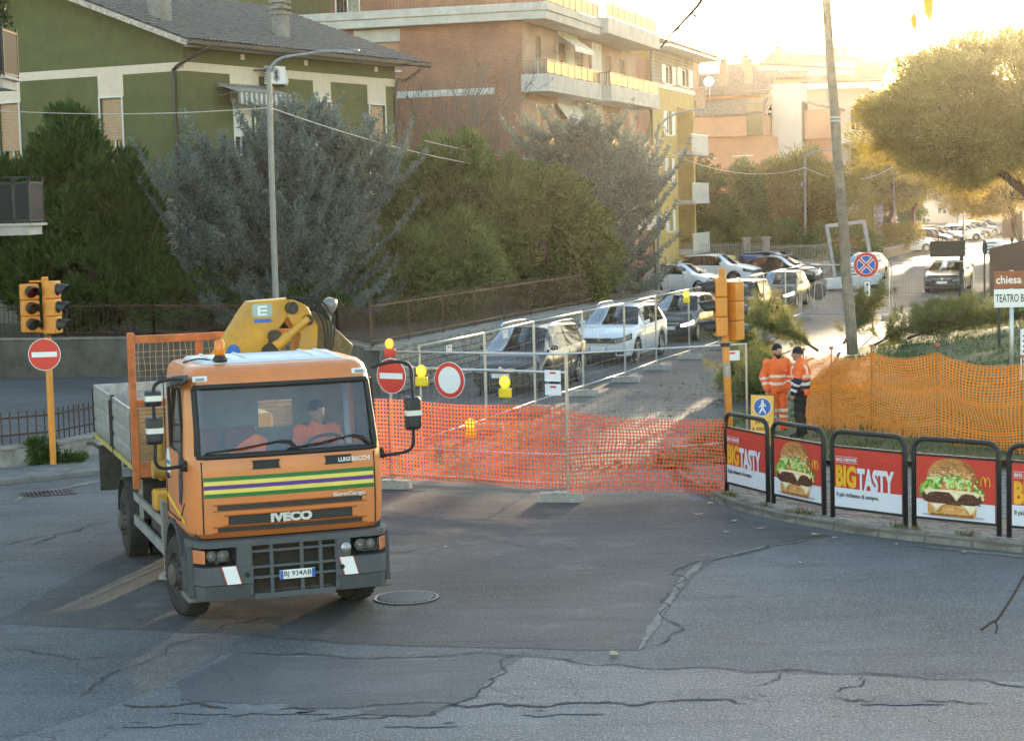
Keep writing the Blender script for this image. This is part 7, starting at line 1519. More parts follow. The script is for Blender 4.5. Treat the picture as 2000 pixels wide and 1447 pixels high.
# ---- traffic lights
TLO = mat('signal_orange', (.66, .25, .035), .5, var=.12, vs=5, dirt=.3, dcol=(.3, .16, .06)); TLD = mat('signal_black', (.022, .022, .024), .5)
def signal_head(par, x, y, z, rz, h=1.0, big=False, visor=.22, lens=True):
    """three-aspect head facing local -Y, z is its bottom"""
    e = bpy.data.objects.new('signal_head', None); COL.objects.link(e); e.parent = par; e.location = (x, y, z); e.rotation_euler = (0, 0, rz)
    b = MB(); n = 3; ch = h / n
    for k in range(n): b.box(-.16, .16, -.1, .1, k * ch + .004, (k + 1) * ch - .004)
    b.build('housing', TLO, e, bevel=.02)
    for k in range(n):
        zc = (k + .5) * ch; b = MB(); r = .115 if not (big and k == 2) else .135
        b.lathe([(0, .0), (r - .012, .0), (r, .012)], 20, T(0, -.101, zc) @ RX(PI / 2)); b.build('lens', mat('signal_lens_%d' % k, ((.02, .06, .03), (.08, .04, .01), (.1, .01, .008))[k], .2), e, smooth=True)
        b = MB(); vs = []
        for j in range(19):
            a = -.5 + (PI + 1.0) * j / 18; c, s_ = math.cos(a) * r, math.sin(a) * r; ln = visor * (.55 + .45 * max(0, math.sin(a)))
            vs += [(c, -.1, zc + s_), (c * .97, -.1 - ln, zc + s_ * .97 - .02)]
        b.add(vs, [(2 * j, 2 * j + 2, 2 * j + 3, 2 * j + 1) for j in range(18)]); b.build('visor', TLD, e, smooth=True)
    return e
tl = thing('traffic_light', 'orange traffic light post with two signal heads and a no entry sign at left', 'traffic light', (-8.64, 36.2, .08))
b = MB(); b.tube([(0, 0, -.05), (.0, 0, 3.5)], .062, 14); b.lathe([(.062, 0), (.066, .01), (.066, .08), (.05, .1), (0, .1)], 14, T(0, 0, 3.42)); b.build('post', TLO, tl, sharp=.6)
signal_head(tl, -.29, -.04, 2.5, .55, .9, visor=.26); signal_head(tl, .13, .02, 2.46, 1.35, .98, visor=.26)
b = MB(); b.tube([(0, 0, 3.44), (-.28, -.05, 3.44)], .02, 6); b.tube([(0, 0, 2.5), (-.2, -.04, 2.52)], .03, 6); b.build('bracket', TLO, tl)
b = MB(); b.lathe([(.063, 0), (.075, .0), (.075, .06), (.063, .06)], 14, T(0, 0, 2.4)); b.build('clamp', SLATE, tl)
round_sign('no_entry_sign', '', (-.05, -.09, 2.08), .05, .3, 'noentry', parent=tl)
tr_ = thing('traffic_light', 'orange traffic light seen from behind with black visors pointing left', 'traffic light', (3.68, 33.0, .1))
b = MB(); b.tube([(.03, 0, -.05), (-.08, 0, 3.45)], .062, 14); b.build('post', TLO, tr_, smooth=True)
signal_head(tr_, -.12, -.02, 2.3, -1.5, 1.0, visor=.3); signal_head(tr_, .12, .1, 2.22, 2.3, 1.0, visor=.24)
b = MB(); b.lathe([(.064, 0), (.085, .0), (.085, .07), (.064, .07)], 14, T(-.04, 0, 2.12)); b.build('clamp', TLD, tr_); b = MB(); b.tube([(-.02, 0, 1.6), (-.028, 0, 1.85)], .066, 12); b.build('sticker_band', mat('worn_sticker', (.35, .3, .25), .7, var=.4, vs=20), tr_)
# ---- pedestrian diversion board
pb = thing('pedestrian_board', 'amber board with walking figure and arrow in front of the bearded worker', 'sign board', (4.47, 34.9, .1), .1); pb.rotation_euler = (-.12, .06, .12)
b = MB(); b.box(-.22, .22, -.008, .008, .15, 1.08); bd = b.build('board', SYEL, pb, bevel=.004); b = MB()
for a, c, e, f in ((-.228, -.212, .142, 1.088), (.212, .228, .142, 1.088), (-.212, .212, .142, .157), (-.212, .212, 1.073, 1.088)): b.box(a, c, -.012, .012, e, f)
b.build('frame', SLATE, pb); b = MB(); disc(b, .165, .0085, cz=.86); b.build('disc_rim', SWH, bd); b = MB(); disc(b, .155, .0125, cz=.86); b.build('disc', SBL, bd)
b = MB(); y0, y1 = -.019, -.0165
def pb_bar(p, q_, w1, w2):
    p, q_ = Vector(p), Vector(q_); t = (q_ - p).normalized(); n = Vector((-t.y, t.x)); b.prism([(p + n * w1)[:], (p - n * w1)[:], (q_ - n * w2)[:], (q_ + n * w2)[:]], y0, y1, XZ)
disc(b, .022, .0165, 14, cz=.965, cx=.0); pb_bar((0, .94), (.0, .84), .03, .022); pb_bar((.0, .845), (-.055, .74), .02, .013); pb_bar((.0, .845), (.06, .745), .02, .013); pb_bar((.01, .935), (-.06, .85), .013, .01); pb_bar((0, .935), (.065, .87), .013, .01); b.build('walking_figure', SWH, bd)
PB0 = Matrix(((1, 0, 0, 0), (0, 0, -1, -.009), (0, 1, 0, 0), (0, 0, 0, 1)))
text('board_lettering', 'pedoni', SBK, (-.12, .13, .545, .62), PB0, bd, .01, .003); text('board_lettering', 'a sinistra', SBK, (-.18, .19, .435, .505), PB0, bd, .01, .003)
b = MB(); b.prism([(-.16, .3), (-.08, .35), (-.08, .315), (.15, .315), (.15, .285), (-.08, .285), (-.08, .25)], -.012, -.0085, XZ); b.build('arrow', SBK, bd)
b = MB(); b.bar((-.18, .0, .0), (-.18, .0, .15), .03, .02, up=(0, 1, 0)); b.bar((.18, .0, .0), (.18, .0, .15), .03, .02, up=(0, 1, 0)); b.bar((-.18, .3, 0), (-.18, .01, .9), .025, .02, up=(0, 1, 0)); b.bar((.18, .3, 0), (.18, .01, .9), .025, .02, up=(0, 1, 0)); b.build('stand', SLATE, pb)
# ---- leaning wooden pole, no stopping sign, portable disc
wp = thing('wooden_pole', 'tall weathered wooden pole leaning left above the pine boughs', 'pole', (9.97, 56.7, .05)); b = MB(); N_ = 14
b.tube([Vector((-.66 * (k / N_) * 1.15, 0, 11.8 * k / N_)) + Vector((.012 * math.sin(k * 1.7), 0, 0)) for k in range(N_ + 1)], [.165 - .05 * k / N_ for k in range(N_ + 1)], 14); b.build('shaft', mat('pole_wood', (.25, .2, .15), .9, var=.4, vs=3, bump=.7, bs=14), wp, smooth=True)
for z in (6.75, 6.85): b = MB(); b.lathe([(.15, 0), (.158, .01), (.158, .04), (.15, .05)], 14, T(-.66 * 1.15 * z / 11.8, 0, z)); b.build('metal_band', ZINC, wp)
ns = thing('no_stopping_sign', 'round blue and red no stopping sign on a leaning grey post', 'road sign', (12.05, 64.5, .15)); b = MB(); b.tube([(0, 0, -.1), (-.27, 0, 2.6)], .03, 8); b.build('post', ZINC, ns, smooth=True)
round_sign('sign_disc', '', (-.24, -.05, 2.2), 0., .42, 'nostop', parent=ns)
b = MB(); b.box(-.32, -.1, -.05, -.04, 1.15, 1.66); ap = b.build('arrow_plate', SWH, ns); b = MB()
for s_, zc in ((1, 1.52), (-1, 1.3)): b.prism([(-.21 - .06, zc), (-.21, zc + .085 * s_), (-.15, zc), (-.195, zc), (-.195, zc - .09 * s_), (-.225, zc - .09 * s_), (-.225, zc)], -.054, -.0505, XZ)
b.each('arrow', SBK, ap); b = MB()
for a, c, e, f in ((-.325, -.31, 1.145, 1.665), (-.11, -.095, 1.145, 1.665), (-.31, -.11, 1.145, 1.16), (-.31, -.11, 1.65, 1.665)): b.box(a, c, -.053, -.0505, e, f)
b.build('border', SBK, ap)
pd = thing('portable_sign', 'dark back of a round portable sign on a folding stand', 'road sign', (12.55, 79.2, 0)); b = MB(); disc(b, .34, -.01, cz=.75, th=.02); b.build('disc', mat('sign_dark_back', (.06, .055, .05), .6), pd); b = MB()
for a, c in (((-.22, -.1, 0), (-.13, -.04, 1.1)), ((.22, -.1, 0), (.13, -.04, 1.1)), ((-.13, -.04, 1.1), (.13, -.04, 1.1)), ((0, .4, 0), (0, .02, 1.0)), ((-.2, -.09, .2), (.2, -.09, .2))): b.bar(a, c, .025, .025)
b.build('stand', ZINC, pd)
# ---- church and theatre direction sign, brown panel, sheet at the right edge
cs_ = thing('direction_sign', 'brown and white direction sign on a grey post above the orange net', 'road sign', (10.58, 41, .3), -.05); b = MB(); b.tube([(0, .04, -.3), (0, .04, 2.75)], .045, 10); b.build('post', ZINC, cs_, smooth=True)
b = MB(); b.box(-.37, .93, -.02, 0, 2.37, 2.73); p1 = b.build('brown_panel', mat('sign_brown', (.3, .09, .03), .5), cs_, bevel=.005); b = MB(); b.box(-.37, .93, -.02, 0, 1.97, 2.355); p2 = b.build('white_panel', SWH, cs_, bevel=.005)
CS0 = Matrix(((1, 0, 0, 0), (0, 0, -1, -.021), (0, 1, 0, 0), (0, 0, 0, 1)))
text('lettering', 'chiesa', SWH, (-.33, .2, 2.47, 2.64), CS0, p1, .015, .003); text('lettering', 'TEATRO BR', SBK, (-.34, .33, 2.08, 2.25), CS0, p2, .012, .003)
bp2 = thing('billboard', 'dark brown back of a billboard behind the church sign', 'billboard', (13.4, 52, .5)); b = MB(); b.prism([(-.57, 1.4), (1.9, 1.4), (1.9, 3.2), (-.57, 2.68)], -.05, .05, XZ); b.build('panel', mat('billboard_brown', (.1, .06, .045), .7, var=.1), bp2); b = MB()
for x in (-.3, 1.6): b.bar((x, .1, -.3), (x, .1, 2.6), .07, .07, up=(0, 1, 0))
b.each('leg', SLATE, bp2)
sh = thing('notice_board', 'white notice sheet with brown lettering cut by the right edge', 'notice', (9.95, 37.6, .1)); b = MB(); b.box(-.08, .55, -.01, .01, .95, 1.95); shp = b.build('sheet', NOTE, sh); b = MB()
for k, wd_ in enumerate((.2, .3, .25, .28, .2, .3, .24, .2)): b.box(-.04, -.04 + wd_, -.0125, -.0105, 1.8 - k * .1, 1.84 - k * .1)
b.build('printed_line', mat('print_brown', (.25, .1, .06), .6), shp); b = MB(); b.bar((.2, .03, -.1), (.2, .03, 1.9), .05, .05, up=(0, 1, 0)); b.build('post', ZINC, sh)
# ---- dark boards on posts beside the far road
bb = thing('message_board', 'black message board on a dark post in front of the grey estate', 'sign board', (18.3, 78.7, .1)); b = MB(); b.box(-1.3, .12, -.1, 0, 1.95, 2.6); b1 = b.build('board', SBK, bb, bevel=.02); b = MB(); b.box(-.07, .07, .01, .15, -.1, 2.75); b.build('post', SBK, bb); b = MB()
for z in (2.04, 2.22, 2.4): b.box(.125, .2, -.08, -.02, z, z + .12)
b.each('side_lamp', SWH, b1); b = MB(); b.tube([(-.95, .0, 2.6), (-.95, 0, 3.1), (.05, .05, 3.15), (.05, .08, 2.7)], .025, 6); b.build('hoop', SBK, bb); b = MB(); b.bar((-.1, -.05, 0), (-.2, -.1, .9), .03, .03); b.bar((.1, .2, 0), (.02, .1, 1.0), .03, .03); b.each('brace', SBK, bb)
s2 = thing('route_sign', 'small white route sign on a dark post at the far bend', 'road sign', (20.5, 84, .3)); b = MB(); b.tube([(0, 0, -.2), (0, 0, 2.3)], .045, 8); b.build('post', SBK, s2); b = MB(); b.box(.06, .7, -.03, 0, 1.6, 2.25); s2p = b.build('panel', SWH, s2); b = MB()
for k in range(4): b.box(.12, .5 - .07 * (k % 2), -.034, -.0305, 2.08 - k * .14, 2.13 - k * .14)
b.each('printed_line', SBK, s2p); b = MB(); b.prism(blobpoly(0, 1.9, .12, .32, 20), -.06, -.03, XZ); b.build('dark_disc', SBK, s2)
fb = thing('far_billboard', 'dark rectangular billboard far down the right side', 'billboard', (43.9, 170, 0)); b = MB(); b.box(-.8, .9, -.1, .1, .4, 2.7); b.build('panel', mat('billboard_brown', (.1, .06, .045)), fb); b = MB(); b.box(-.1, .1, -.05, .05, 0, .4); b.build('leg', SLATE, fb)
# ---- steel portal frame on a white skid
pf = thing('portal_frame', 'tilted grey steel portal frame standing on a white skid in the street', 'steel frame', (15.6, 95, 0), .1); b = MB(); PG = mat('portal_grey', (.3, .31, .33), .5, .4)
for a, c in (((.3, 0, .5), (-.1, 0, 3.15)), ((2.25, 0, .6), (1.75, 0, 3.3)), ((-.16, 0, 3.12), (1.83, 0, 3.3))): b.bar(a, c, .16, .16)
b.build('frame', PG, pf); b = MB(); b.hexa([(-.2, -.3, .05), (2.6, -.2, .25), (2.6, .5, .25), (-.2, .5, .05)], [(-.2, -.3, .55), (2.6, -.2, .75), (2.6, .5, .75), (-.2, .5, .55)]); b.build('skid', mat('skid_white', (.55, .56, .57), .6, dirt=.4), pf, bevel=.02); b = MB(); b.box(-.1, .2, -.2, .4, 0, .049); b.box(2.2, 2.5, -.2, .4, 0, .24); b.each('block', CHAS, pf)
# ---- street lamps and festoon wires
LPG = mat('lamp_post_grey', (.24, .25, .26), .45, .5, var=.12, vs=4)
def lamp(label, base, pts, head, r0=.085):
    o = thing('street_lamp', label, 'street lamp', base, 0, 'street lamps'); b = MB(); P_ = catmull(pts, 6); n = len(P_); b.tube(P_, [r0 - (r0 - .035) * i / n for i in range(n)], 10); b.build('post', LPG, o, smooth=True)
    a, d = Vector(head[0]), Vector(head[1]).normalized(); s_ = d.cross(Vector((0, 0, 1))).normalized(); b = MB(); u = Vector((0, 0, 1)); L_ = head[2]
    b.hexa([a + s_ * .07, a - s_ * .07, a + d * L_ - s_ * .1, a + d * L_ + s_ * .1], [a + s_ * .05 + u * .07, a - s_ * .05 + u * .07, a + d * L_ - s_ * .06 + u * .05, a + d * L_ + s_ * .06 + u * .05]); h_ = b.build('lamp_head', LPG, o, bevel=.02)
    b = MB(); c = a + d * L_ * .6 - u * .012; b.hexa([c - d * .16 + s_ * .06, c - d * .16 - s_ * .06, c + d * .16 - s_ * .07, c + d * .16 + s_ * .07], [c - d * .16 + s_ * .06 + u * .011, c - d * .16 - s_ * .06 + u * .011, c + d * .16 - s_ * .07 + u * .011, c + d * .16 + s_ * .07 + u * .011]); b.build('lens', mat('lamp_glass', (.5, .52, .53), .15), h_); return o
lamp('tall grey street lamp standing behind the truck before the blue cedar', (-6.02, 50, 0), [(0, 0, 0), (0, 0, 4), (.03, 0, 7.8), (.08, 0, 8.25), (.35, 0, 8.52), (1.0, 0, 8.62), (1.5, 0, 8.68)], ((1.45, 0, 8.64), (1, 0, .03), .9))
lamp('arched street lamp at the end of the stone wall by the yellow building', (7.1, 93, 0), [(0, 0, 0), (.05, 0, 4), (.08, 0, 7.4), (.3, 0, 8.2), (1.0, 0, 8.65), (2.2, 0, 8.85)], ((2.1, 0, 8.82), (1, 0, .04), .9))
lamp('far street lamp in front of the rounded tree', (18.25, 120, 0), [(0, 0, 0), (.02, 0, 3), (.04, 0, 6.5), (.2, 0, 7.1), (.8, 0, 7.28), (1.4, 0, 7.3)], ((1.3, 0, 7.27), (1, 0, .02), .8))
lamp('thin street lamp beside the clipped hedge', (29.3, 148, 0), [(0, 0, 0), (0, 0, 4), (0, 0, 7.2), (.2, 0, 7.7), (1.2, 0, 7.9)], ((1.1, 0, 7.87), (1, 0, .02), .8), .07)
lamp('farthest street lamp by the row of parked cars', (41.5, 180, 0), [(0, 0, 0), (0, 0, 4), (0, 0, 7.2), (.2, 0, 7.7), (1.2, 0, 7.9)], ((1.1, 0, 7.87), (1, 0, .02), .8), .07)
WIRE = mat('festoon_wire', (.55, .53, .5), .6)
for a, c, sag, lab in [((-16, 50, 7.75), (-6.0, 50, 7.3), .25, 'pale wire running from the first lamp to the left edge'), ((-6.0, 50, 7.3), (7.15, 93, 6.4), 1.0, 'long festoon wire sagging between the first and second lamps'), ((-2.6, 62.5, 6.75), (7.15, 93, 6.9), .55, 'second wire hanging beside the festoon wire to the arched lamp'), ((7.2, 93, 7.05), (18.3, 120, 6.3), .75, 'festoon wire between the arched lamp and the far lamp'), ((18.3, 120, 6.3), (29.3, 148, 6.6), .9, 'farthest festoon wire passing behind the wooden pole')]:
    a, c = Vector(a), Vector(c); b = MB(); b.tube([a.lerp(c, k / 24) - Vector((0, 0, sag * 4 * (k / 24) * (1 - k / 24))) for k in range(25)], .014, 4); tag(b.build('festoon_wire', WIRE), lab, 'wire', 'festoon wires')
# ---- gate, garden railings and bins behind the queue
gt = thing('garden_fence', 'white iron garden fence with stone gate pillars behind the bins', 'fence', (10.3, 113, 0), .12); IRW = mat('iron_pale', (.4, .39, .36), .6, .2)
b = MB()
for k in range(34): x = k * .1; b.bar((x, 0, .75), (x, 0, 2.0), .02, .02, up=(0, 1, 0))
for z in (.85, 1.85): b.bar((0, 0, z), (3.4, 0, z), .03, .03)
b.build('railing_bars', IRW, gt); b = MB(); b.box(-.2, 3.4, -.12, .12, 0, .74); b.build('plinth', CONC, gt)
for x in (3.55, 4.7): b = MB(); b.box(x - .2, x + .2, -.2, .2, 0, 2.15); b.box(x - .26, x + .26, -.26, .26, 2.151, 2.28); b.build('pillar', STM[1], gt, bevel=.02)
b = MB()
for k in range(9): b.bar((3.8 + k * .09, 0, .1), (3.8 + k * .09, 0, 1.9), .02, .02, up=(0, 1, 0))
b.bar((3.76, 0, .3), (4.5, 0, .3), .03, .03); b.bar((3.76, 0, 1.7), (4.5, 0, 1.7), .03, .03); b.build('gate', IRW, gt); b = MB()
for k in range(40): b.bar((4.95 + k * .1, .03 * k, .75), (4.95 + k * .1, .03 * k, 1.75), .02, .02, up=(0, 1, 0))
for z in (.85, 1.65): b.bar((4.9, 0, z), (8.9, 1.2, z), .03, .03)
b.build('railing_bars', IRW, gt); b = MB(); b.hexa([(4.9, -.12, 0), (8.9, 1.08, 0), (8.9, 1.3, 0), (4.9, .12, 0)], [(4.9, -.12, .74), (8.9, 1.08, .74), (8.9, 1.3, .74), (4.9, .12, .74)]); b.build('plinth', CONC, gt)
for x, y, c, lab in ((11.9, 108.4, (.55, .5, .05), 'grey wheeled container with yellow lid'), (13.5, 108, (.03, .05, .2), 'grey wheeled container with blue lid'), (15.1, 107.6, (.04, .04, .045), 'grey wheeled container with black lid')):
    o = thing('recycling_bin', lab + ' before the garden fence', 'bin', (x, y, 0), .15, 'recycling bins'); b = MB(); b.hexa([(-.5, -.4, .12), (.5, -.4, .12), (.5, .4, .12), (-.5, .4, .12)], [(-.62, -.5, 1.2), (.62, -.5, 1.2), (.62, .5, 1.2), (-.62, .5, 1.2)]); b.build('body', mat('bin_grey', (.07, .075, .07), .6), o, bevel=.04)
    b = MB(); b.add([(-.65, -.53, 1.201), (.65, -.53, 1.201), (.65, .53, 1.201), (-.65, .53, 1.201), (-.6, -.3, 1.38), (.6, -.3, 1.38), (.6, .4, 1.4), (-.6, .4, 1.4)], [(0, 1, 5, 4), (1, 2, 6, 5), (2, 3, 7, 6), (3, 0, 4, 7), (4, 5, 6, 7), (0, 3, 2, 1)]); b.build('lid', mat('bin_lid_%d' % int(x), c, .5), o, bevel=.03)
    for sx in (-.4, .4): b = MB(); b.cyl((sx - .03, -.3, .08), (sx + .03, -.3, .08), .08, n=10); b.build('wheel', TBK, o)
# low wall and railing at the bend, banner, crossing sign
hw_ = thing('hedge_wall', 'low brown wall under the clipped hedge at the bend', 'wall', (26.6, 138, 0), ROAD_RZ); b = MB(); b.box(-.2, .2, 0, 14, 0, .6); b.build('body', mat('wall_brown', (.28, .19, .13), .9), hw_); b = MB(); b.box(-.26, .26, -.05, 14.05, .601, .68); b.build('coping', CONC, hw_)
bn = thing('feather_banner', 'tall feather banner flag beside the crossing sign', 'banner', (28.1, 150, 0)); b = MB(); b.tube([(0, 0, 0), (0, 0, 2.5), (.15, 0, 4.0), (.5, 0, 4.4)], .03, 6); b.build('pole', ZINC, bn); b = MB(); b.prism([(.02, .8), (.6, .9), (.75, 3.0), (.75, 4.2), (.5, 4.4), (.17, 4.0), (.02, 2.5)], -.01, .01, XZ); b.build('flag', mat('banner_mauve', (.4, .33, .42), .8, var=.3, vs=2), bn)
pc = thing('crossing_sign', 'square blue pedestrian crossing sign at the bend', 'road sign', (27.2, 148, 0)); b = MB(); b.tube([(0, 0, 0), (0, 0, 3.1)], .04, 8); b.build('post', ZINC, pc); b = MB(); b.box(-.42, .42, -.06, -.04, 2.2, 3.1); pp = b.build('panel', mat('sign_blue_dull', (.07, .12, .22), .5), pc); b = MB(); b.prism([(-.3, 2.32), (.3, 2.32), (0, 2.92)], -.066, -.062, XZ); b.build('triangle', SWH, pp); b = MB(); b.prism([(-.05, 2.4), (.05, 2.4), (.02, 2.72), (-.02, 2.72)], -.071, -.067, XZ); b.build('figure', SBK, pp)
ab = thing('advert_pillar', 'tall lit advertising panel hanging among the far trees', 'sign', (36.4, 165, 0)); b = MB(); b.box(.0, 2.0, -.1, .1, 4.0, 7.0); b.build('panel', mat('advert_pale', (.6, .5, .36), .6, var=.2, vs=1), ab); b = MB(); b.box(.1, 1.9, -.115, -.101, 5.2, 6.9); b.build('picture', mat('advert_yellow', (.65, .45, .08), .6, var=.4, vs=1.5), ab); b = MB(); b.tube([(2.15, 0, 0), (2.15, 0, 7.4)], .08, 8); b.build('post', ZINC, ab)
# ---- twigs of the tree beside the camera
TWG = mat('near_twig', (.06, .045, .035), .9)
tw1 = thing('hanging_twig', 'thin bare twig hanging in at the top centre right', 'twig', (0, 0, 0), 0, 'twigs near the viewpoint')
def ptY(px, py, Y):
    dx, dy = px - 1000, py - 723.5; c, s_ = math.cos(_roll), math.sin(_roll); xp, yp = dx * c - dy * s_, dy * c + dx * s_; r = _f * 3800 + _r0 * xp - _u0 * yp; return Vector((0, 0, 4.8)) + r * (Y / r.y)
b = MB(); b.tube(catmull([(0.840, 8.0, 5.670), (0.810, 8.0, 5.590), (0.770, 8.0, 5.540), (0.720, 8.0, 5.490), (0.680, 8.0, 5.450), (0.640, 8.0, 5.400)], 5), [.008 - .0002 * k for k in range(26)], 6); b.build('stem', TWG, tw1); b = MB()
for p, d in (((0.720, 8, 5.490), (-.02, 0, -.03)), ((0.680, 8, 5.450), (.03, 0, -.02)), ((0.770, 8, 5.540), (.02, 0, -.03))): b.add([p, (p[0] + d[0] * .5 + .01, p[1] + .01, p[2] + d[2] * .5), (p[0] + d[0], p[1], p[2] + d[2]), (p[0] + d[0] * .5 - .01, p[1] - .01, p[2] + d[2] * .5)], [(0, 1, 2, 3)])
b.each('bud', mat('bud', (.2, .14, .08), .8), tw1)
tw3 = thing('hanging_twig', 'forked bare twig entering at the lower right edge', 'twig', (0, 0, 0), 0, 'twigs near the viewpoint'); b = MB(); pts = [(2.450, 9.0, 3.110), (2.380, 9.0, 2.990), (2.310, 9.0, 2.870), (2.250, 9.0, 2.780), (2.230, 9.0, 2.770), (2.170, 9.0, 2.730)]
b.tube(catmull(pts, 4), .006, 6); b.tube([(2.240, 9.0, 2.770), (2.250, 9.0, 2.740), (2.240, 9.0, 2.710)], .005, 5); b.build('stem', TWG, tw3)
tw2 = thing('hanging_leaves', 'two dry leaves hanging in at the top right', 'leaf', (0, 0, 0), 0, 'twigs near the viewpoint'); DL = leafmat('hanging_leaf', (.3, .2, .06), (.3, .2, .06), .5, tcol=(.5, .32, .08))
for (cx, cz, w_, h_) in ((1.730, 5.560, .055, .17), (1.670, 5.480, .035, .075)):
    b = MB(); b.add([(cx, 8, cz + h_ / 2), (cx + w_ / 2, 8.02, cz + h_ * .2), (cx + w_ * .35, 8.01, cz - h_ * .25), (cx + .01, 8, cz - h_ / 2), (cx - w_ * .35, 7.99, cz - h_ * .3), (cx - w_ / 2, 7.98, cz + .1 * h_)], [(0, 1, 2, 3, 4, 5)]); b.build('leaf', DL, tw2)
b = MB(); b.tube([(1.750, 8.0, 5.810), (1.740, 8.0, 5.690), (1.730, 8.0, 5.640)], .003, 4); b.tube([(1.740, 8.0, 5.690), (1.690, 8.0, 5.570), (1.670, 8.0, 5.520)], .002, 4); b.build('stem', TWG, tw2)
# ================================================================== people
def surf_net(f, lo, hi, h):
    lo = np.array(lo, float); n = np.ceil((np.array(hi) - lo) / h).astype(int) + 1
    ax = [lo[i] + h * np.arange(n[i]) for i in range(3)]; G = np.stack(np.meshgrid(*ax, indexing='ij'), -1); d = f(G.reshape(-1, 3)).reshape(n); s = d < 0
    c = [(i, j, k) for i in (0, 1) for j in (0, 1) for k in (0, 1)]; sl = lambda a, o: a[o[0]:n[0] - 1 + o[0], o[1]:n[1] - 1 + o[1], o[2]:n[2] - 1 + o[2]]
    cnt = sum(sl(s, o).astype(int) for o in c); act = (cnt > 0) & (cnt < 8); idx = -np.ones(act.shape, int); cells = np.argwhere(act); idx[tuple(cells.T)] = np.arange(len(cells))
    acc = np.zeros((len(cells), 3)); wt = np.zeros(len(cells))
    for a in range(8):
        for b in range(a + 1, 8):
            oa, ob = np.array(c[a]), np.array(c[b])
            if np.abs(oa - ob).sum() != 1: continue
            da = d[tuple((cells + oa).T)]; db = d[tuple((cells + ob).T)]; m = (da < 0) != (db < 0); t = np.where(m, da / (da - db + 1e-12), 0); p = oa + (ob - oa) * t[:, None]; acc += p * m[:, None]; wt += m
    V = lo + (cells + acc / wt[:, None]) * h; F = []
    for a in range(3):
        o = [0, 0, 0]; o[a] = 1; s0 = s[tuple(slice(0, n[i] - o[i]) for i in range(3))]; s1 = s[tuple(slice(o[i], n[i]) for i in range(3))]; E = np.argwhere(s0 != s1); u, v = [(1, 2), (2, 0), (0, 1)][a]
        E = E[(E[:, u] > 0) & (E[:, v] > 0) & (E[:, u] < n[u] - 1) & (E[:, v] < n[v] - 1)]; q = []
        for du, dv in ((-1, -1), (0, -1), (0, 0), (-1, 0)): e = E.copy(); e[:, u] += du; e[:, v] += dv; q.append(idx[tuple(e.T)])
        q = np.stack(q, 1); fl = s[tuple(E.T)]; q[~fl] = q[~fl][:, ::-1]; F.append(q)
    F = np.concatenate(F); return V, F[(F >= 0).all(1)]
def sd_cone(P, a, b, ra, rb):
    a, b = np.array(a, float), np.array(b, float); ba = b - a; t = np.clip(((P - a) @ ba) / (ba @ ba + 1e-12), 0, 1); return np.linalg.norm(P - a - t[:, None] * ba, axis=1) - (ra + (rb - ra) * t)
def sd_ell(P, c, r): q = (P - np.array(c)) / np.array(r); k = np.linalg.norm(q, axis=1); return (k - 1) * min(r)
def smin(a, b, k): h = np.clip(.5 + .5 * (b - a) / k, 0, 1); return b + (a - b) * h - k * h * (1 - h)
def union(P, prims, k=.03):
    d = None
    for p in prims:
        e = sd_cone(P, *p[1:]) if p[0] == 'c' else sd_ell(P, *p[1:]); d = e if d is None else smin(d, e, k)
    return d
def split_build(V, F, cls, mats, names, parent):
    """faces sorted by class into garment parts"""
    ce = V[F].mean(1); c = cls(ce)
    for i, (m, nm) in enumerate(zip(mats, names)):
        f = F[c == i]
        if len(f) == 0: continue
        u, inv = np.unique(f, return_inverse=True); np_mesh(nm, V[u], inv.reshape(f.shape), m, parent, smooth=True)
SKIN = mat('skin', (.42, .23, .16), .55, var=.08); HIO = mat('hivis_orange', (.9, .16, .035), .75, var=.08, vs=9, bump=.25, bs=25); REFL = mat('reflective_tape', (.75, .7, .6), .4, var=.06); NAVY = mat('navy_cloth', (.02, .025, .07), .85); BLKC = mat('black_cloth', (.014, .014, .015), .85, var=.3); BOOT = mat('boot', (.02, .017, .015), .7); BEARD = mat('beard', (.03, .022, .018), .95)
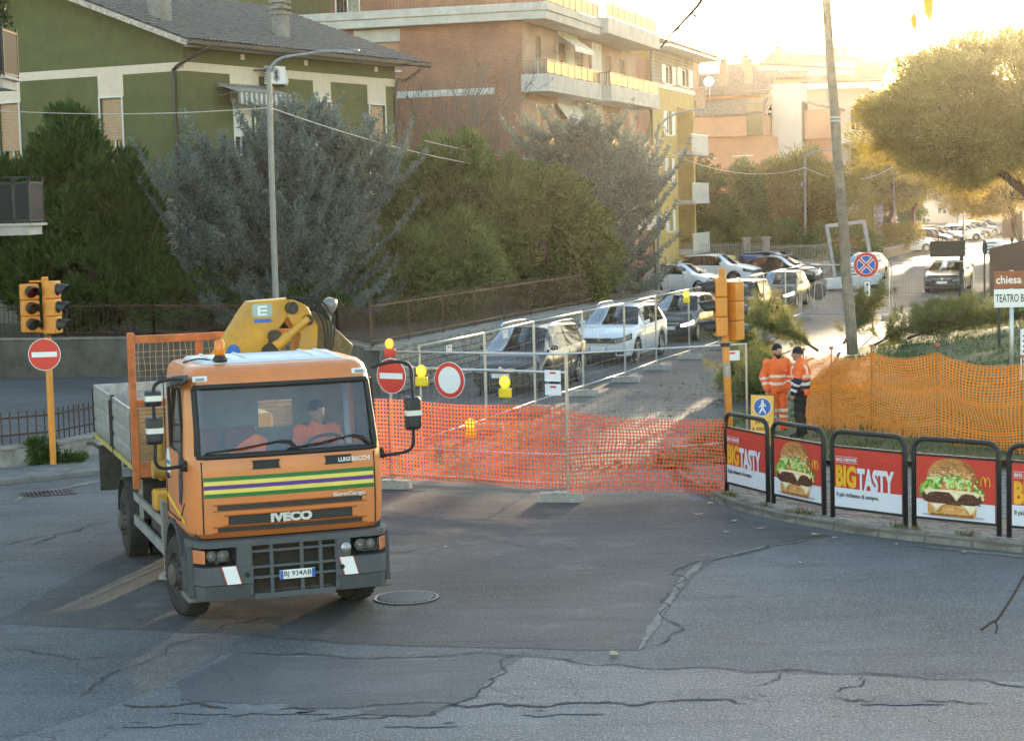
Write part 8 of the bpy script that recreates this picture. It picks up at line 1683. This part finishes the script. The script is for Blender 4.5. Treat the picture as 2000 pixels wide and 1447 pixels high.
def person(label, loc, rz, J, jacket, trouser, cls_j, nm_j, cls_t=None, hy=0., beard=False, parent_m=None, h=.0135, hat=BLKC, bulk=1.):
    o = thing('person', label, 'person', loc, rz); A = {k: np.array(v, float) for k, v in J.items()}; hc = A['head']
    cy, sy = math.cos(hy), math.sin(hy); HR = lambda v: hc + np.array([v[0] * cy - v[1] * sy, v[0] * sy + v[1] * cy, v[2]])
    pr = [('c', A['pel'], A['chest'], .125, .135), ('c', A['chest'], A['neck'], .13, .06), ('c', A['neck'], hc - [0, 0, .03], .055, .052)]
    for s in 'LR':
        pr += [('c', A['hip' + s], A['kn' + s], .085, .06), ('c', A['kn' + s], A['an' + s], .058, .042), ('c', A['an' + s], A['toe' + s], .045, .035), ('c', A['sh' + s], A['el' + s], .06, .046), ('c', A['el' + s], A['wr' + s], .044, .03), ('c', A['chest'], A['sh' + s], .1, .065)]
    head = [('c', HR((0, .01, .04)), HR((0, .0, .04)), .093, .093), ('c', HR((0, .02, .03)), HR((0, -.03, -.02)), .09, .068), ('c', HR((0, -.04, -.075)), HR((0, -.03, -.05)), .045, .055), ('c', HR((0, -.095, .02)), HR((0, -.115, -.02)), .011, .017), ('c', HR((-.03, -.085, .035)), HR((.03, -.085, .035)), .016, .016)]
    for s in (-1, 1): head += [('c', HR((.09 * s, .01, -.01)), HR((.095 * s, .015, .03)), .012, .016)]
    hands = []
    for s in 'LR':
        w_ = A['wr' + s]; d = A['hd' + s] / np.linalg.norm(A['hd' + s]); sd = A['hs' + s] - d * (A['hs' + s] @ d); sd = sd / np.linalg.norm(sd); nn = np.cross(d, sd); cu = A.get('curl', np.array([.35]))[0]
        hands.append(('c', w_, w_ + d * .085, .03, .036))
        for i, (off, ln) in enumerate(((-.03, .07), (-.01, .08), (.011, .075), (.031, .06))):
            b0 = w_ + d * .085 + sd * off; b1 = b0 + (d * math.cos(cu) + nn * math.sin(cu)) * ln * .55; b2 = b1 + (d * math.cos(cu * 2.4) + nn * math.sin(cu * 2.4)) * ln * .45; hands += [('c', b0, b1, .0105, .0095), ('c', b1, b2, .0095, .008)]
        t0 = w_ + d * .03 - sd * .032; t1 = t0 + d * .035 - sd * .03 + nn * .01; hands += [('c', t0, t1, .0125, .011), ('c', t1, t1 + d * .03 + nn * .012, .0105, .009)]
    def body(P): return smin(smin(union(P, pr, .035), union(P, head, .02), .02), union(P, hands, .006), .012)
    allp = np.array([v for k, v in A.items() if len(v) == 3 and k[:2] not in ('hd', 'hs')]); lo, hi = allp.min(0) - .22, allp.max(0) + .24
    V, F = surf_net(body, lo, hi, h); bo = np_mesh('body', V, F, SKIN, o, smooth=True)
    jp = [('c', A['pel'] + [0, 0, -.06], A['chest'], .165 * bulk, .178 * bulk), ('c', A['chest'], A['neck'] - [0, 0, .03], .165, .085), ('c', A['neck'] - [0, 0, .02], A['neck'] + [0, 0, .025], .08, .07)]
    for s in 'LR': jp += [('c', A['sh' + s], A['el' + s], .08, .072), ('c', A['el' + s], A['wr' + s] - (A['wr' + s] - A['el' + s]) * .04, .075, .058), ('c', A['chest'] + [0, 0, .05], A['sh' + s], .12, .08)]
    wr = np.random.default_rng(int(abs(loc[0]) * 100)); k1, k2 = wr.normal(size=(2, 3)) * 14
    def jk(P):
        d = union(P, jp, .04) + .006 * np.sin(P @ k1) * np.sin(P @ k2) + .004 * np.sin(P[:, 2] * 55 + 6 * np.sin(P[:, 0] * 9)); return np.maximum(d, (A['pel'][2] - .13 * (J.get('seat') is None)) - P[:, 2])
    V, F = surf_net(jk, lo, hi, h); split_build(V, F, lambda c: cls_j(c, A), jacket, nm_j, o)
    tp = []
    for s in 'LR': tp += [('c', A['pel'] + [0, 0, -.02], A['hip' + s], .14, .115), ('c', A['hip' + s], A['kn' + s], .112, .088), ('c', A['kn' + s], A['an' + s] + (A['kn' + s] - A['an' + s]) * .05, .085, .078)]
    def tr(P): return union(P, tp, .025) + .005 * np.sin(P[:, 2] * 42 + 5 * np.sin(P[:, 0] * 12))
    V, F = surf_net(tr, lo, hi, h); split_build(V, F, (lambda c: cls_t(c, A)) if cls_t else (lambda c: np.zeros(len(c), int)), trouser, ['trousers', 'leg_band'], o)
    for s in 'LR':
        V, F = surf_net(lambda P: np.maximum(union(P, [('c', A['an' + s] + [0, 0, .04], A['an' + s], .062, .06), ('c', A['an' + s] - [0, 0, .025], A['toe' + s], .058, .048)], .02), A['an' + s][2] - .085 - P[:, 2]), A['an' + s] - .25, A['an' + s] + .25, .014); np_mesh('boot', V, F, BOOT, o, smooth=True)
    V, F = surf_net(lambda P: np.maximum(union(P, [('c', HR((0, .012, .045)), HR((0, .012, .065)), .106, .1)], .02), (hc[2] + .028 - P[:, 2]) - .12 * ((P - hc) @ np.array([-sy, cy, 0]))), hc - .2, hc + .25, .011); np_mesh('beanie', V, F, hat, o, smooth=True)
    if beard:
        V, F = surf_net(lambda P: np.maximum(union(P, [('c', HR((0, -.045, -.08)), HR((0, -.03, -.05)), .053, .062), ('c', HR((-.06, -.02, -.04)), HR((.06, -.02, -.04)), .03, .03)], .02), P[:, 2] - hc[2] + .035), hc - .2, hc + .2, .01); np_mesh('beard', V, F, BEARD, o, smooth=True)
    b = MB(); bl = MB()
    for s in (-1, 1):
        p = HR((.034 * s, -.082, .018)); b.lathe([(0, -.011), (.009, -.006), (.011, 0), (.009, .006), (0, .011)], 8, T(*p)); p = HR((.034 * s, -.092, .018)); bl.lathe([(0, -.005), (.0045, 0), (0, .005)], 6, T(*p))
    b.each('eye', mat('eye_white', (.6, .57, .53), .3), o, smooth=True); bl.each('pupil', BEARD, o)
    b = MB(); p0, p1, p2 = HR((-.024, -.089, -.048)), HR((0, -.1, -.05)), HR((.024, -.089, -.048)); b.tube([p0, p1, p2], .0055, 5); b.build('mouth', mat('lip', (.3, .12, .09), .6), o); return o
def armt(c, A, s):
    """distance along the arm (0 shoulder .. 2 wrist) and distance from it"""
    r = []
    for a, b in ((A['sh' + s], A['el' + s]), (A['el' + s], A['wr' + s])):
        ba = b - a; t = np.clip(((c - a) @ ba) / (ba @ ba), 0, 1); r.append((t, np.linalg.norm(c - a - t[:, None] * ba, axis=1)))
    (t0, d0), (t1, d1) = r; far = d1 < d0; return np.where(far, 1 + t1, t0), np.minimum(d0, d1)
def on_arm(c, A):
    best = None
    for s in 'LR':
        t, d = armt(c, A, s)
        best = (t, d) if best is None else (np.where(d < best[1], t, best[0]), np.minimum(d, best[1]))
    ax = np.array(A['chest']); ds = np.abs(c[:, 0] - ax[0]); return best[0], best[1] < .098
def cls_plain(c, A):           # orange jacket, two belts and two sleeve bands
    t, arm = on_arm(c, A); r = np.zeros(len(c), int); z = c[:, 2] - A['pel'][2]
    r[~arm & (((z > .02) & (z < .075)) | ((z > .16) & (z < .215)))] = 1; r[arm & (((t > 1.05) & (t < 1.22)) | ((t > 1.45) & (t < 1.62)))] = 1; return r
def cls_navy(c, A):            # orange jacket with navy lower sleeves and hem band, tape above and below, braces at the back
    t, arm = on_arm(c, A); r = np.zeros(len(c), int); z = c[:, 2] - A['pel'][2]
    r[~arm & (z > .0) & (z < .17)] = 2; r[~arm & (z > .07) & (z < .13)] = 1; r[~arm & (z > .22) & (z < .275)] = 1
    r[arm & (t > .85)] = 2; r[arm & (((t > 1.2) & (t < 1.38)) | ((t > 1.62) & (t < 1.8)))] = 1
    r[~arm & (z > .275) & (np.abs(np.abs(c[:, 0]) - .105) < .024) & (c[:, 2] < A['neck'][2] - .03)] = 1; return r
J1 = dict(pel=(0, 0, .98), chest=(0, .0, 1.30), neck=(0, .01, 1.49), head=(0, -.03, 1.64), hipL=(-.09, 0, .92), hipR=(.09, 0, .92), knL=(-.11, -.03, .5), knR=(.11, -.02, .5), anL=(-.12, .02, .1), anR=(.13, .02, .1), toeL=(-.15, -.14, .06), toeR=(.17, -.13, .06), shL=(-.2, .01, 1.43), shR=(.2, .01, 1.43), elL=(-.27, .05, 1.14), elR=(.27, .06, 1.14), wrL=(-.24, -.06, .9), wrR=(.2, -.08, .92), hdL=(.05, -.1, -1), hdR=(-.2, -.2, -1), hsL=(0, -1, 0), hsR=(0, -1, 0))
person('person in full orange high visibility suit and dark cap standing behind the fence post', (5.2, 38.05, .06), .25, J1, [HIO, REFL], [HIO, REFL], cls_plain, ['jacket', 'reflective_band'], lambda c, A: ((c[:, 2] > .34) & (c[:, 2] < .4)).astype(int) | ((c[:, 2] > .46) & (c[:, 2] < .52)).astype(int), hy=.15, beard=True)
J2 = dict(J1); J2.update(elL=(-.25, -.06, 1.16), elR=(.25, .0, 1.15), wrL=(-.24, -.2, .95), wrR=(.24, -.1, .9), head=(0, -.06, 1.63), hdL=(.0, -.3, -1), hdR=(0, -.2, -1), toeL=(-.13, -.15, .06), toeR=(.13, -.15, .06))
person('person in orange jacket with navy sleeves and black trousers turned away beside the net', (5.55, 37.3, .06), -1.95, J2, [HIO, REFL, NAVY], [BLKC], cls_navy, ['jacket', 'reflective_band', 'navy_panel'], hy=-.1, bulk=1.08)
# the driver, seated, in truck coordinates turned to face the windscreen
JD = dict(pel=(0, 0, .1), chest=(0, -.05, .44), neck=(0, -.06, .63), head=(0.0, -.1, .79), hipL=(-.1, -.05, .06), hipR=(.1, -.05, .06), knL=(-.13, -.46, .1), knR=(.13, -.46, .1), anL=(-.13, -.6, -.2), anR=(.13, -.6, -.2), toeL=(-.13, -.75, -.24), toeR=(.13, -.75, -.24), shL=(-.2, -.05, .57), shR=(.2, -.05, .57), elL=(-.27, -.22, .36), elR=(.28, -.24, .36), wrL=(-.17, -.46, .45), wrR=(.2, -.47, .46), hdL=(.1, -1, .1), hdR=(-.1, -1, .1), hsL=(0, 0, 1), hsR=(0, 0, 1), curl=(.9,), seat=(0,))
JD = {k: v for k, v in JD.items() if k != 'seat'}; JD['seat'] = (0,)
_dl = Matrix.Translation(TR_LOC) @ RZ(TR_RZ) @ Vector((-.6, -.02, 1.52))
person('driver in orange jacket and dark cap holding the truck steering wheel', tuple(_dl), TR_RZ + PI, JD, [HIO, REFL], [BLKC], cls_plain, ['jacket', 'reflective_band'], hy=.55)
# ================================================================== hazy evening air
_hb = MB().box(-420, 520, -55, 1320, -1.2, 21.5); hz = bpy.data.objects.new('haze', _hb.mesh('haze', bpy.data.materials.new('haze_air'))); COL.objects.link(hz)
hm = hz.data.materials[0]; hm.use_nodes = True; hn = hm.node_tree; hn.nodes.clear()
_ho = hn.nodes.new('ShaderNodeOutputMaterial'); _hv = hn.nodes.new('ShaderNodeVolumePrincipled')
_hv.inputs['Color'].default_value = (1, .93, .82, 1); _hv.inputs['Density'].default_value = .00012; _hv.inputs['Anisotropy'].default_value = .84
hn.links.new(_hv.outputs[0], _ho.inputs['Volume']); tag(hz, 'pale evening haze filling the street', 'haze', kind='stuff')
